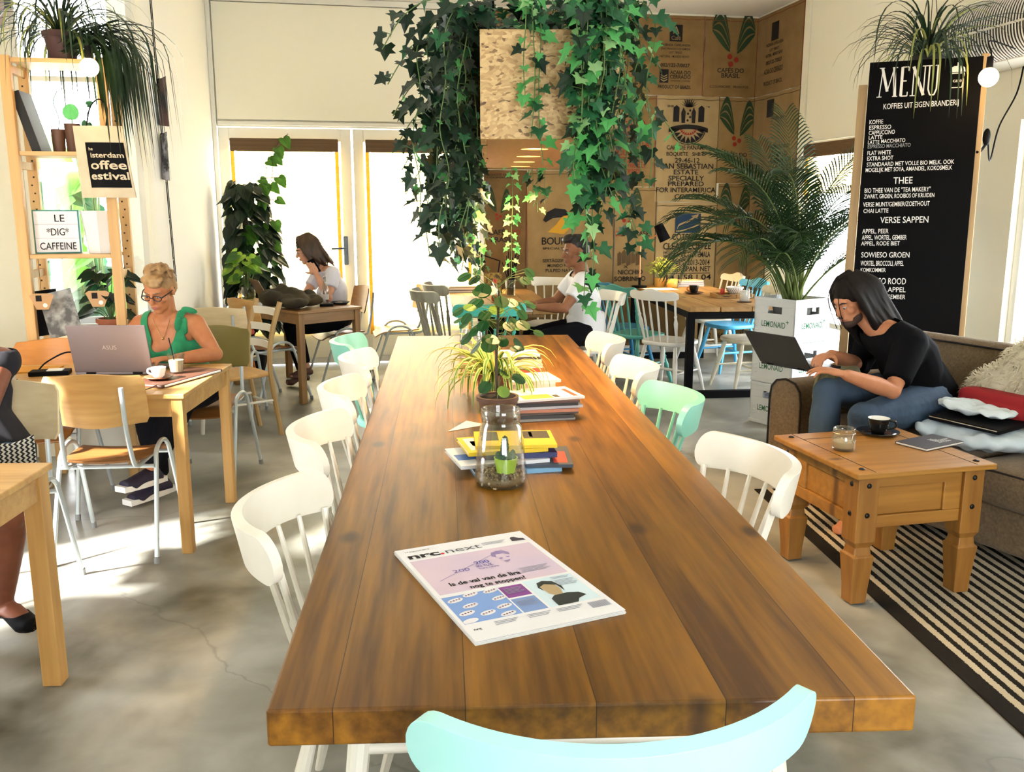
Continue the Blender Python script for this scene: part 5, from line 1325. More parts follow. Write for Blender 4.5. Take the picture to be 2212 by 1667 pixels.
cap(q, xU, zb, .055, hh, [([(.1, 1), (.1, .2), (.3, 0), (.7, 0), (.9, .2), (.9, 1)], .008)], [(.1, 1), (.9, 1)])
q.build('menu_heading', CHALK, t)
q = MB(); c = bp(2072, 170); x, z = c                                  # takeaway cup drawing
stroke(q, [(x - .035, z + .005), (x - .028, z - .075), (x + .028, z - .075), (x + .035, z + .005), (x - .035, z + .005)], .005)
q.add([V((x + a, -0.0012, z + b_)) for a, b_ in ((-.04, .012), (.04, .012), (.036, .035), (.02, .045), (-.02, .045), (-.036, .035))], [tuple(range(6))])
stroke(q, [(x, z + .045), (x, z + .065)], .008); q.text('cafe', frame((x - .022, -0.0012, z - .045), (1, 0, 0), (0, 0, 1)), .030); q.build('cup_drawing', CHALK, t)
# ------------------------------------------------------------------ shelf unit in front of the nook window and what stands on it
SHW = wood('shelf_pine', (0.66, 0.42, 0.17), (0.52, 0.29, 0.10), 'z', 8, 0.5, knots=3.0, dark=(0.16, 0.06, 0.02)); SHX = wood('shelf_board', (0.66, 0.44, 0.20), (0.54, 0.32, 0.12), 'x', 8, 0.5, knots=3.0, dark=(0.2, 0.08, 0.03))
HOLE = mat('peg_hole', (0.05, 0.025, 0.01), 0.9)
SX0, SX1, SY0, SY1 = -1.67, -1.205, 5.32, 5.60
t = thing('shelf_unit', 'open pine shelf unit with peg-hole posts in front of the bright nook window', 'shelf', (0, 0, 0), 0)
for x in (SX0, SX1):
    for y in (SY0, SY1):
        q = MB(); q.box((x, y, 1.16), (0.052, 0.04, 2.32)); po = q.build('post', SHW, t, bevel=0.003)
        if y == SY1:
            q = MB()
            for k in range(44): q.box((x + (0.006 if k % 2 else -0.006), y - 0.0205, 0.35 + 0.044 * k), (0.009, 0.0012, 0.009))
            q.build('hole_pattern', HOLE, po)
    for z in (2.27, 1.78, 1.2, 0.5): MB().bx(x - .014, x + .014, SY0 + .02, SY1 - .02, z - 0.03, z + 0.01).build('rung', SHW, t)
SHZ = [0.42, 0.835, 1.30, 1.84, 2.31]
for z in SHZ: MB().bx(SX0 + 0.028, SX1 - 0.028, SY0 - 0.012, SY1 + 0.012, z - 0.022, z).build('shelf_board', SHX, t, bevel=0.002)
# on top: spider plant trailing to the right, lamp bulb
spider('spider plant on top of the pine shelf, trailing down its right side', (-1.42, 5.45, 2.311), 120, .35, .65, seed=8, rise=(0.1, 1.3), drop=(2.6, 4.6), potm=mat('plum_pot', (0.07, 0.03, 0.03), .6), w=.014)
t = thing('trailing_plant', 'long dark strap leaves hanging down the right post of the pine shelf', 'plant', (-1.27, 5.40, 2.31), 0); r_ = random.Random(3)
for g in range(8):
    mb = MB()
    for k in range(14): strap(mb, (r_.uniform(-.14, .0), r_.uniform(-.09, .03), r_.uniform(0.02, .10)), r_.uniform(-.9, .3), r_.uniform(.5, 1.0), .018, r_.uniform(.2, .9), r_.uniform(4.6, 6.4), n=14)
    mb.build('leaf_tuft', SPID, t)
def bulb_lamp(label, loc, cord, energy=14, r=0.045):
    t = thing('bulb_lamp', label, 'lamp', loc, 0)
    q = MB(); q.ball((0, 0, 0), (r, r, r), 18, 12); q.build('bulb', BULB, t, smooth='all')
    q = MB(); q.cyl((0, 0, r * .9), (0, 0, r + .055), .018, .016); q.build('socket', BLACK, t, smooth=True)
    q = MB(); q.tube(smoothpts([(0, 0, r + .05)] + [V(c) - V(loc) for c in cord], 6), .004, 6); q.build('cord', BLACK, t)
    lamp('bulb_light', 'POINT', (0, 0, 0), energy, (1.0, 0.66, 0.32), 0.05, parent=t)
    return t
BULBL = (-1.20, 5.06, 2.235)
bulb_lamp('bare glowing bulb in front of the spider plant on the pine shelf', BULBL, [(-1.21, 5.18, 2.37), (-1.30, 5.34, 2.34)], 10)
# second shelf from the top
t = tag(MB().box((0, 0, 0.155), (0.045, 0.20, 0.32)).build('black_book', mat('black_cloth', (0.008, 0.008, 0.009), .6), bevel=.003), 'black book leaning on the left post, second shelf from the top', 'book')
t.location = (-1.565, 5.44, 1.842); t.rotation_euler = (0, rad(-15), 0)
POTX = mat('brown_glaze', (0.10, 0.045, 0.025), .5); POTG = mat('grey_glaze', (0.28, 0.28, 0.24), .5)
for x, w_, h_, m, lb, hs in ((-1.475, .05, .12, POTX, 'small dark pot with a thin wire-like sprout on the second shelf', 1), (-1.40, .058, .15, POTX, 'larger brown pot with a round leaf on the second shelf', 2), (-1.325, .045, .13, POTG, 'grey pot with two small cacti on the second shelf', 3)):
    t = thing('small_pot_plant', lb, 'plant', (x, 5.43, 1.841), 0, 'small pots on the second shelf')
    q = MB(); q.lathe([(0, 0), (w_ * .62, 0), (w_ * .72, h_), (w_ * .6, h_), (w_ * .58, h_ - .02), (0, h_ - .02)], 18); q.build('pot', m, t, smooth=True)
    q = MB()
    if hs == 1: q.tube(smoothpts([(0, 0, h_ - .02), (0.01, 0, h_ + .06), (-.01, 0, h_ + .14), (.015, 0, h_ + .2)], 5), .0025, 5)
    elif hs == 2:
        petiole(q, (0, 0, h_ - .02), (.0, 0, h_ + .03), .003); leaf(q, (0, 0, h_ + .02), (0, -.1, 1), (0, -1, .2), .085, DISC)
    else:
        q.ball((-.012, 0, h_ + .012), (.016, .016, .03)); q.ball((.014, .0, h_ + .008), (.014, .014, .024))
        q.tube([(0, 0, h_ - .02), (.01, 0, h_ + .12), (-.012, .0, h_ + .22)], .002, 5); leaf(q, (.01, 0, h_ + .12), (1, -.1, .5), (0, -1, .4), .04, HEART)
    q.build('sprout', IVY_L if hs == 2 else IVY_M, t)
# tote bag hung on the right post
CANV = mat('natural_canvas', (0.66, 0.56, 0.40), .9, col2=(0.58, 0.48, 0.33), noise_amt=.4, noise_scale=9, bump=.3, bump_scale=500)
t = thing('tote_bag', 'canvas tote bag with a black print hung on the right post of the pine shelf', 'bag', (-1.215, 5.245, 1.60), rad(-6)); t.scale = (.84, .84, .84)
rows = []
for k in range(11):
    v = k / 10; r = []
    for i in range(15):
        u = i / 14; r.append(V((-0.155 - .02 * v + (0.33 - 0.03 * v) * u, 0.02 - 0.045 * math.sin(PI * min(1, max(0, (u - .12) / .8))) * (1.1 - v * .6) + .01 * math.sin(u * 9 + v * 3) * (1 - v), -0.0 + 0.44 * v)))
    rows.append(r)
q = MB(); q.shell(rows, .012); q.build('body', CANV, t, smooth=True)
def onbag(u, v, off=.0035):
    i = min(13.999, u * 14); k = min(9.999, v * 10); a, b_ = int(i), int(k); fi, fk = i - a, k - b_
    p = rows[b_][a] * (1 - fi) * (1 - fk) + rows[b_][a + 1] * fi * (1 - fk) + rows[b_ + 1][a] * (1 - fi) * fk + rows[b_ + 1][a + 1] * fi * fk
    return p + V((0, -off, 0))
q = MB(); q.grid([[onbag(.22 + .75 * i / 14, .14 + .63 * k / 10) for i in range(15)] for k in range(11)]); q.build('print_panel', BLACK, t, smooth='all')
q = MB()
def bagtext(txt, u0, u1, v, h):
    tmp = MB(); tmp.text(txt, Matrix.Identity(4), 1.0, bold=.02); xs = [p[0] for p in tmp.v]; w = max(xs)
    q.add([onbag(u0 + (u1 - u0) * p[0] / w, v + p[1] * h, .0055) for p in tmp.v], tmp.f)
bagtext('he', .28, .37, .66, .06); bagtext('isterdam', .30, .93, .56, .10); bagtext('offee', .28, .95, .40, .17); bagtext('estival', .26, .96, .255, .15); q.build('lettering', CANV, t)
q = MB(); q.tube(smoothpts([onbag(.3, 1, 0), (-.05, -.005, .55), (0.0, .012, .60), (0.05, -.005, .55), onbag(.7, 1, 0)], 6), .012, 6, sy=.25); q.build('handle', BLACK, t)
# third shelf: lightbox and white pot
t = thing('lightbox_sign', 'small lightbox sign with movable letters on the third shelf', 'sign', (-1.52, 5.40, 1.301), rad(8))
TEALB = mat('teal_box', (0.05, 0.25, 0.21), .5); MILK = mat('milky_panel', (0.80, 0.80, 0.84), .5)
q = MB(); q.bx(-.115, .115, 0, .055, 0, .235); q.build('case', TEALB, t, bevel=.003)
q = MB(); q.bx(-.108, .108, -.002, 0, .008, .228); q.build('panel', MILK, t)
q = MB()
for z in (.083, .158): q.bx(-.108, .108, -.0042, -.002, z - .002, z + .002)
q.build('rail', mat('clear_rail', (.6, .6, .64), .4), t)
q = MB()
for txt, x0, w_, z in (('LE', -.01, .05, .172), ('*DIG*', -.05, .11, .098), ('CAFFEINE', -.09, .18, .022)): q.text(txt, frame((x0, -.0045, z), (1, 0, 0), (0, 0, 1)), .055, bold=.004, width=w_)
q.build('lettering', INK, t)
t = thing('white_planter', 'white faceted plant pot on the third shelf beside the right post', 'pot', (-1.305, 5.43, 1.301), rad(20))
q = MB(); q.lathe([(0, 0), (.07, 0), (.10, .23), (.092, .23), (.066, .02), (0, .02)], 7); q.build('pot', mat('white_porcelain', (.82, .80, .76), .35), t)
# fourth shelf: paper filters, magazines, crate, leafy pot
PAPER = mat('brown_filter_paper', (0.50, 0.30, 0.15), .9); CARDW = mat('white_sticker', (.8, .78, .72), .7)
for x, z, lb in ((-1.60, 1.05, 'brown paper coffee filter hung left under the third shelf'), (-1.315, 1.06, 'brown paper coffee filter hung right under the third shelf')):
    t = thing('coffee_filter', lb, 'paper filter', (x, 5.30, z), 0, 'paper filters under the third shelf')
    q = MB(); q.prism([(-.03, -.045), (.03, -.045), (.062, .03), (.045, .042), (-.045, .042), (-.062, .03)], 0, .003, frame((0, 0, 0), (1, 0, 0), (0, 0, 1))); q.build('paper', PAPER, t)
    q = MB(); q.prism([(-.03, .0), (.0, .0), (.0, .032), (-.03, .032)], .003, .004, frame((0, 0, 0), (1, 0, 0), (0, 0, 1))); q.build('label', INK, t)
    q = MB(); q.prism([(.015 + .012 * math.cos(a * .6283), -.022 + .012 * math.sin(a * .6283)) for a in range(10)], .003, .004, frame((0, 0, 0), (1, 0, 0), (0, 0, 1))); q.build('sticker', CARDW, t)
    q = MB(); q.tube([(0, .001, .04), (0, .001, 1.278 - z)], .0012, 4); q.build('thread', BLACK, t)
for k, (x, a, m, lb) in enumerate(((-1.61, -8, BLACK, 'black magazine standing at the left of the fourth shelf'), (-1.56, -14, mat('grey_photo_cover', (.10, .10, .10), .5, col2=(.5, .5, .48), noise_amt=.8, noise_scale=14), 'magazine with a black and white photo leaning on the fourth shelf'))):
    t = thing('magazine', lb, 'magazine', (x + .06 * k, 5.36 - .02 * k, .838), 0)
    q = MB(); q.M = Matrix.Rotation(rad(-14), 4, 'X') @ Matrix.Rotation(rad(a), 4, 'Y'); q.bx(-.085, .085, 0, .008, 0.02, .27); q.build('cover', m, t, bevel=.001)
    q = MB(); q.M = Matrix.Rotation(rad(-14), 4, 'X') @ Matrix.Rotation(rad(a), 4, 'Y'); q.bx(-.083, .083, .0085, .013, .02, .268); q.build('pages', CARDW, t)
t = crate('white drink crate on the fourth shelf behind the leafy pot', (-1.44, 5.9, 0.0), 0, 'nook crates'); t['group'] = 'white drink crate in the nook'; t.location = (-1.42, 5.805, .58)
t2 = MB(); t2.box((-1.42, 5.81, .29), (.40, .34, .576)); tag(t2.build('low_plinth', WHITEP, bevel=.005), 'white plinth under the drink crate behind the pine shelf', 'plinth')
t = thing('leafy_pot_plant', 'dark leafy plant in a terracotta pot on the fourth shelf', 'plant', (-1.29, 5.44, .836), 0)
q = MB(); q.lathe([(0, 0), (.055, 0), (.07, .075), (.08, .075), (.08, .10), (.066, .10), (.062, .085), (0, .085)], 22); q.build('pot', TERRA, t, smooth=True)
mb = MB(); r_ = random.Random(9)
for k in range(40):
    a = r_.uniform(0, 6.28); r = r_.uniform(.03, .13); p = V((r * math.cos(a), min(.1, r * math.sin(a)), .12 + r_.uniform(0, .26))); mb.cur = 2; petiole(mb, (0, 0, .08), p, .002, .02); mb.cur = r_.choices((0, 1), (5, 1))[0]
    leaf(mb, p, V((math.cos(a), math.sin(a), -.4)), V((0, -.5, 1)), r_.uniform(.06, .10), HEART, fold=.2)
mb.build('foliage', [IVY_D, IVY_M, STEMM], t)
# leafy garden outside the nook window
GREEN1 = mat('garden_leaf', (0.07, 0.26, 0.03), .4, col2=(0.16, 0.42, 0.05), noise_amt=.5, noise_scale=6, translucent=.5); GREEN2 = mat('deep_garden_leaf', (0.012, 0.07, 0.035), .4, col2=(0.02, 0.12, 0.05), noise_amt=.5, noise_scale=6, translucent=.15)
r_ = random.Random(12)
for j, (x, y, lb) in enumerate(((-1.78, 6.55, 'large-leaved garden plant outside the nook window, left side'), (-1.60, 6.7, 'large-leaved garden plant outside the nook window, in the middle'), (-1.55, 6.38, 'low garden plant close behind the nook window glass'))):
    t = thing('garden_plant', lb, 'plant', (x, y, -.16), 0, 'garden plants outside the nook window')
    mb = MB()
    for k in range(11 if j < 2 else 8):
        a = r_.uniform(0, 6.28); h = r_.uniform(.9, 2.0 if j < 2 else 1.3); p = V((r_.uniform(-.16, .16), r_.uniform(-.12, .15), h + .16)); mb.cur = 2; mb.tube(smoothpts([(0, 0, 0), (p.x * .4, p.y * .4, h * .6), p], 5), .008, 6); mb.cur = r_.choices((0, 1), (3, 2))[0]
        leaf(mb, p, V((math.cos(a), -.3, -r_.uniform(.1, .9))), V((0, -.8, .7)), r_.uniform(.17, .27), HEART, fold=.15, bend=.2)
    mb.build('foliage', [GREEN1, GREEN2, STEMM], t)
    q = MB(); q.cyl((0, 0, 0), (.02, .02, 1.2), .015, .008); q.build('stem', GREEN2, t)
for x0, x1, lb in ((-1.62, -1.48, 'thin stake leaning left behind the shelf in the garden'), (-1.50, -1.62, 'thin stake leaning right behind the shelf in the garden')):
    tag(MB().cyl((x0, 6.3, -.16), (x1, 6.3, 2.0), .006, n=6).build('garden_stake', STEMM, smooth=True), lb, 'stake', 'garden stakes')
# wall speaker top left
t = thing('wall_speaker', 'boxy wall speaker at the top left above the pine shelf', 'speaker', (-1.90, 5.82, 2.55), rad(-20))
q = MB(); q.bx(-.06, .06, -.08, .08, 0, .34); q.build('cabinet', mat('brown_speaker', (.10, .04, .03), .5), t, bevel=.004); q = MB(); q.bx(-.055, .055, -.088, -.081, .005, .335); q.build('grille', mat('blue_grey_cloth', (.12, .14, .18), .9), t)
q = MB(); q.bx(-.02, .02, .08, .19, .12, .2); q.build('bracket', BLACK, t)
# string of lights down the wall edge with pinned flyers
t = thing('string_lights', 'unlit string of small lights hanging down the wall edge left of the climbing plant', 'string lights', (-1.125, 6.42, 0), 0)
P = smoothpts([(0, -.03, 3.44), (.0, -.02, 2.83), (0, .03, 2.2), (.0, .10, 1.6), (0, .17, 1.0)], 10); q = MB(); q.tube(P, .0035, 5); q.tube([p + V((.006, .012, 0)) for p in P], .003, 5); q.build('cable', BLACK, t)
for i in range(2, len(P) - 1, 2):
    q = MB(); p = P[i]; sd = 1 if i % 4 else -1; q.cyl(p, p + V((.008, .028 * sd, .006)), .004, .003, 6); q.build('light', mat('clear_bulb', (.5, .48, .4), .3), t)
PIC = mat('dark_flyer', (.02, .02, .025), .5, col2=(.12, .06, .06), noise_amt=.8, noise_scale=10); PIC2 = mat('photo_flyer', (.05, .05, .06), .5, col2=(.45, .45, .5), noise_amt=.9, noise_scale=22)
for z, y, a, m, lb in ((2.08, 6.50, 30, PIC, 'dark flyer clipped to the upper part of the string of lights'), (1.74, 6.52, 22, PIC2, 'flyer with a pale photo clipped below the dark one')):
    t = thing('flyer', lb, 'flyer', (-1.115, y, z), rad(-90 + a), 'flyers clipped to the string of lights')
    rows = [[V((-.01 + .16 * i / 6, -.02 - .03 * math.sin(PI * i / 6) * (1 - k / 8), .26 * k / 4 + (.03 * i / 6 if k == 4 else -.02 * i / 6))) for i in range(7)] for k in range(5)]
    q = MB(); q.shell(rows, .002); q.build('sheet', m, t, smooth=True); q = MB(); q.bx(.03, .06, -.035, -.012, .255, .285); q.build('clip', BLACK, t)

# ------------------------------------------------------------------ things on the table with the grey laptop
LAPG = mat('grey_aluminium', (0.17, 0.14, 0.145), .45, metal=.3); KEYB = mat('dark_keys', (.02, .02, .02), .6); SCR = mat('screen_glow', (.75, .8, .9), .3, emit=1.2)
def laptop(label, loc, rz, w, d, open_deg, m=LAPG, logo=None, scr=SCR):
    """origin at the hinge; base extends towards +y (the user), the lid leans away"""
    t = thing('laptop', label, 'laptop', loc, rz)
    q = MB(); q.bx(-w / 2, w / 2, 0, d, 0.003, .016); q.build('base', m, t, bevel=.004)
    q = MB(); q.bx(-w / 2 + .02, w / 2 - .02, .03, d * .55, .016, .0175); q.build('keyboard', KEYB, t)
    q = MB(); q.bx(-w * .12, w * .12, d * .62, d * .92, .016, .0168); q.build('touchpad', m, t)
    M_ = Matrix.Translation((0, .002, .014)) @ Matrix.Rotation(rad(open_deg - 90), 4, 'X')
    q = MB(); q.M = M_; q.bx(-w / 2, w / 2, -.006, 0, 0.004, d); ld = q.build('lid', m, t, bevel=.003)
    q = MB(); q.M = M_; q.bx(-w / 2 + .012, w / 2 - .012, .0002, .001, .02, d - .012); q.build('screen', scr, ld)
    q = MB(); q.cyl((-w * .36, .002, .012), (-w * .24, .002, .012), .007); q.cyl((w * .24, .002, .012), (w * .36, .002, .012), .007); q.build('hinge', BLACK, t)
    if logo:
        q = MB(); q.text(logo, M_ @ frame((.001, -.0066, d * .5), (1, 0, 0), (0, 0, 1)), .030, align='CENTER'); q.build('lettering', mat('mirror_logo', (.42, .40, .40), .3, metal=.8), ld)
    return t
laptop('grey laptop with its lid towards the camera on the light pine table', (-1.105, 4.64, .745), rad(-9), .375, .25, 105, logo='ASUS')
CHINA = mat('white_china', (.86, .86, .84), .2); BRLE = mat('brown_leather', (.09, .035, .02), .5); BLKC = mat('black_china', (.008, .008, .008), .15)
def cup(label, loc, rz, r=.034, h=.05, m=CHINA, inner=CHINA, coffee=None, saucer=None, hm=None):
    t = thing('coffee_cup', label, 'cup', loc, rz); z = 0.007 if saucer else 0
    if saucer:
        q = MB(); q.lathe([(0, 0), (r * 1.0, 0), (r * 1.9, .012), (r * 1.95, .015), (r * 1.0, .006), (0, .006)], 28); q.build('saucer', saucer, t, smooth='all')
    q = MB(); q.lathe([(0, z), (r * .55, z), (r * .8, z + h * .25), (r, z + h * .9), (r, z + h)], 28, close=False); q.build('bowl', m, t, smooth='all')
    q = MB(); q.lathe([(r, z + h), (r * .93, z + h), (r * .72, z + h * .3), (0, z + h * .14)], 28, close=False); q.build('inside', inner, t, smooth='all')
    if coffee: q = MB(); q.lathe([(0, z + h * .7), (r * .86, z + h * .7)], 24, close=False); q.build('coffee', coffee, t)
    q = MB(); q.tube(smoothpts([(-r * .95, 0, z + h * .85), (-r * 1.45, 0, z + h * .8), (-r * 1.5, 0, z + h * .45), (-r * .8, 0, z + h * .28)], 6), r * .12, 8); q.build('handle', hm or m, t, smooth=True)
    return t
# leather folder with loop, saucers, glass
t = thing('leather_folder', 'brown leather folder with a cord loop under the coffee cup', 'folder', (-.80, 4.48, .7455), rad(62))
q = MB(); q.bx(-.22, .24, -.10, .10, 0, .016); q.build('cover', BRLE, t, bevel=.006); q = MB(); q.bx(-.20, .22, -.103, -.09, .004, .012); q.build('pages', CARDW, t)
q = MB(); q.tube(smoothpts([(-.20, -.06, .014), (-.28, -.08, .012), (-.33, -.03, .004), (-.34, .0, -.05), (-.33, .03, -.09), (-.32, .0, -.05), (-.29, .04, .008), (-.21, .02, .014)], 6), .003, 6); q.build('cord', BRLE, t)
SAUC = mat('wood_brown_saucer', (.16, .07, .035), .4)
cup('small white espresso cup on the brown leather folder', (-.855, 4.40, .762), rad(-15), saucer=SAUC)
t = thing('drinking_glass', 'ribbed glass with a milky drink behind the white espresso cup', 'glass', (-.80, 4.55, .762), 0)
q = MB(); q.lathe([(0, .001), (.03, .001), (.042, .095), (.039, .095), (.029, .008), (0, .008)], 10, close=False); q.build('tumbler', JARG, t)
q = MB(); q.lathe([(0, .009), (.028, .009), (.035, .065), (0, .065)], 16); q.build('drink', mat('milky_coffee', (.62, .52, .36), .4), t); q = MB(); q.cyl((0, 0, .01), (-.03, .02, .17), .003, n=6); q.build('straw', BLACK, t)
# charger, drive, notebooks
t = thing('power_brick', 'flat black drive with a loose cable left of the grey laptop', 'drive', (-1.42, 4.72, .745), rad(4))
q = MB(); q.bx(-.09, .09, -.045, .045, 0, .022); q.build('case', BLACK, t, bevel=.003); q = MB(); q.bx(-.01, .06, -.03, .03, .022, .026); q.build('label', CARDW, t)
q = MB(); q.tube(smoothpts([(-.06, .05, .02), (-.03, .10, .05), (.06, .12, .09), (.15, .08, .07), (.2, .02, .01)], 6), .004, 6); q.build('cable', BLACK, t)
tag(MB().box((0, 0, .004), (.26, .17, .008)).build('notebook', mat('orange_card', (.55, .26, .04), .7), loc=(-1.55, 4.86, .745)), 'thin orange notebook behind the black drive', 'notebook')
BK = [((-1.66, 4.52, .745), .03, (.17, .26), (.02, .02, .03), 'dark book at the bottom of the pile on the light pine table'), ((-1.67, 4.525, .775), .03, (.18, .25), (.10, .07, .04), 'brown book, second from the bottom of the pile on the light pine table'), ((-1.65, 4.52, .805), .028, (.17, .25), (.03, .03, .03), 'black book near the top of the pile on the light pine table'), ((-1.66, 4.53, .833), .012, (.24, .30), (.62, .46, .16), 'large yellowish book lying on top of the pile on the light pine table')]
def book(label, loc, rz, w, d, h, col, group=None, name='book', tilt=0, pages=True, cov=.003):
    m = col if not isinstance(col, tuple) else mat('cover_%02x%02x%02x' % tuple(int(c * 255) for c in col), col, .45)
    t = thing(name, label, name, loc, rz, group)
    q = MB(); q.bx(-w / 2, w / 2, -d / 2, d / 2, 0, cov); q.bx(-w / 2, w / 2, -d / 2, d / 2, h - cov, h); q.bx(-w / 2, -w / 2 + cov, -d / 2, d / 2, cov, h - cov); q.build('cover', m, t)
    q = MB(); q.bx(-w / 2 + cov, w / 2 - .004, -d / 2 + .004, d / 2 - .004, cov, h - cov); q.build('pages', CARDW, t)
    return t
for loc, h, (w, d), c_, lb in BK: book(lb, loc, rad(rs.uniform(-12, 12)), d, w, h, c_, 'books piled on the light pine table')
t = thing('table_lamp', 'small glowing lamp at the far left edge behind the book pile', 'lamp', (-1.80, 4.80, .745), 0)
q = MB(); q.lathe([(0, 0), (.04, 0), (.04, .01), (.008, .015), (.008, .08), (0, .08)], 16); q.build('base', mat('brass', (.5, .32, .1), .3, metal=.9), t, smooth=True); q = MB(); q.ball((0, 0, .11), .032, 14, 10); q.build('bulb', BULB, t, smooth='all'); lamp('glow', 'POINT', (0, 0, .11), 8, (1, .66, .3), .03, parent=t)
# ------------------------------------------------------------------ people
def skin(name, c, c2): return mat(name, c, .5, col2=c2, noise_amt=.4, noise_scale=18, spec=.35)
def axes(d, n):
    d = V(d).normalized(); s = d.cross(V(n)).normalized(); n = s.cross(d); return d, n, s
def hand(mb, w, d, n, side, curl=.35, s=1.0, spread=.1, curls=None):
    """palm, four fingers and a thumb; d along the hand, n out of the palm, thumb towards +side of d x n"""
    d, n, sd = axes(d, n); sd = sd * side; w = V(w)
    Rm = Matrix((sd, d, n)).transposed()
    mb.ball(w + d * .045 * s, (.040 * s, .052 * s, .0155 * s), 14, 8, Rm); mb.ball(w + d * .06 * s + sd * .006 * s, (.040 * s, .030 * s, .014 * s), 12, 8, Rm)
    mb.tube([w - d * .02 * s, w + d * .03 * s], [.024 * s, .021 * s], 10, sy=.8)
    for i in range(4):
        b = w + d * (.082, .088, .085, .076)[i] * s + sd * (.030, .010, -.010, -.029)[i] * s
        a = (curls[i] if curls else curl) * (.8 + .12 * i); L_ = (.92, 1.05, .98, .78)[i] * s; ang = a * .5; p = [b - d * .02 * s, b]; dd = (d + sd * spread * (1.5 - i) * .5).normalized()
        for sl in (.040, .026, .021): p.append(p[-1] + (dd * math.cos(ang) + n * math.sin(ang)) * sl * L_); ang += a
        mb.tube(p, [.0092 * s, .0092 * s, .0085 * s, .0078 * s, .006 * s], 8); mb.ball(p[-1], .0062 * s, 8, 6)
    b = w + d * .022 * s + sd * .026 * s; p = [b]; td = (d * .62 + sd * .72 + n * .25).normalized()
    for k, sl in enumerate((.036, .030, .022)): p.append(p[-1] + td * sl * s); td = (td + d * .22 + n * .22 * curl * 2).normalized()
    mb.tube(p, [.0125 * s, .0115 * s, .0095 * s, .007 * s], 8); mb.ball(p[-1], .0072 * s, 8, 6)
def headM(c, f, u):
    f = V(f).normalized(); r = f.cross(V(u)).normalized(); u = r.cross(f)
    return Matrix(((r.x, f.x, u.x, c[0]), (r.y, f.y, u.y, c[1]), (r.z, f.z, u.z, c[2]), (0, 0, 0, 1)))
def head(mb, M, s=1.0):
    mb.M = M @ Matrix.Scale(s, 4)
    mb.ball((0, -.012, .032), (.074, .094, .084)); mb.ball((0, .030, -.040), (.056, .060, .074)); mb.ball((0, .066, -.096), (.026, .022, .020)); mb.ball((0, .035, -.075), (.050, .045, .036))
    mb.tube([(0, .084, .016), (0, .098, -.006), (0, .112, -.026)], [.008, .010, .0125], 8); mb.ball((0, .108, -.029), (.015, .012, .010)); 
    mb.tube([(-.046, .068, .026), (-.02, .083, .027), (.02, .083, .027), (.046, .068, .026)], .0105, 8)
    for sx in (-1, 1):
        mb.ball((sx * .040, .058, -.022), (.024, .024, .022)); mb.ball((sx * .074, -.006, -.006), (.010, .020, .031), 10, 8, (0, 0, sx * -.35)); mb.ball((sx * .030, .072, .003), (.015, .014, .011))
    mb.ball((0, .088, -.056), (.023, .012, .0065)); mb.ball((0, .085, -.067), (.020, .012, .0075))
    mb.M = None
def face_parts(t, M, s, lip, brow, iris=(.05, .03, .02), closed=False):
    Ms = M @ Matrix.Scale(s, 4)
    for sx in (-1, 1):
        e = MB(); e.M = Ms; e.ball((sx * .030, .0785, .002), (.0125, .0095, .0065 if closed else .008), 12, 8); e.cur = 1; e.ball((sx * .030, .0845, .0), (.0055, .0045, .0055), 10, 6)
        e.build('eye', [mat('eye_white', (.42, .38, .34), .3), mat('dark_iris', iris, .2)], t, smooth='all')
        b = MB(); b.M = Ms; b.tube([(sx * .014, .0905, .022), (sx * .030, .089, .028), (sx * .048, .075, .024)], [.0035, .0045, .002], 6); b.build('eyebrow', brow, t, smooth='all')
    l = MB(); l.M = Ms; l.ball((0, .0965, -.0575), (.020, .006, .0045), 14, 6); l.ball((0, .0935, -.066), (.0175, .006, .0055), 14, 6); l.build('lips', lip, t, smooth='all')
def ring(c, lat, fwd, a, b, n=18): return [V(c) + lat * (a * math.cos(2 * PI * k / n)) + fwd * (b * math.sin(2 * PI * k / n)) for k in range(n)]
def torso(mb, J, s=1.0, e=0.0, top=1.0, fem=False):
    """lofted trunk through pelvis, chest and neck; e puffs it out for clothing"""
    pe, ch, nk = V(J['pelvis']), V(J['chest']), V(J['neck']); ls = (V(J['shR']) - V(J['shL'])).normalized(); lh = V(J.get('hipR', J['shR'])) - V(J.get('hipL', J['shL'])); lh = lh.normalized()
    P = smoothpts([pe - (ch - pe) * .22, pe, lerp(pe, ch, .5), ch, lerp(ch, nk, .55), nk], 4); m = len(P) - 1; rows = []
    W_ = [.155, .170, .145 if not fem else .132, .168, .150, .062]; D_ = [.10, .118, .102, .118 if not fem else .125, .088, .055]
    for i, p in enumerate(P):
        f = i / m * 5; k = min(4, int(f)); g = f - k; a = (W_[k] * (1 - g) + W_[k + 1] * g) * s + e; b = (D_[k] * (1 - g) + D_[k + 1] * g) * s + e
        l = (lh * (1 - i / m) + ls * (i / m)).normalized(); ax = (P[min(i + 1, m)] - P[max(i - 1, 0)]).normalized(); fw = ax.cross(l).normalized(); l = fw.cross(ax)
        rows.append(ring(p, l, fw, a, b))
    n = len(rows[0]); mb.grid(rows, True); o = len(mb.v); mb.add(rows[0], [tuple(range(n - 1, -1, -1))]); mb.add(rows[-1], [tuple(range(n))])
    # trapezius and shoulder caps
    for k in ('shL', 'shR'):
        mb.tube([lerp(ch, nk, .75), lerp(lerp(ch, nk, .9), V(J[k]), .55), V(J[k])], [.075 * s + e, .066 * s + e, .058 * s + e], 12); mb.ball(J[k], .060 * s + e, 14, 10)
        mb.tube([lerp(ch, nk, .1), lerp(ch, V(J[k]), .9)], [.09 * s + e, .062 * s + e], 12)
    if fem:
        l = ls; ax = (nk - ch).normalized(); fw = ax.cross(l).normalized()
        for sd in (-1, 1): mb.ball(ch + fw * .085 * s + l * sd * .065 * s - ax * .0, (.062 * s + e,) * 3)
    return None
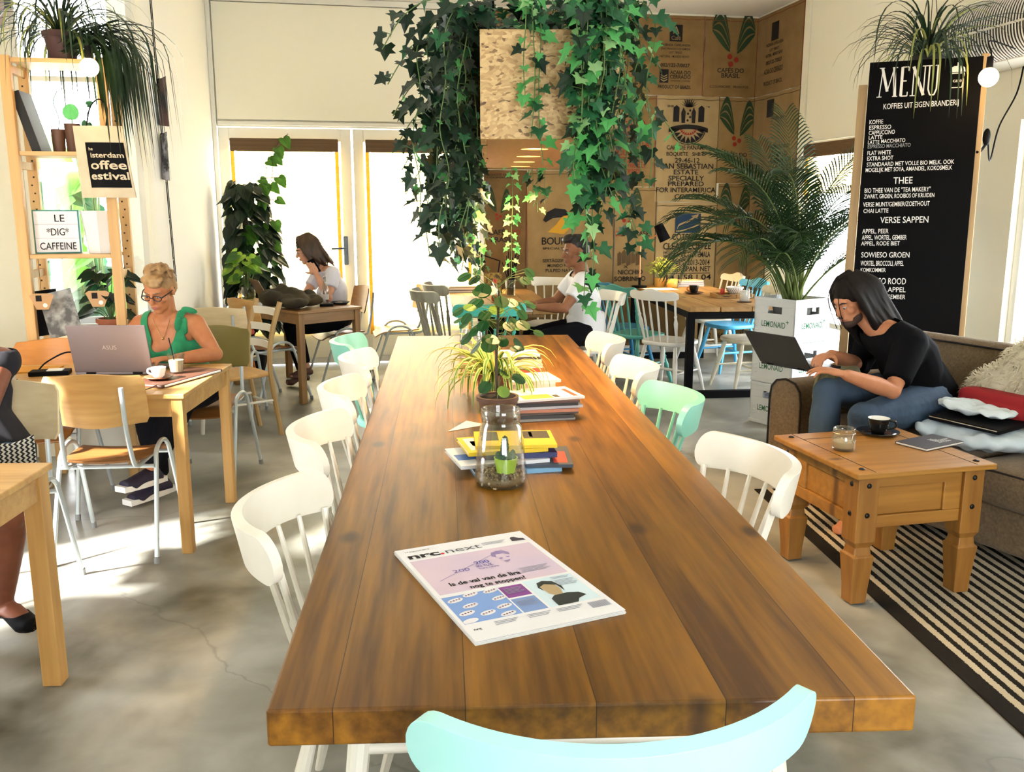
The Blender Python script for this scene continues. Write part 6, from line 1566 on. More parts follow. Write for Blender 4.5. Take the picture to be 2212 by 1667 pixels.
def limb(mb, a, b, c, r, s=1.0, e=0.0, f=1.0):
    """two-bone limb; stops at fraction f of its whole length"""
    a, b, c = V(a), V(b), V(c); l1 = (b - a).length; l2 = (c - b).length; P = [(a, r[0]), (lerp(a, b, .35), r[1]), (lerp(a, b, .75), r[2]), (b, r[3]), (lerp(b, c, .3), r[4]), (lerp(b, c, .7), r[5]), (c, r[6])]
    T = [0, .35 * l1, .75 * l1, l1, l1 + .3 * l2, l1 + .7 * l2, l1 + l2]; E_ = f * (l1 + l2); pts = []; rs_ = []
    for i, (p, q) in enumerate(P):
        if T[i] <= E_ + 1e-6: pts.append(p); rs_.append(q * s + e)
        else:
            g = (E_ - T[i - 1]) / (T[i] - T[i - 1]); pts.append(lerp(P[i - 1][0], p, g)); rs_.append((P[i - 1][1] * (1 - g) + q * g) * s + e); break
    mb.tube(pts, rs_, 14)
    if T[3] <= E_: mb.ball(b, r[3] * s + e, 12, 8)
ARM = (.055, .050, .042, .040, .041, .033, .026); LEG = (.092, .088, .068, .060, .060, .048, .038)
def foot(mb, an, to, s=1.0, e=0.0):
    an, to = V(an), V(to); d = (to - an); d.z = 0; d.normalize(); h = an - d * .05 - V((0, 0, .045))
    mb.tube([an, an - V((0, 0, .05))], [.040 * s + e, .040 * s + e], 10); mb.tube([h, an + d * .05 - V((0, 0, .03)), lerp(an, to, .75) - V((0, 0, .02)), to], [.035 * s + e, .040 * s + e, .042 * s + e, .030 * s + e], 12, sy=.7)
def cut(o, keep):
    bm = bmesh.new(); bm.from_mesh(o.data); bmesh.ops.delete(bm, geom=[f for f in bm.faces if not keep(f.calc_center_median())], context='FACES')
    for _ in range(8):
        nw = {v: sum((e.other_vert(v).co for e in v.link_edges if e.is_boundary), V()) / sum(e.is_boundary for e in v.link_edges) for v in bm.verts if v.is_boundary}
        for v, c in nw.items(): v.co = v.co * .4 + c * .6
    bm.to_mesh(o.data); bm.free()
def thicken(o, t=.004):
    m = o.modifiers.new('cloth', 'SOLIDIFY'); m.thickness = t; m.offset = -1
def hairlocks(t, name, m, M, paths, r, n=8):
    q = MB(); q.M = M
    for p in paths: P = smoothpts(p, 5); k = len(P); q.tube(P, [r * (.45 + .55 * math.sin(PI * min(1, .15 + i / k))) * (1 if i < k * .8 else (k - i) / (k * .2)) + .001 for i in range(k)], n, sy=.5)
    return q

# --- woman in the green top -----------------------------------------------------------------
SK1 = skin('tanned_skin', (.50, .20, .085), (.42, .15, .06))
J = dict(pelvis=(-0.85, 5.33, 0.545), chest=(-0.915, 5.235, 0.80), neck=(-0.945, 5.20, 0.965), head=(-0.960, 5.130, 1.118), shR=(-1.095, 5.27, 0.915), shL=(-0.790, 5.145, 0.925), elL=(-0.672, 4.975, 0.785), wrL=(-0.850, 4.80, 0.792), haL=(-0.93, 4.74, 0.806), elR=(-1.20, 5.17, 0.81), wrR=(-1.147, 4.96, 0.808), haR=(-1.093, 4.86, 0.806), hipL=(-.77, 5.27, .56), hipR=(-.95, 5.32, .56), knL=(-.84, 4.90, .56), knR=(-1.03, 4.92, .52), anL=(-1.02, 4.86, .20), anR=(-1.00, 4.98, .11), toL=(-1.13, 4.72, .16), toR=(-1.13, 4.84, .05))
t = thing('person', 'short-haired woman in glasses and a green sleeveless top typing at the grey laptop', 'person', (-0.85, 5.33, 0)); T0 = Matrix.Translation(-V((-0.85, 5.33, 0)))
def rel(J, o): return {k: tuple(V(v) - V(o)) for k, v in J.items()}
J = rel(J, (-0.85, 5.33, 0)); HF, HU = V((-.30, -.86, -.42)), V((-.10, -.40, .9)); M_ = headM(J['head'], HF, HU)
q = MB(); torso(q, J, .93, fem=True); head(q, M_, .98); q.tube([V(J['neck']) - V((0, 0, .03)), V(J['head']) + M_.to_3x3() @ V((0, -.02, -.05))], [.056, .052], 12)
for sd in 'LR':
    limb(q, J['sh' + sd], J['el' + sd], J['wr' + sd], ARM, .98); limb(q, J['hip' + sd], J['kn' + sd], J['an' + sd], LEG, .95)
hand(q, J['wrL'], V(J['haL']) - V(J['wrL']), (0, 0, -1), -1, .55, .95); hand(q, J['wrR'], V(J['haR']) - V(J['wrR']), (.1, 0, -1), 1, .4, .95)
blob(q, 'body', SK1, t, .0062, 4)
face_parts(t, M_, .98, mat('soft_lips', (.36, .10, .07), .4), mat('fair_brow', (.22, .13, .06), .7), closed=True)
GRN = mat('green_jersey', (.012, .26, .10), .75, col2=(.008, .19, .07), noise_amt=.5, noise_scale=10, bump=.35, bump_scale=26, sheen=.2)
q = MB(); torso(q, J, .93, .010, fem=True); o = blob(q, 'green_top', GRN, t, .008, 6)
ch, nk, sl, sr = V(J['chest']), V(J['neck']), V(J['shL']), V(J['shR']); lat = (sl - sr).normalized(); axn = (nk - ch).normalized(); fwd = lat.cross(axn).normalized()
if fwd.y > 0: fwd = -fwd
def keep(c):
    x = (c - nk).dot(lat); z = (c - nk).dot(axn); f = (c - nk).dot(fwd)
    if abs(x) > .128 - max(0, -z - .10) * .0 and z > -.13: return False
    if f > -.01: return z < -.155 + (abs(x) / .098) ** 3 * .15 or abs(x) > .085
    return z < -.02
cut(o, keep); thicken(o)
q = MB(); b0 = sl * .62 + nk * .38 + fwd * .03 + V((0, 0, .055))                   # bow on the shoulder strap
q.ball(b0, (.022, .02, .018)); q.ball(b0 + V((.045, 0, .016)), (.045, .022, .017), rot=(0, .3, 0)); q.ball(b0 + V((-.015, -.035, -.055)), (.02, .016, .05), rot=(.4, .2, 0)); q.ball(b0 + V((.02, -.03, -.065)), (.02, .016, .05)); blob(q, 'shoulder_bow', GRN, t, .006, 4)
BLKT = mat('black_trousers', (.006, .006, .008), .9, spec=.1)
q = MB()
for sd in 'LR': limb(q, J['hip' + sd], J['kn' + sd], J['an' + sd], LEG, 1.0, .012, .97)
q.ball(lerp(J['hipL'], J['hipR'], .5), (.18, .13, .09)); blob(q, 'trousers', BLKT, t, .01, 5)
SHOE = mat('dark_trainer', (.02, .015, .035), .7); SOLE = mat('white_sole', (.8, .79, .76), .6)
for sd in 'LR':
    q = MB(); foot(q, J['an' + sd], J['to' + sd], 1.05, .006); o = blob(q, 'shoe', SHOE, t, .007, 3)
    a, b_ = V(J['an' + sd]), V(J['to' + sd]); d = (b_ - a); d.z = 0; d.normalize(); s_ = V((-d.y, d.x, 0)); q = MB(); z = -.078; rows = []
    for k in range(12):
        u = k / 11; c = lerp(a - d * .075 + V((0, 0, z)), b_ + d * .02 + V((0, 0, -.03)), u); w = .036 + .012 * math.sin(PI * u * .9)
        rows.append([c - s_ * w, c + s_ * w, c + s_ * w * .95 + V((0, 0, .030)), c - s_ * w * .95 + V((0, 0, .030))])
    q.grid(rows, True); q.flat(rows[0]); q.flat(rows[-1][::-1]); q.build('sole', SOLE, o, bevel=.004)
FAIR = mat('fair_hair', (.42, .25, .10), .55, col2=(.20, .105, .04), noise_amt=.6, noise_scale=26, stretch=(1, .35, .5))
r_ = random.Random(2); q = MB(); q.M = M_ @ Matrix.Scale(.98, 4); q.ball((0, -.024, .045), (.083, .098, .086)); q.ball((0, -.06, .0), (.072, .055, .075)); q.ball((.0, .048, .088), (.062, .042, .028)); q.ball((-.02, .07, .07), (.045, .024, .02))
for k in range(46):
    a = r_.uniform(0, 2 * PI); b_ = r_.uniform(.0, 1.2); p = V((.084 * math.sin(b_) * math.cos(a), -.02 + .098 * math.sin(b_) * math.sin(a), .046 + .086 * math.cos(b_))); e = p + V((p.x * .22 - .012, .035, .004)); q.tube([p, lerp(p, e, .5) + V((0, 0, .012)), e], [.012, .011, .003], 6)
blob(q, 'hair', FAIR, t, .006, 2)
GLS = mat('dark_spectacles', (.01, .01, .012), .25); q = MB(); q.M = M_ @ Matrix.Scale(.98, 4)
for sx in (-1, 1):
    q.tube([(sx * (.032 + .025 * math.cos(k * PI / 8)), .099 - .004 * abs(math.cos(k * PI / 8)), .000 + .0155 * math.sin(k * PI / 8)) for k in range(16)], .0028, 6, closed=True); q.tube([(sx * .057, .094, .004), (sx * .080, .03, .006), (sx * .079, -.02, .004)], .0032, 6)
q.tube([(-.008, .099, .003), (0, .103, .005), (.008, .099, .003)], .0026, 6); q.build('glasses', GLS, t, smooth='all')
q = MB(); c0 = nk + fwd * .055; q.tube(smoothpts([c0 + lat * -.055 + axn * .01, c0 + fwd * .035 - axn * .085, c0 + lat * .055 + axn * .01], 8), .0012, 5); q.ball(c0 + fwd * .04 - axn * .092, .007, 8, 6); q.build('necklace', mat('gold', (.7, .5, .2), .25, metal=1.0), t)

# --- woman on the phone ----------------------------------------------------------------------
SK2 = skin('light_skin', (.62, .33, .22), (.55, .27, .17)); O = V((-0.12, 8.25, 0)); OS = V((.075, .05, 0))
J = rel(dict(pelvis=(-0.12, 8.27, 0.56), chest=(-0.150, 8.19, 0.835), neck=(-0.225, 8.185, 1.02), head=(-0.365, 8.205, 1.185), shL=(-0.145, 8.02, 0.985), shR=(-0.27, 8.365, 0.96), elL=(-0.19, 7.895, 0.785), wrL=(-0.285, 7.985, 0.985), haL=(-0.315, 8.035, 1.085), elR=(-0.401, 8.263, 0.784), wrR=(-0.53, 8.055, 0.785), haR=(-0.60, 7.98, 0.79), hipL=(-0.10, 8.15, 0.578), hipR=(-0.14, 8.36, 0.578), knL=(-0.49, 7.88, 0.53), knR=(-0.53, 8.10, 0.52), anL=(-0.40, 7.83, 0.20), anR=(-0.44, 8.10, 0.10), toL=(-0.52, 7.72, 0.15), toR=(-0.58, 8.02, 0.04)), O)
t = thing('person', 'brown-haired woman in a pale T-shirt on the phone before the terrace door', 'person', O + OS); M_ = headM(J['head'], (-.86, -.22, -.34), (-.3, -.05, .95))
q = MB(); torso(q, J, .9, fem=True); head(q, M_, .98); q.tube([V(J['neck']) - V((0, 0, .03)), V(J['head']) + M_.to_3x3() @ V((0, -.025, -.05))], [.052, .048], 12)
for sd in 'LR': limb(q, J['sh' + sd], J['el' + sd], J['wr' + sd], ARM, .9); limb(q, J['hip' + sd], J['kn' + sd], J['an' + sd], LEG, .92); foot(q, J['an' + sd], J['to' + sd], .9)
hand(q, J['wrL'], V(J['haL']) - V(J['wrL']) + V((-.03, 0, 0)), (-.2, .9, .1), 1, .5, .92); hand(q, J['wrR'], V(J['haR']) - V(J['wrR']), (0, 0, -1), 1, .4, .92); blob(q, 'body', SK2, t, .0065, 4)
face_parts(t, M_, .98, mat('rose_lips', (.45, .08, .08), .4), mat('brown_brow', (.06, .035, .02), .7))
q = MB(); torso(q, J, .9, .010, fem=True)
for sd in 'LR': limb(q, J['sh' + sd], J['el' + sd], J['wr' + sd], ARM, .95, .016, .30)
o = blob(q, 't_shirt', mat('pale_t_shirt', (.70, .70, .80), .85, bump=.3, bump_scale=24), t, .009, 5); nk = V(J['neck']); cut(o, lambda c: (c - nk).dot(V((-.25, 0, .97))) < -.015 or (c - nk).length > .16); thicken(o)
q = MB()
for sd in 'LR': limb(q, J['hip' + sd], J['kn' + sd], J['an' + sd], LEG, .97, .01, .96)
q.ball(lerp(J['hipL'], J['hipR'], .5), (.14, .19, .12)); blob(q, 'trousers', BLKT, t, .011, 5)
for sd in 'LR':
    q = MB(); foot(q, J['an' + sd], J['to' + sd], .95, .006); blob(q, 'shoe', mat('brown_shoe', (.10, .045, .03), .6), t, .009, 3)
BRH = mat('brown_hair', (.075, .038, .018), .45, col2=(.025, .012, .006), noise_amt=.6, noise_scale=24, stretch=(1, 1, .3))
q = MB(); q.M = M_; q.ball((0, -.02, .045), (.084, .100, .086)); q.ball((0, -.065, -.05), (.075, .05, .11))
r_ = random.Random(6)
for k in range(46):
    sx = -1 if k % 2 else 1; u = r_.random(); y = -.10 + .155 * u; L_ = r_.uniform(.13, .20) * (1 - .25 * u); q.tube(smoothpts([(sx * .02, y * .6, .128), (sx * .078, y, .06), (sx * (.088 + .01 * r_.random()), y - .01, -.03), (sx * (.082 + .02 * r_.random()), y - .035, -.03 - L_ * .6), (sx * (.07 + .03 * r_.random()), y - .06, -.03 - L_)], 4), [.016] * 12 + [.013, .011, .009, .006, .003], 7)
blob(q, 'hair', BRH, t, .007, 2)
q = MB(); c = V(J['wrL']) + (V(J['haL']) - V(J['wrL'])).normalized() * .085; d, n, s_ = axes(V(J['haL']) - V(J['wrL']) + V((-.03, 0, 0)), (-.2, .9, .1)); q.M = Matrix.Translation(c + n * .024) @ Matrix((s_, d, n)).transposed().to_4x4(); q.box((0, .0, 0), (.062, .135, .008)); o = q.build('mobile_phone', BLACK, bevel=.003); o.location = O + OS; tag(o, 'black mobile phone held to the ear of the woman by the terrace door', 'phone')

# --- man in the white shirt ------------------------------------------------------------------
SK3 = skin('olive_skin', (.30, .125, .06), (.24, .095, .045)); O = V((1.90, 6.98, 0))
J = rel(dict(pelvis=(1.90, 6.98, 0.56), chest=(1.88, 6.95, 0.83), neck=(1.865, 6.93, 1.035), head=(1.795, 6.915, 1.212), shL=(1.815, 6.745, 0.985), shR=(1.85, 7.115, 0.985), elL=(1.650, 6.665, 0.800), wrL=(1.460, 6.765, 0.800), haL=(1.365, 6.835, 0.81), elR=(1.69, 7.165, 0.80), wrR=(1.520, 7.062, 0.800), haR=(1.402, 7.02, 0.81), hipL=(1.90, 6.88, .578), hipR=(1.90, 7.09, .578), knL=(1.47, 6.80, .55), knR=(1.47, 7.03, .55), anL=(1.52, 6.80, .118), anR=(1.52, 7.05, .118), toL=(1.38, 6.78, .05), toR=(1.38, 7.04, .05)), O)
t = thing('person', 'dark-haired man in a white T-shirt working at the ketchup bottle table', 'person', O); M_ = headM(J['head'], (-.93, -.16, -.12), (-.12, 0, 1))
q = MB(); torso(q, J, 1.0); head(q, M_, 1.02); q.tube([V(J['neck']) - V((0, 0, .03)), V(J['head']) + M_.to_3x3() @ V((0, -.02, -.05))], [.060, .058], 12)
for sd in 'LR': limb(q, J['sh' + sd], J['el' + sd], J['wr' + sd], ARM, 1.0); limb(q, J['hip' + sd], J['kn' + sd], J['an' + sd], LEG, .95); foot(q, J['an' + sd], J['to' + sd])
hand(q, J['wrL'], V(J['haL']) - V(J['wrL']), (0, 0, -1), -1, .4); hand(q, J['wrR'], V(J['haR']) - V(J['wrR']), (0, 0, -1), 1, .4); blob(q, 'body', SK3, t, .0068, 4)
BLH = mat('black_hair', (.006, .005, .005), .4, col2=(.014, .012, .011), noise_amt=.5, noise_scale=30)
face_parts(t, M_, 1.02, mat('brown_lips', (.20, .07, .05), .45), BLH)
q = MB(); torso(q, J, 1.02, .014)
for sd in 'LR': limb(q, J['sh' + sd], J['el' + sd], J['wr' + sd], ARM, 1.1, .016, .34)
pe = V(J['pelvis']); q.tube([pe + V((.0, 0, .16)), pe + V((.015, 0, .04)), pe + V((.02, 0, -.04))], [.155, .155, .15], 16)
o = blob(q, 't_shirt', mat('white_t_shirt', (.82, .83, .86), .85, bump=.3, bump_scale=20), t, .0095, 5); nk = V(J['neck']); cut(o, lambda c: (c - nk).dot(V((-.15, 0, .99))) < -.008 or (c - nk).length > .15); thicken(o)
q = MB()
for sd in 'LR': limb(q, J['hip' + sd], J['kn' + sd], J['an' + sd], LEG, 1, .012, .97)
blob(q, 'trousers', BLKT, t, .012, 5)
for sd in 'LR':
    q = MB(); foot(q, J['an' + sd], J['to' + sd], 1, .006); blob(q, 'shoe', BLACK, t, .01, 3)
q = MB(); q.M = M_ @ Matrix.Scale(1.02, 4); q.ball((0, -.026, .048), (.079, .094, .084)); q.ball((0, -.062, .0), (.070, .052, .075)); q.ball((0, .055, .098), (.058, .040, .026)); q.ball((0, .02, .115), (.06, .06, .024)); blob(q, 'hair', BLH, t, .0065, 2)

# --- long-haired man in black ------------------------------------------------------------------
SK4 = skin('ruddy_skin', (.56, .25, .13), (.48, .19, .09)); O = V((2.93, 4.16, 0))
J = rel(dict(pelvis=(2.92, 4.15, 0.57), chest=(2.82, 4.12, 0.80), neck=(2.722, 4.235, 0.945), head=(2.590, 4.285, 1.078), shL=(2.755, 4.000, 0.892), shR=(2.815, 4.425, 0.875), elL=(2.585, 3.868, 0.685), wrL=(2.322, 3.850, 0.775), haL=(2.235, 3.885, 0.825), elR=(2.775, 4.475, 0.70), wrR=(2.456, 4.225, 0.808), haR=(2.345, 4.165, 0.850), hipL=(2.93, 4.03, 0.58), hipR=(2.92, 4.26, 0.58), knR=(2.40, 4.13, 0.63), anR=(2.30, 4.00, 0.19), knL=(2.44, 3.86, 0.56), anL=(2.42, 3.80, 0.11), toL=(2.28, 3.77, 0.035), toR=(2.14, 3.90, 0.14)), O)
t = thing('person', 'long-haired bearded man in a black T-shirt and jeans typing on the sofa', 'person', O); M_ = headM(J['head'], (-.88, -.22, -.42), (-.42, -.05, .9))
q = MB(); torso(q, J, 1.04); head(q, M_, 1.03); q.tube([V(J['neck']) - V((-.03, 0, .04)), V(J['head']) + M_.to_3x3() @ V((0, -.02, -.05))], [.064, .058], 12)
for sd in 'LR': limb(q, J['sh' + sd], J['el' + sd], J['wr' + sd], ARM, 1.06); limb(q, J['hip' + sd], J['kn' + sd], J['an' + sd], LEG, .97); foot(q, J['an' + sd], J['to' + sd])
hand(q, J['wrL'], V(J['haL']) - V(J['wrL']) + V((0, .02, -.03)), (.15, .0, -1), -1, .45, 1.05); hand(q, J['wrR'], V(J['haR']) - V(J['wrR']) + V((0, 0, -.05)), (.2, 0, -1), 1, .6, 1.05); blob(q, 'body', SK4, t, .0062, 4)
face_parts(t, M_, 1.03, mat('muted_lips', (.32, .11, .08), .45), BLH, closed=True)
BLT = mat('black_t_shirt', (.005, .005, .006), .95, spec=.08, bump=.2, bump_scale=20)
q = MB(); torso(q, J, 1.08, .016)
for sd in 'LR': limb(q, J['sh' + sd], J['el' + sd], J['wr' + sd], ARM, 1.15, .020, .42)
pe = V(J['pelvis']); q.tube([lerp(pe, J['chest'], .6), pe + V((.02, 0, .02)), pe + V((.03, 0, -.08))], [.165, .185, .18], 16)
o = blob(q, 't_shirt', BLT, t, .0095, 5); nk = V(J['neck']); cut(o, lambda c: (c - nk).dot(V((-.6, .15, .8))) < .0 or (c - nk).length > .16); thicken(o)
JEAN = mat('blue_denim', (.030, .055, .10), .85, col2=(.055, .095, .15), noise_amt=.5, noise_scale=7, bump=.3, bump_scale=40)
q = MB()
for sd in 'LR': limb(q, J['hip' + sd], J['kn' + sd], J['an' + sd], LEG, 1.06, .014, .97)
q.ball(lerp(J['hipL'], J['hipR'], .5), (.16, .2, .13)); blob(q, 'jeans', JEAN, t, .009, 4)
DKH = mat('dark_long_hair', (.006, .0045, .004), .65, spec=.15, col2=(.014, .010, .008), noise_amt=.5, noise_scale=26, stretch=(1, 1, .3))
q = MB(); q.M = M_ @ Matrix.Scale(1.03, 4); q.ball((0, -.022, .048), (.086, .102, .088)); q.ball((0, -.075, -.06), (.085, .06, .13)); q.ball((0, -.08, -.14), (.09, .05, .09)); r_ = random.Random(15)
for k in range(64):
    sx = -1 if k % 2 else 1; u = r_.random(); y = -.11 + .145 * u; L_ = r_.uniform(.20, .30); q.tube(smoothpts([(sx * .02, y * .5, .132), (sx * .082, y, .06), (sx * (.092 + .012 * r_.random()), y - .01, -.04), (sx * (.09 + .03 * r_.random()), y - .04, -.04 - L_ * .55), (sx * (.08 + .05 * r_.random()), y - .075, -.04 - L_)], 4), [.017] * 12 + [.014, .012, .010, .007, .003], 7)
blob(q, 'hair', DKH, t, .007, 2)
q = MB(); q.M = M_ @ Matrix.Scale(1.03, 4)
for k in range(3): q.tube(smoothpts([(.03 * (k - 1), .085, .10), (.035 * (k - 1) - .01, .118, .05), (.03 * (k - 1) - .01, .125, -.03 - .02 * k), (.03 * (k - 1), .115, -.10)], 5), .0022, 5)
q.build('loose_strand', DKH, t)
q = MB(); q.M = M_ @ Matrix.Scale(1.03, 4); q.ball((0, .052, -.094), (.045, .042, .026)); q.ball((0, .100, -.048), (.024, .008, .006)); q.ball((.04, .03, -.075), (.018, .035, .028)); q.ball((-.04, .03, -.075), (.018, .035, .028)); blob(q, 'beard', mat('dark_stubble', (.05, .025, .018), .8), t, .0055, 2)
laptop('dark slim laptop on the lap of the man on the sofa', (2.215, 4.235, .742), rad(-68), .33, .225, 128, m=mat('black_aluminium', (.03, .032, .035), .4, metal=.3))

# --- person cut off at the left edge ---------------------------------------------------------
SK5 = skin('brown_skin', (.24, .085, .045), (.18, .06, .03)); O = V((-1.40, 3.66, 0))
J = rel(dict(pelvis=(-1.40, 3.68, 0.60), chest=(-1.47, 3.80, 0.82), neck=(-1.50, 3.84, 1.02), head=(-1.53, 3.78, 1.20), shL=(-1.33, 3.84, 0.955), shR=(-1.67, 3.80, 0.955), elL=(-1.36, 3.62, 0.72), wrL=(-1.42, 3.38, 0.785), haL=(-1.47, 3.29, 0.79), elR=(-1.72, 3.58, .785), wrR=(-1.60, 3.36, .785), haR=(-1.55, 3.27, .79), hipL=(-1.30, 3.64, .59), hipR=(-1.50, 3.64, .59), knL=(-1.165, 3.28, .50), knR=(-1.42, 3.22, .53), anL=(-1.27, 3.42, .13), anR=(-1.42, 3.25, .12), toL=(-1.14, 3.32, .065), toR=(-1.42, 3.10, .05)), O)
t = thing('person', "person in black patterned clothes and denim shorts at the photo's left edge", 'person', O); M_ = headM(J['head'], (.1, -.9, -.35), (0, -.3, 1))
q = MB(); torso(q, J, .95, fem=True); head(q, M_, .98); q.tube([V(J['neck']) - V((0, 0, .03)), V(J['head']) + M_.to_3x3() @ V((0, -.02, -.05))], [.054, .05], 12)
for sd in 'LR': limb(q, J['sh' + sd], J['el' + sd], J['wr' + sd], ARM, .95); limb(q, J['hip' + sd], J['kn' + sd], J['an' + sd], LEG, 1.0); foot(q, J['an' + sd], J['to' + sd])
hand(q, J['wrL'], V(J['haL']) - V(J['wrL']), (0, 0, -1), -1, .4); hand(q, J['wrR'], V(J['haR']) - V(J['wrR']), (0, 0, -1), 1, .4); blob(q, 'body', SK5, t, .0075, 4)
face_parts(t, M_, .98, mat('brown_lips', (.20, .07, .05), .45), BLH)
q = MB(); torso(q, J, 1.0, .014, fem=True); pe = V(J['pelvis']); q.tube([lerp(pe, J['chest'], .5), pe + V((.03, .02, 0)), pe + V((.03, -.02, -.07))], [.16, .18, .18], 16); o = blob(q, 'black_tunic', mat('black_tunic', (.010, .009, .014), .9), t, .011, 5); nk = V(J['neck']); cut(o, lambda c: c.z < nk.z - .02); thicken(o)
q = MB()
for sd in 'LR': limb(q, J['hip' + sd], J['kn' + sd], J['an' + sd], LEG, 1.08, .012, .44)
blob(q, 'denim_shorts', JEAN, t, .011, 4)
for sd in 'LR':
    q = MB(); foot(q, J['an' + sd], J['to' + sd], 1.0, .005); o = blob(q, 'sandal', BLACK, t, .008, 3); a = V(J['an' + sd]); cut(o, lambda c: c.z < a.z - .035 or (c - a).length > .12)
q = MB(); q.M = M_; q.ball((0, -.026, .048), (.084, .1, .088)); q.ball((0, -.07, -.06), (.08, .06, .12)); blob(q, 'hair', BLH, t, .008, 2)
# patterned bag on the lap
def zig():
    m = bpy.data.materials.new('zigzag_cloth'); m.use_nodes = True; nt = m.node_tree; N = nt.nodes; L = nt.links; b = N['Principled BSDF']; b.inputs['Roughness'].default_value = .9
    tc = N.new('ShaderNodeTexCoord'); w = N.new('ShaderNodeTexWave'); w.wave_profile = 'TRI'; w.inputs['Scale'].default_value = 22; w.bands_direction = 'X'
    sp = N.new('ShaderNodeSeparateXYZ'); L.new(tc.outputs['Object'], sp.inputs[0])
    pz = N.new('ShaderNodeMath'); pz.operation = 'PINGPONG'; pz.inputs[1].default_value = .008; L.new(sp.outputs[2], pz.inputs[0])
    ad = N.new('ShaderNodeMath'); ad.operation = 'ADD'; L.new(sp.outputs[0], ad.inputs[0]); L.new(pz.outputs[0], ad.inputs[1]); d = N.new('ShaderNodeMath'); d.operation = 'DIVIDE'; d.inputs[1].default_value = .016; L.new(ad.outputs[0], d.inputs[0])
    fr = N.new('ShaderNodeMath'); fr.operation = 'FRACT'; L.new(d.outputs[0], fr.inputs[0]); g = N.new('ShaderNodeMath'); g.operation = 'GREATER_THAN'; g.inputs[1].default_value = .5; L.new(fr.outputs[0], g.inputs[0])
    mx = N.new('ShaderNodeMix'); mx.data_type = 'RGBA'; mx.inputs[6].default_value = (.01, .01, .012, 1); mx.inputs[7].default_value = (.6, .58, .52, 1); L.new(g.outputs[0], mx.inputs[0]); L.new(mx.outputs[2], b.inputs['Base Color']); return m
q = MB(); q.M = Matrix.Rotation(rad(8), 4, 'Z')
rows = [[V((-.15 + .30 * i / 8, -.205 - .03 * math.sin(PI * i / 8), -.105 + .14 * k / 5 + .02 * math.sin(i * .8))) for i in range(9)] for k in range(6)]
q.shell([[p + V((.10, -.02, pe.z + .10)) for p in r] for r in rows], .006); q.build('patterned_hem', zig(), t, smooth=True)
# ------------------------------------------------------------------ on the long table
TZ = 0.76
PAPW = mat('newsprint', (.84, .83, .86), .8); 
t = thing('newspaper', 'folded newspaper with a lilac front page on the near part of the long table', 'newspaper', (0.313, 1.807, TZ), math.atan2(.078, .31))
NW, NH = .322, .492
q = MB(); nx, ny = 12, 14
def nz_(u, v): return .0075 + .0035 * math.sin(u * 5 + 1) * max(0, v - .75) * 2 + .004 * max(0, .12 - v) * 6 * abs(math.sin(u * 4)) * .2
for k in range(4):
    rows = [[V((-NW / 2 + NW * i / nx + .002 * (k % 2), -NH / 2 + NH * j / ny + .0015 * (k - 1.5), .0018 + .0016 * k + (.0004 if k == 3 else 0))) for i in range(nx + 1)] for j in range(ny + 1)]
    q.shell(rows, .0013)
q.build('sheets', PAPW, t)
def nuv(u, v, z=.0071): return V((-NW / 2 + NW * u, NH / 2 - NH * v, z))
def npatch(name, m, rects, z=.0071):
    q = MB()
    for u0, v0, u1, v1 in rects: q.flat([nuv(u0, v1, z), nuv(u1, v1, z), nuv(u1, v0, z), nuv(u0, v0, z)])
    return q.build(name, m, t)
def ntext(q, s, u0, u1, v, h, bold=.0, z=.0077): q.text(s, Matrix.Translation(nuv(u0, v, z)), h * NH * 1.38, bold=bold, width=(u1 - u0) * NW)
LILAC = mat('lilac_print', (.60, .50, .68), .8, col2=(.76, .58, .62), noise_amt=.2, noise_scale=4)
npatch('front_picture', LILAC, [(.04, .155, .965, .555)]); npatch('blue_picture', mat('sky_blue_print', (.22, .36, .72), .8), [(.03, .585, .412, .85)]); npatch('purple_box', mat('purple_print', (.26, .07, .30), .8), [(.422, .585, .588, .70)])
npatch('blue_box', mat('soft_blue_print', (.22, .33, .62), .8), [(.422, .715, .588, .85)]); npatch('portrait_picture', mat('pale_blue_print', (.66, .80, .88), .8), [(.605, .57, .965, .85)])
q = MB()
for cu, cv, a in ((.10, .63, .5), (.22, .60, .5), (.36, .60, .5), (.16, .70, .5), (.37, .68, .5), (.10, .76, .5), (.22, .79, .5), (.35, .76, .5), (.08, .83, .5), (.33, .83, .5)):
    pts = []
    for k in range(14):
        b_ = 2 * PI * k / 14; x = .055 * math.cos(b_); y = .018 * math.sin(b_); pts.append(nuv(min(.41, max(.031, cu + x)), min(.849, max(.586, cv - y * 1.1 - x * .12)), .0075))
    q.flat(pts[::-1])
q.build('pastry_print', mat('white_print', (.82, .80, .84), .8), t)
q = MB()
for cu, cv in ((.10, .63), (.22, .60), (.36, .60), (.16, .70), (.37, .68), (.10, .76), (.22, .79), (.35, .76), (.33, .83)):
    for k in range(4): c = nuv(min(.40, cu - .033 + .021 * k), cv - .004 * (k - 1.5), .0079); q.prism([(c.x + .0026 * math.cos(a), c.y + .0022 * math.sin(a)) for a in range(6)], c.z, c.z + .0001)
q.build('berry_print', mat('plum_print', (.12, .03, .08), .8), t)
q = MB(); ntext(q, 'nrc', .05, .285, .128, .058, .035); ntext(q, 'Is de val van de lira', .15, .66, .488, .036, .028); ntext(q, 'nog te stoppen?', .26, .66, .545, .034, .028); ntext(q, 'nrc', .05, .10, .915, .018, .02); ntext(q, '14 augustus 2018', .06, .24, .045, .012)
q.build('headline', INK, t); q = MB(); c = nuv(.305, .122, .0077); q.prism([(c.x + .0045 * math.cos(a * .5236), c.y + .0045 * math.sin(a * .5236)) for a in range(12)], c.z, c.z + .0001); q.build('red_dot', mat('red_dot', (.7, .03, .05), .8), t)
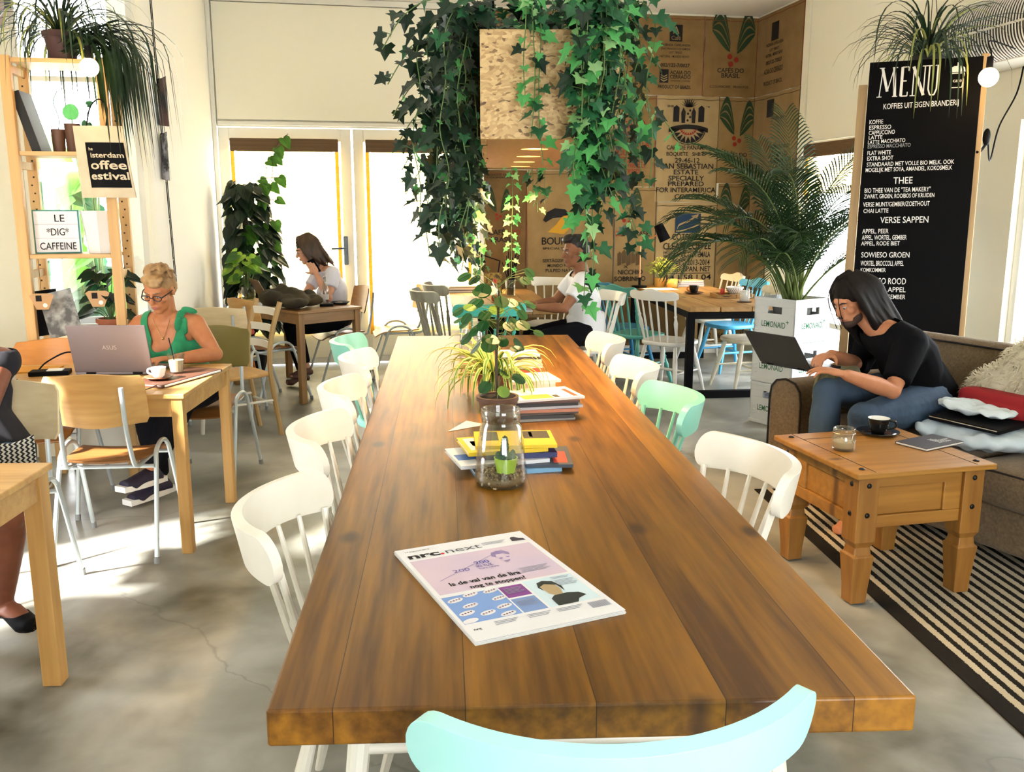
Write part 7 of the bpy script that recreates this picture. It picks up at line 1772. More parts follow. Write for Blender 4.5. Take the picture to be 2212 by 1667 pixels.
q = MB(); ntext(q, 'next', .325, .60, .128, .058, -.003); q.build('thin_masthead', mat('grey_print', (.10, .11, .13), .8), t)
q = MB(); ntext(q, '200', .44, .55, .31, .036, .02); ntext(q, 'IKI YUZ', .43, .55, .345, .026, .01); ntext(q, 'TURK LIRASI', .43, .58, .37, .014); ntext(q, '200', .25, .37, .36, .03, 0)
for u in range(12): c0 = .12 + u * .05; a, b_ = nuv(c0, .42 - .019 * u, .0077), nuv(c0 + .05, .42 - .019 * (u + 1), .0077); q.flat([a, b_, b_ + V((0, .0012, 0)), a + V((0, .0012, 0))])
q.build('banknote_print', mat('violet_ink', (.14, .12, .42), .8), t)
q = MB()
for pts in ([(.60, .25), (.62, .21), (.67, .195), (.72, .205), (.745, .235), (.735, .26), (.70, .235), (.64, .235), (.625, .27)], [(.635, .285), (.66, .275), (.665, .29), (.64, .30)], [(.69, .275), (.72, .275), (.715, .29), (.695, .29)], [(.645, .32), (.70, .315), (.69, .33), (.655, .333)]): q.flat([nuv(u, v, .0077) for u, v in pts][::-1])
q.build('engraved_face', mat('mauve_ink', (.32, .24, .46), .8), t)
q = MB()
for pts in ([(.66, .85), (.665, .78), (.70, .755), (.80, .75), (.87, .765), (.90, .80), (.83, .82), (.80, .85)], [(.66, .66), (.68, .615), (.73, .60), (.79, .62), (.815, .68), (.80, .73), (.79, .66), (.72, .635), (.675, .655), (.675, .70)]): q.flat([nuv(u, v, .0077) for u, v in pts][::-1])
q.build('portrait_dark', mat('dark_photo', (.03, .035, .03), .8), t)
q = MB(); q.flat([nuv(u, v, .0075) for u, v in [(.675, .66), (.69, .64), (.73, .63), (.78, .65), (.79, .70), (.77, .75), (.72, .765), (.685, .73)]][::-1]); q.build('portrait_face', mat('photo_skin', (.45, .33, .18), .8), t)
q = MB(); q.flat([nuv(u, v, .0077) for u, v in [(.86, .11), (.865, .075), (.88, .06), (.905, .06), (.93, .085), (.96, .095), (.965, .12)]][::-1]); q.build('small_photo', mat('small_photo', (.06, .05, .07), .8), t)
q = MB()
for i in range(26):
    u = .835 + .0052 * i; q.flat([nuv(u, .93, .0077), nuv(u + (.0035 if i % 3 else .0018), .93, .0077), nuv(u + (.0035 if i % 3 else .0018), .875, .0077), nuv(u, .875, .0077)])
for (u0, u1, v0, n) in ((.63, .82, .075, 3), (.68, .90, .43, 5), (.80, .94, .585, 2), (.44, .57, .61, 5), (.44, .57, .74, 5), (.20, .36, .875, 3), (.42, .58, .875, 3), (.62, .80, .875, 3), (.80, .95, .62, 5)):
    for k in range(n): w = (u1 - u0) * (1 - .2 * ((k * 7) % 3) / 2); q.flat([nuv(u0, v0 + .012 * k + .004, .0078), nuv(u0 + w, v0 + .012 * k + .004, .0078), nuv(u0 + w, v0 + .012 * k, .0078), nuv(u0, v0 + .012 * k, .0078)])
q.build('small_print', mat('grey_small_print', (.32, .33, .42), .8), t)

# magazines in four piles
def pile(group, x, y, specs, base=TZ):
    z = base
    for (lb, w, d, h, c, rz, dx, dy, ex) in specs:
        t = book(lb, (x + dx, y + dy, z), rad(rz + 90), d, w, h, c, group, 'magazine', cov=.0012 if h < .02 else .002)
        if ex:
            for nm, m, (u0, v0, u1, v1) in ex:
                q = MB(); q.bx(-d / 2 + v0 * d, -d / 2 + v1 * d, w / 2 - u1 * w, w / 2 - u0 * w, h, h + .0003); q.build(nm, m, t)
        z += h + .0006
    return z
YEL = (.80, .56, .02); G_ = 'magazines piled behind the cactus jar'
WHP = mat('white_cover_print', (.8, .8, .8), .5); BKP = mat('black_cover_print', (.02, .02, .02), .5); ORP = mat('orange_cover_print', (.75, .28, .03), .5); REP = mat('red_cover_print', (.6, .05, .03), .5); BLP = mat('blue_cover_print', (.05, .16, .5), .5)
pile(G_, .50, 2.70, [('light blue magazine at the bottom of the pile behind the cactus jar', .27, .21, .014, (.20, .42, .66), 3, .0, -.01, ()),
    ('dark magazine with blue photo sticking out right behind the cactus jar', .29, .215, .010, (.05, .07, .10), -9, .045, .005, (('cover_photo', BLP, (.1, .05, .6, .5)), ('cover_strip', REP, (.8, .1, .95, .7)))),
    ('white and blue magazine sticking out left behind the cactus jar', .28, .21, .011, (.72, .74, .80), 7, -.045, .0, (('cover_photo', BLP, (.03, .3, .25, .6)),)),
    ('navy book in the middle of the pile behind the cactus jar', .25, .18, .016, (.02, .03, .12), -2, .01, .015, ()),
    ('yellow and white magazine with the lettering flow on its spine', .25, .19, .012, YEL, 4, -.025, .02, (('cover_photo', WHP, (.06, .15, .5, .9)), ('cover_block', BKP, (.12, .4, .3, .7)))),
    ('topmost yellow magazine with a black block on its cover behind the cactus jar', .25, .185, .010, YEL, -6, .018, .03, (('cover_block', BKP, (.62, .45, .95, .95)), ('cover_block', BKP, (.08, .35, .30, .95)), ('cover_strip', WHP, (.70, .55, .74, .9))))])
G_ = 'magazines piled behind the pilea'
pile(G_, .725, 3.35, [('grey magazine at the bottom of the tall pile beside the pilea', .25, .20, .009, (.35, .33, .30), 2, 0, 0, ()), ('black and white spiral patterned notebook in the tall pile beside the pilea', .25, .20, .013, (.03, .03, .03), -3, .0, -.004, ()), ('dark magazine low in the tall pile beside the pilea', .25, .20, .008, (.08, .06, .05), 2, .012, 0, ()),
    ('salmon magazine in the middle of the tall pile beside the pilea', .25, .20, .012, (.50, .20, .12), -2, .02, 0, ()), ('silver magazine in the tall pile beside the pilea', .26, .20, .010, (.50, .50, .54), 3, .025, .004, ()), ('black magazine high in the tall pile beside the pilea', .25, .20, .012, (.02, .02, .02), 1, .012, 0, ()), ('brown black magazine second from the top beside the pilea', .25, .20, .009, (.09, .04, .03), -2, .022, 0, ()),
    ('white magazine with orange block on top of the tall pile beside the pilea', .27, .205, .009, (.82, .78, .74), 8, .02, .0, (('cover_block', ORP, (.12, .06, .55, .40)), ('cover_strip', REP, (.86, .1, .93, .75)), ('cover_photo', BKP, (.58, .08, .66, .3))))])
pile('magazines piled in the middle of the long table', .79, 3.90, [('cream magazine at the bottom of the low pile with a white top', .24, .19, .016, (.75, .66, .55), 2, 0, 0, ()), ('white thick magazine in the low pile in the middle of the long table', .24, .19, .018, (.80, .78, .78), -3, .0, 0, ()), ('white magazine with pink print on top of the low pile', .24, .195, .012, (.80, .74, .76), 5, .015, 0, (('cover_photo', REP, (.1, .2, .5, .28)), ('cover_block', BKP, (.1, .45, .3, .6))))])
pile('magazines piled at the far part of the long table', .845, 4.36, [('red edged magazine at the bottom of the farthest pile on the long table', .21, .17, .018, (.45, .12, .08), 0, 0, 0, ()), ('white magazine in the farthest pile on the long table', .21, .17, .018, (.8, .76, .7), 3, 0, 0, ()), ('cream book in the farthest pile on the long table', .21, .17, .022, (.75, .68, .55), -2, 0, 0, ()), ('black striped book near the top of the farthest pile', .20, .16, .014, (.06, .05, .05), 2, 0, 0, ()), ('white book on top of the farthest pile on the long table', .20, .16, .012, (.82, .80, .76), -4, 0, 0, ())])
t = tag(MB().prism([(0, 0), (.17, .03), (.13, .12)], 0, .001).build('loose_sheet', PAPW), 'loose white paper corner left of the pilea pot', 'paper'); t.location = (.355, 3.15, TZ + .0005); t.rotation_euler = (0, 0, .3)
# cactus jar
t = thing('cactus_jar', 'large open glass jar with pebbles and a cactus in a lime pot', 'jar', (.435, 2.50, TZ), 0)
q = MB(); q.lathe([(0, .002), (.066, .002), (.075, .010), (.0775, .025), (.070, .10), (.060, .175), (.0545, .183), (.0555, .192), (.057, .196), (.0565, .222), (.055, .226), (.0535, .222), (.053, .196), (.052, .183), (.057, .175), (.066, .10), (.074, .026), (.070, .008), (0, .006)], 36, close=False); q.build('glass', JARG, t, smooth='all')
PEB = [mat('pebble_tone_%d' % k, c, .6) for k, c in enumerate(((.22, .16, .09), (.34, .26, .16), (.10, .07, .045), (.42, .36, .26)))]
q = MB(); r_ = random.Random(1)
q.lathe([(0, .008), (.069, .010), (.072, .028), (0, .034)], 24)
for k in range(420):
    a = r_.uniform(0, 6.283); r = .0715 * math.sqrt(r_.random()); z = r_.uniform(.024, .042) if r < .055 else r_.uniform(.010, .042); q.cur = r_.randrange(4); q.ball((r * math.cos(a), r * math.sin(a), z), (r_.uniform(.0035, .0058), r_.uniform(.003, .0045), r_.uniform(.0025, .004)), 7, 5, (r_.uniform(0, 3), r_.uniform(0, 3), r_.uniform(0, 3)))
tag(q.build('pebbles', PEB, t, smooth='all'), kind='stuff')
t2 = thing('cactus', 'small clustered cactus in a lime green pot inside the large glass jar', 'cactus', (.447, 2.485, TZ + .040), 0)
q = MB(); q.lathe([(0, 0), (.026, 0), (.0335, .040), (.0345, .044), (.0315, .044), (.030, .036), (0, .036)], 26); q.build('pot', mat('lime_pot', (.42, .66, .06), .4), t2, smooth=True)
CACT = mat('cactus_green', (.022, .075, .03), .7, col2=(.05, .14, .055), noise_amt=.6, noise_scale=90, bump=1.0, bump_scale=260)
q = MB(); q.ball((-.003, 0, .065), (.0115, .0115, .044)); q.ball((-.020, .004, .046), (.011, .011, .016)); q.ball((.017, .003, .045), (.012, .012, .014)); q.ball((.006, -.014, .044), (.010, .010, .013)); q.ball((.022, .008, .05), (.008, .008, .014))
for k in range(160):
    a = r_.uniform(0, 6.28); z = .035 + .07 * r_.random(); rr = .0115 * math.sqrt(max(.05, 1 - ((z - .065) / .044) ** 2)); q.ball((-.003 + rr * math.cos(a), rr * math.sin(a), z), .002, 5, 4)
q.build('stem', CACT, t2, smooth='all')
t = thing('glass_jar', 'tall empty glass jar at the far end of the long table', 'jar', (.66, 4.70, TZ), 0)
q = MB(); q.lathe([(0, .003), (.060, .003), (.068, .02), (.058, .15), (.050, .165), (.052, .175), (.051, .20), (.048, .20), (.047, .165), (.054, .15), (.064, .022), (0, .010)], 30, close=False); q.build('glass', JARG, t, smooth='all')

# ------------------------------------------------------------------ on the coffee table and sofa
CZ = .5595
t = thing('sugar_jar', 'clip-top glass jar half full of brown sugar on the coffee table', 'jar', (2.03, 3.345, CZ), rad(20))
q = MB(); q.lathe([(0, .001), (.042, .001), (.048, .012), (.048, .055), (.040, .072), (.043, .076), (.044, .092), (.040, .094), (.038, .076), (.044, .055), (.044, .012), (0, .008)], 30, close=False); q.build('glass', JARG, t, smooth='all')
q = MB(); q.lathe([(0, .008), (.043, .012), (.0435, .036), (0, .040)], 26); q.build('sugar', mat('brown_sugar', (.62, .48, .30), .9, bump=.6, bump_scale=400), t)
WIRE = mat('steel_wire', (.55, .55, .55), .25, metal=1.0); q = MB(); q.tube([(.0455 * math.cos(a * .2618), .0455 * math.sin(a * .2618), .074) for a in range(24)], .0012, 5, closed=True); q.tube([(0.0, -.046, .074), (.012, -.050, .05), (.0, -.052, .035), (-.012, -.050, .05), (0, -.046, .074)], .0012, 5); q.build('wire_clip', WIRE, t)
cup('black coffee cup with white inside on its saucer on the coffee table', (2.325, 3.56, CZ), rad(150), r=.047, h=.066, m=BLKC, inner=CHINA, coffee=mat('pale_crema', (.72, .62, .46), .5), saucer=BLKC)
t = thing('notebook', 'black paperback notebook with white lettering on the coffee table', 'notebook', (2.445, 3.365, CZ), rad(20))
q = MB(); q.bx(-.125, .125, -.075, .075, .009, .0105); q.bx(-.125, .125, -.075, .075, 0, .0015); q.bx(-.125, .125, .073, .075, .0015, .009); q.build('cover', mat('slate_cover', (.022, .020, .030), .55), t); q = MB(); q.bx(-.123, .123, -.073, .073, .0015, .009); q.build('pages', CARDW, t)
q = MB()
for k, s_ in enumerate(('THE', 'DAILY', 'GRIND BOOK', 'OF NOTES', 'AND IDEAS')): q.text(s_, Matrix.Translation((.012, .012 - .013 * k, .0109)), .0155, bold=.02)
q.build('lettering', WHP, t)
def sofa_pt(x, y, z): return Matrix.Translation(SOFA_A) @ Matrix.Rotation(SOFA_R, 4, 'Z') @ V((x, y, z))
OLIV = mat('olive_cushion', (.34, .30, .16), .9, col2=(.26, .23, .12), noise_amt=.4, noise_scale=6, bump=.3, bump_scale=60)
t = thing('scatter_cushion', 'olive scatter cushion wedged between the sofa arm and the man', 'cushion', sofa_pt(.305, .15, .60), SOFA_R + .1); q = MB(); cushion(q, (0, 0, 0), (.12, .32, .27), 2.8, rot=(0, .15, 0)); q.build('cover', OLIV, t, smooth='all')
q = MB(); q.tube(smoothpts([(-.02, -.14, -.10), (-.01, -.155, .0), (.015, -.14, .10), (.02, 0, .13), (.02, .14, .10)], 6), .005, 6); q.build('seam', OLIV, t, smooth=True)
# sheepskin over the near part of the sofa back
FUR = mat('cream_fleece', (.82, .77, .62), .9, col2=(.74, .67, .50), noise_amt=.4, noise_scale=8, translucent=.25)
t = thing('sheepskin', 'fluffy cream sheepskin draped over the near part of the sofa back', 'sheepskin', sofa_pt(1.09, .52, .45), SOFA_R)
q = MB(); cs = [((-.10, .0, .12), (.20, .085, .22)), ((.10, .03, .22), (.26, .09, .30)), ((.30, .0, .12), (.25, .10, .26)), ((.20, -.05, .02), (.34, .10, .12)), ((.20, .14, .40), (.22, .14, .10))]
for c, r in cs: q.ball(c, r, 20, 14)
hide = blob(q, 'hide', FUR, t, .018, 3)
q = MB(); r_ = random.Random(31); vs = hide.data.vertices; nv = len(vs)
for k in range(5200):
    v = vs[r_.randrange(nv)]; n = v.normal; d = (n + V((r_.uniform(-.7, .7), r_.uniform(-.7, .7), r_.uniform(-.9, .35)))).normalized(); L_ = r_.uniform(.025, .05); a = d.orthogonal().normalized() * .0028; p = v.co; c1 = p + d * L_ * .6; c2 = p + d * L_ + V((0, 0, -.35 * L_)) + a * r_.uniform(-3, 3); b = d.cross(a)
    q.add([p - a, p + a, c1 - a * .8, c1 + a * .8, c2], [(0, 1, 3, 2), (2, 3, 4)]); q.add([p - b, p + b, c1 - b * .8, c1 + b * .8, c2], [(0, 1, 3, 2), (2, 3, 4)])
tag(q.build('fleece', FUR, t), kind='stuff')
CLO = mat('pale_blue_cloth', (.42, .54, .62), .85, col2=(.58, .66, .72), noise_amt=.5, noise_scale=5, bump=.4, bump_scale=14); REDW = mat('red_wool', (.30, .012, .015), .9)
t = thing('folded_jacket', 'pale blue jacket bundled on the sofa seat under a black laptop sleeve', 'jacket', sofa_pt(1.07, .25, .455), SOFA_R - .1)
q = MB()
for c, r in (((-.02, .0, .05), (.20, .17, .05)), ((-.16, -.06, .045), (.08, .13, .045)), ((.14, .02, .05), (.14, .17, .048)), ((.02, -.10, .04), (.2, .07, .038))): q.ball(c, r, 18, 12)
blob(q, 'cloth', CLO, t, .012, 5, deform=lambda c: c + V((0, 0, .022 * noise.noise(V((c.x * 14, c.y * 22, 3)))))); 
t = thing('laptop_sleeve', 'black laptop sleeve lying on the pale blue jacket', 'sleeve', sofa_pt(1.09, .25, .557), SOFA_R + .05); q = MB(); q.M = Matrix.Rotation(.06, 4, 'X'); q.box((0, 0, .014), (.36, .26, .024)); q.build('case', BLACK, t, bevel=.010, seg=3)
q = MB(); q.tube([(-.17, -.132, .014), (.17, -.132, .012)], .0025, 6); q.build('zip', WIRE, t)
t = thing('white_shirt', 'crumpled pale shirt lying on the black laptop sleeve', 'shirt', sofa_pt(1.03, .26, .600), SOFA_R); q = MB()
for c, r in (((-.03, .0, .022), (.14, .10, .024)), ((.10, .01, .018), (.12, .09, .02)), ((-.10, .03, .016), (.08, .07, .018))): q.ball(c, r, 16, 10)
blob(q, 'cloth', mat('pale_shirt', (.62, .70, .74), .85, bump=.4, bump_scale=16), t, .009, 4, deform=lambda c: c + V((0, 0, .018 * noise.noise(V((c.x * 18, c.y * 26, 9))))))
t = thing('red_scarf', 'dark red woollen scarf folded behind the shirt on the sofa', 'scarf', sofa_pt(1.08, .40, .585), SOFA_R - .05); q = MB(); cushion(q, (0, 0, .045), (.44, .10, .12), 5); cushion(q, (.02, -.02, .02), (.30, .10, .06), 4); blob(q, 'wool', REDW, t, .010, 3)

# ------------------------------------------------------------------ on the black-framed table
BZ = .7625
COP = mat('copper_pole', (.60, .26, .12), .3, metal=.8)
t = thing('desk_lamp', 'lit desk lamp with a black cylinder shade on a copper pole on the black-framed table', 'lamp', (2.93, 8.72, BZ), 0)
q = MB(); q.lathe([(0, 0), (.075, 0), (.075, .018), (.012, .024), (.012, .10), (0, .10)], 24); q.build('base', BLACK, t, smooth=True); q = MB(); q.cyl((0, 0, .10), (0, 0, .47), .0075); q.build('pole', COP, t, smooth=True)
q = MB(); q.cyl((0, 0, .455), (.16, -.06, .52), .006); q.build('arm', COP, t, smooth=True)
sd = V((.42, -.12, -.90)).normalized(); c0 = V((.155, -.06, .62)); Ms = frame(c0, sd.orthogonal(), sd.cross(sd.orthogonal())); Ms = Matrix.Translation(c0) @ sd.to_track_quat('Z', 'Y').to_matrix().to_4x4()
q = MB(); q.lathe([(0, 0), (.042, 0), (.046, .015), (.056, .17), (.052, .17), (.043, .02), (0, .01)], 26, M=Ms); sh = q.build('shade', BLACK, t, smooth=True); q = MB(); q.M = Ms; q.ball((0, 0, .13), .032, 14, 10); q.build('bulb', BULB, sh, smooth='all'); q = MB(); q.M = Ms; q.cyl((-.06, 0, .06), (-.11, 0, .05), .012); q.build('knob', BLACK, sh, smooth=True)
lamp('desk_light', 'SPOT', Ms @ V((0, 0, .15)), 34, (1, .66, .26), .04, sd.to_track_quat('-Z', 'Y').to_euler(), 125, t)
t = thing('lamplit_fern', 'feathery plant glowing yellow under the desk lamp', 'plant', (3.16, 8.76, BZ), 0); q = MB(); q.lathe([(0, 0), (.05, 0), (.06, .09), (.054, .09), (0, .08)], 20); q.build('pot', mat('ochre_pot', (.62, .36, .08), .5), t, smooth=True)
q = MB(); r_ = random.Random(8)
for k in range(420):
    a = r_.uniform(0, 6.28); b_ = r_.uniform(0, 1.3); r = r_.uniform(.06, .20); p = V((r * math.sin(b_) * math.cos(a), r * math.sin(b_) * math.sin(a) * .7, .11 + r * math.cos(b_) * .9)); d = V((math.cos(a), math.sin(a), r_.uniform(-.5, .5))); q.cur = 0; leaf(q, p, d, (0, -.5, 1), r_.uniform(.02, .04), [(.14, .1), (.2, .4), (.1, .8), (0, 1)], fold=.2)
    if k % 6 == 0: q.cur = 1; petiole(q, (0, 0, .08), p, .0012)
q.build('foliage', [mat('feathery_leaf', (.20, .26, .04), .5, translucent=.35), STEMM], t)  # leaf green pushed to yellow, lamp light put into the colour
t = thing('candle_jar', 'small ochre glass jar beside the feathery plant', 'jar', (3.245, 8.64, BZ), 0); q = MB(); q.lathe([(0, 0), (.048, 0), (.055, .03), (.05, .085), (.046, .085), (.05, .03), (0, .01)], 20); q.build('glass', mat('amber_glass', (.75, .45, .10), .2), t, smooth='all')
for k, (w, c, lb) in enumerate(((.30, (.62, .60, .62), 'grey book at the bottom of the pile under the sack numbers'), (.29, (.30, .26, .42), 'violet book in the middle of the pile under the sack numbers'), (.28, (.72, .58, .32), 'sandy book on top of the pile under the sack numbers'))): book(lb, (3.47, 8.80, BZ + .0205 * k), rad(-4 + 5 * k), w, .17, .02, c, 'books under the sack numbers')
tag(MB().box((0, 0, .002), (.30, .21, .004)).build('paper_sheet', PAPW, loc=(3.06, 8.48, BZ)), 'white papers lying under the desk lamp', 'paper')
cup('black cup with an orange handle on the black-framed table', (3.21, 7.98, BZ), rad(10), r=.046, h=.068, m=BLKC, inner=BLKC, saucer=mat('dark_wood_saucer', (.09, .04, .02), .4), hm=mat('orange_handle', (.55, .20, .03), .4))
t = thing('wooden_tray', 'wooden serving tray on the black-framed table behind the palm fronds', 'tray', (3.43, 7.62, BZ), rad(-8)); q = MB(); q.box((0, 0, .006), (.34, .24, .012)); 
for sy in (-1, 1): q.box((0, sy * .116, .022), (.34, .012, .02))
for sx in (-1, 1): q.box((sx * .164, 0, .022), (.012, .22, .02))
q.build('board', PLANK, t)
t = thing('dotted_bowl', 'white bowl with black dots on the wooden tray', 'bowl', (3.47, 7.66, BZ + .0125), 0); q = MB(); q.lathe([(0, 0), (.04, 0), (.075, .06), (.078, .075), (.072, .075), (.066, .055), (0, .012)], 26); bo = q.build('bowl', CHINA, t, smooth='all')
q = MB()
for k in range(4):
    for j in range(22):
        a = 2 * PI * (j + .5 * (k % 2)) / 22; z = .018 + .014 * k; r = .040 + (z / .06) * .035 + .0008; q.ball((r * math.cos(a), r * math.sin(a), z), .0042, 6, 4)
q.build('dots', BLACK, t)
t = thing('side_plate', 'black plate with a white napkin on the wooden tray', 'plate', (3.34, 7.57, BZ + .0125), 0); q = MB(); q.lathe([(0, 0), (.05, 0), (.08, .010), (.078, .012), (0, .005)], 24); q.build('plate', BLKC, t, smooth='all'); q = MB(); q.box((0, 0, .0095), (.08, .05, .006), (0, 0, .4)); q.build('napkin', PAPW, t, bevel=.002)
t = tag(MB().ball((0, 0, 0), (.022, .018, .03)).build('red_flower', REP, smooth='all'), 'red flower head beside the dotted bowl', 'flower'); t.location = (3.37, 7.70, BZ + .043)
t = thing('milk_jar', 'handled jar of white milkshake with a straw at the near edge of the black-framed table', 'jar', (3.345, 7.18, BZ), 0); q = MB(); q.lathe([(0, 0), (.06, 0), (.064, .006), (0, .008)], 22); q.build('coaster', mat('dark_wood_saucer', (.09, .04, .02), .4), t); q = MB(); q.lathe([(0, .008), (.036, .008), (.042, .02), (.042, .10), (.036, .112), (.038, .13)], 22, close=False); q.build('glass', JARG, t, smooth='all'); q = MB(); q.lathe([(0, .010), (.035, .010), (.0405, .022), (.0405, .098), (0, .104)], 20); q.build('milkshake', CHINA, t, smooth=True); q = MB(); q.cyl((-.005, 0, .06), (.035, 0, .22), .003, n=6); q.build('straw', BLACK, t); q = MB(); q.tube(smoothpts([(.041, 0, .095), (.066, 0, .09), (.066, 0, .045), (.041, 0, .035)], 6), .005, 7); q.build('handle', JARG, t, smooth='all')

# ------------------------------------------------------------------ on the ketchup bottle table
KZ = .7505
t = thing('ketchup_bottle', 'half-empty ketchup bottle on the plank table in front of the laptop', 'bottle', (1.285, 7.66, KZ), 0); q = MB(); q.lathe([(0, 0), (.032, 0), (.034, .01), (.034, .09), (.028, .12), (.014, .15), (.013, .185), (0, .185)], 20); q.build('glass', thin_glass('bottle_glass', (.95, .90, .85), .10, .05, .4), t, smooth='all'); q = MB(); q.lathe([(0, .003), (.031, .003), (.031, .055), (0, .055)], 18); q.build('ketchup', mat('ketchup', (.40, .015, .01), .4), t); q = MB(); q.cyl((0, 0, .165), (0, 0, .20), .0155); q.build('cap', REP, t, smooth=True); q = MB(); q.lathe([(.0345, .065), (.0345, .10)], 20, close=False); q.build('label', mat('bottle_label', (.75, .62, .50), .6), t)
laptop('slim silver laptop seen edge-on before the man in white', (1.25, 7.05, KZ), rad(-97), .32, .22, 112, m=mat('silver_aluminium', (.62, .60, .58), .35, metal=.4))
for k, (lb, c) in enumerate((('grey ring binder at the bottom of the papers by the right terrace door', (.06, .06, .06)), ('black folder on the ring binder by the right terrace door', (.02, .02, .02)), ('yellow-white papers on top of the black folder', (.80, .70, .35)))): book(lb, (1.17, 8.70, KZ + .0255 * k), rad(-6 + 4 * k), .34, .24, .025 if k < 2 else .012, c, 'folders and papers by the right terrace door')
t = thing('standing_card', 'dark yellow printed card standing behind the ketchup bottle', 'card', (1.40, 8.45, KZ), rad(-5)); q = MB(); q.M = Matrix.Rotation(rad(-16), 4, 'X'); q.box((0, 0, .10), (.17, .006, .20)); q.build('card', mat('mustard_print', (.40, .26, .04), .6, col2=(.08, .05, .02), noise_amt=.8, noise_scale=40), t)
t = thing('stick_vase', 'glass vase of dark sticks on the ketchup bottle table', 'vase', (1.52, 8.20, KZ), 0); q = MB(); q.lathe([(0, 0), (.045, 0), (.05, .15), (.046, .15), (.042, .01), (0, .008)], 20, close=False); q.build('vase', JARG, t, smooth='all'); q = MB(); r_ = random.Random(3)
for k in range(14): q.cyl((r_.uniform(-.025, .025), r_.uniform(-.025, .025), .01), (r_.uniform(-.10, .08), r_.uniform(-.05, .05), r_.uniform(.28, .42)), .005, .004, 6)
q.build('stick', BLACK, t)
t = thing('clamp_lamp', 'black bell-shaped lamp hanging from a jointed arm by the right terrace door', 'lamp', (1.50, 8.90, KZ), 0); q = MB(); q.lathe([(0, 0), (.07, 0), (.07, .02), (.01, .03), (0, .03)], 20); q.build('base', BLACK, t, smooth=True); q = MB(); q.cyl((0, 0, .02), (.04, -.02, .28), .007); q.cyl((.04, -.02, .28), (-.19, -.20, .36), .006); q.build('arm', BLACK, t, smooth=True)
sd = V((.06, -.1, -1)).normalized(); c0 = V((-.20, -.21, .405)); Ms = Matrix.Translation(c0) @ sd.to_track_quat('Z', 'Y').to_matrix().to_4x4(); q = MB(); q.lathe([(0, 0), (.018, 0), (.022, .04), (.03, .06), (.062, .13), (.06, .132), (.028, .062), (0, .05)], 26, M=Ms); sh = q.build('shade', BLACK, t, smooth=True); q = MB(); q.M = Ms; q.ball((0, 0, .095), .022, 12, 8); q.build('bulb', BULB, sh, smooth='all'); lamp('clamp_light', 'SPOT', Ms @ V((0, 0, .125)), 16, (1, .66, .26), .03, sd.to_track_quat('-Z', 'Y').to_euler(), 120, t)

# ------------------------------------------------------------------ on the corner table
PZ = .7455
COAT = mat('dark_olive_coat', (.014, .012, .008), .9, col2=(.05, .035, .012), noise_amt=.5, noise_scale=4, bump=.4, bump_scale=18)
t = thing('coat', 'dark olive coat heaped on the corner table in front of the woman with the phone', 'coat', (-.42, 7.60, PZ + .008), rad(33)); q = MB()
for c, r in (((0, 0, .06), (.16, .20, .065)), ((-.10, .10, .07), (.10, .16, .07)), ((.02, -.02, .10), (.09, .12, .06)), ((.14, -.06, .05), (.12, .12, .05)), ((.20, .03, .065), (.06, .08, .06)), ((-.05, -.16, .045), (.12, .09, .045)), ((-.02, .06, .13), (.05, .07, .06))): q.ball(c, r, 18, 12)
blob(q, 'cloth', COAT, t, .012, 4, deform=lambda c: c + V((0, 0, .018 * noise.noise(V((c.x * 13, c.y * 13, 2))) if c.z > .02 else 0)))
t = thing('glass_bottle', 'clear glass drink bottle standing on the corner table beside the coat', 'bottle', (-.14, 7.84, PZ), 0); q = MB(); q.lathe([(0, 0), (.028, 0), (.03, .008), (.03, .11), (.022, .15), (.0125, .175), (.0125, .225), (.015, .228), (.015, .24), (0, .24)], 20); q.build('glass', thin_glass('grey_bottle_glass', (.72, .72, .70), .12, .05, .5), t, smooth='all'); q = MB(); q.lathe([(.0305, .04), (.0305, .085)], 20, close=False); q.build('label', mat('faint_label', (.55, .52, .5), .6), t)
t = thing('black_dish', 'black round dish on the corner table beside the bottle', 'dish', (-.02, 7.80, PZ), 0); q = MB(); q.lathe([(0, 0), (.06, 0), (.085, .022), (.082, .022), (.058, .005), (0, .005)], 24); q.build('dish', BLKC, t, smooth='all'); q = MB(); q.box((0, 0, .012), (.04, .06, .012)); q.build('contents', mat('tan_contents', (.3, .2, .1), .6), t)
tag(MB().box((0, 0, .011), (.11, .075, .022)).build('wallet', BLACK, bevel=.005, loc=(-.13, 7.66, PZ)), 'black wallet near the edge of the corner table', 'wallet')
laptop('brown-lidded laptop in front of the woman with the phone', (-.64, 8.02, PZ), rad(-70), .31, .22, 118, m=mat('brown_lid', (.22, .11, .06), .3, metal=.3))
tag(MB().box((0, 0, .012), (.12, .10, .024), (0, 0, .57)).build('envelope_stack', PAPW, bevel=.003, loc=(-.63, 7.82, PZ)), 'stack of white paper before the dark coat', 'paper')
t = thing('orange_stool', 'orange stool leg and seat behind the school chair under the corner table', 'stool', (-.95, 8.50, 0), 0); q = MB(); q.lathe([(0, .42), (.15, .42), (.155, .44), (.15, .455), (0, .455)], 24); q.build('seat', REP, t, smooth=True)
for k in range(3): a = k * 2.094 + .5; q = MB(); q.cyl((.09 * math.cos(a), .09 * math.sin(a), .42), (.16 * math.cos(a), .16 * math.sin(a), 0), .014); q.build('leg', mat('orange_leg', (.65, .16, .02), .5), t, smooth=True)

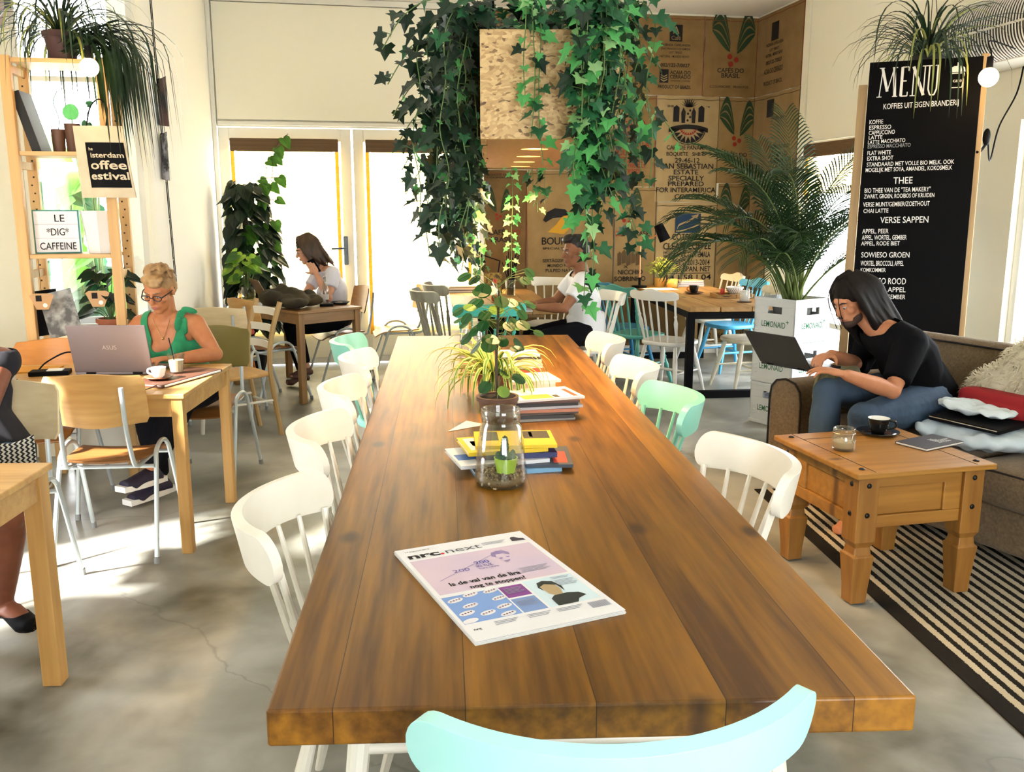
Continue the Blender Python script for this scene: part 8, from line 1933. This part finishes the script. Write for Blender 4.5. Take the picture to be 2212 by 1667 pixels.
# ------------------------------------------------------------------ above the sofa: air conditioner, hanging plant, bulb, cable
ACW = mat('ac_white', (.80, .78, .72), .4); ACD = mat('ac_slot', (.03, .03, .028), .6)
t = thing('air_conditioner', 'white rounded air conditioner with a slotted grille on the right wall', 'air conditioner', (4.285, 5.05, 2.42), rad(-90))
prof = [(0, 0), (-.20, 0.0), (-.30, .03), (-.365, .10), (-.385, .20), (-.365, .30), (-.30, .38), (-.20, .42), (0, .43)]
def acring(x, s=1.0): return [V((x, p[0] * s, .215 + (p[1] - .215) * s)) for p in prof]
q = MB(); X0, X1 = -.62, .62; sm = [V((0, p[0], p[1])) for p in prof]
def bodyring(x, s): return [V((x, p.y * s, .215 + (p.z - .215) * (.9 + .1 * s))) for p in smoothpts(sm, 4)]
rows = [bodyring(X0, .93), bodyring(X0 + .025, 1.0), bodyring(X1 - .025, 1.0), bodyring(X1, .93)]; q.grid(rows); q.flat(rows[0]); q.flat(rows[-1][::-1]); q.build('housing', ACW, t, smooth=True, angle=50)
PR = smoothpts(sm, 8); n0, n1 = 12, 50
q = MB(); q.grid([[V((x, p.y - .001, p.z)) for p in PR[n0:n1]] for x in (X0 + .06, X1 - .06)]); q.build('grille_back', ACD, t, smooth='all')
q = MB()
for k in range(46):
    x = X0 + .065 + (X1 - X0 - .13) * k / 45; q.tube([V((x, p.y - .006, p.z)) for p in PR[n0:n1:2]], .0042, 5)
for f in (n0, (n0 + n1) // 2, n1 - 1): p = PR[f]; q.tube([V((X0 + .055, p.y - .008, p.z)), V((X1 - .055, p.y - .008, p.z))], .007, 6)
q.build('grille', ACW, t, smooth=True)
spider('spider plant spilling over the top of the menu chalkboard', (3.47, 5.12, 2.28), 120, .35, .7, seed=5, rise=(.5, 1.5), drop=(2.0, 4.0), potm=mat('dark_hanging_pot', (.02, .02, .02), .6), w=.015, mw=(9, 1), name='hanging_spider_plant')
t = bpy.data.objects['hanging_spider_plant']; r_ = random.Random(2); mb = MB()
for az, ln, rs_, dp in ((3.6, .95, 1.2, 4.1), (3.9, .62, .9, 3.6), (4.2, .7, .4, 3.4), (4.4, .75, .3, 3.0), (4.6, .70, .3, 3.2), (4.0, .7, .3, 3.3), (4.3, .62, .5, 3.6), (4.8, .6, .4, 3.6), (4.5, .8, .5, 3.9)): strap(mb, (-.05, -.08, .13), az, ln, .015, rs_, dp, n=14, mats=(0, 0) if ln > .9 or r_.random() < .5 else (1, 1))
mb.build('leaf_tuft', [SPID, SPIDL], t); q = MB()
for a in (0, 2.1, 4.2): q.cyl((.085 * math.cos(a), .085 * math.sin(a), .14), (0, 0, .62), .002, n=5)
q.cyl((0, 0, .62), (0, 0, CH - 2.281), .002, n=5); q.build('hanging_cord', BLACK, t)
bulb_lamp('bare glowing bulb at the top right corner of the menu chalkboard', (3.455, 4.545, 2.235), [(3.47, 4.56, 2.36), (3.56, 4.70, 2.45), (3.92, 4.95, 2.46)], 16, .05)
t = thing('power_cable', 'black cable sagging from the air conditioner to a plug beside the chalkboard', 'cable', (0, 0, 0), 0); q = MB(); q.tube(smoothpts([(4.27, 5.30, 2.43), (4.20, 5.25, 2.25), (4.10, 5.25, 2.05), (3.95, 5.1, 1.86), (3.82, 4.95, 1.83), (3.74, 4.87, 1.93)], 6), .005, 6); q.build('cord', BLACK, t, smooth=True); q = MB(); q.ball((3.72, 4.86, 1.95), (.022, .02, .05)); q.tube([(3.72, 4.86, 1.91), (3.66, 4.83, 1.86), (3.60, 4.77, 1.86)], .008, 6); q.build('plug', BLACK, t, smooth=True)
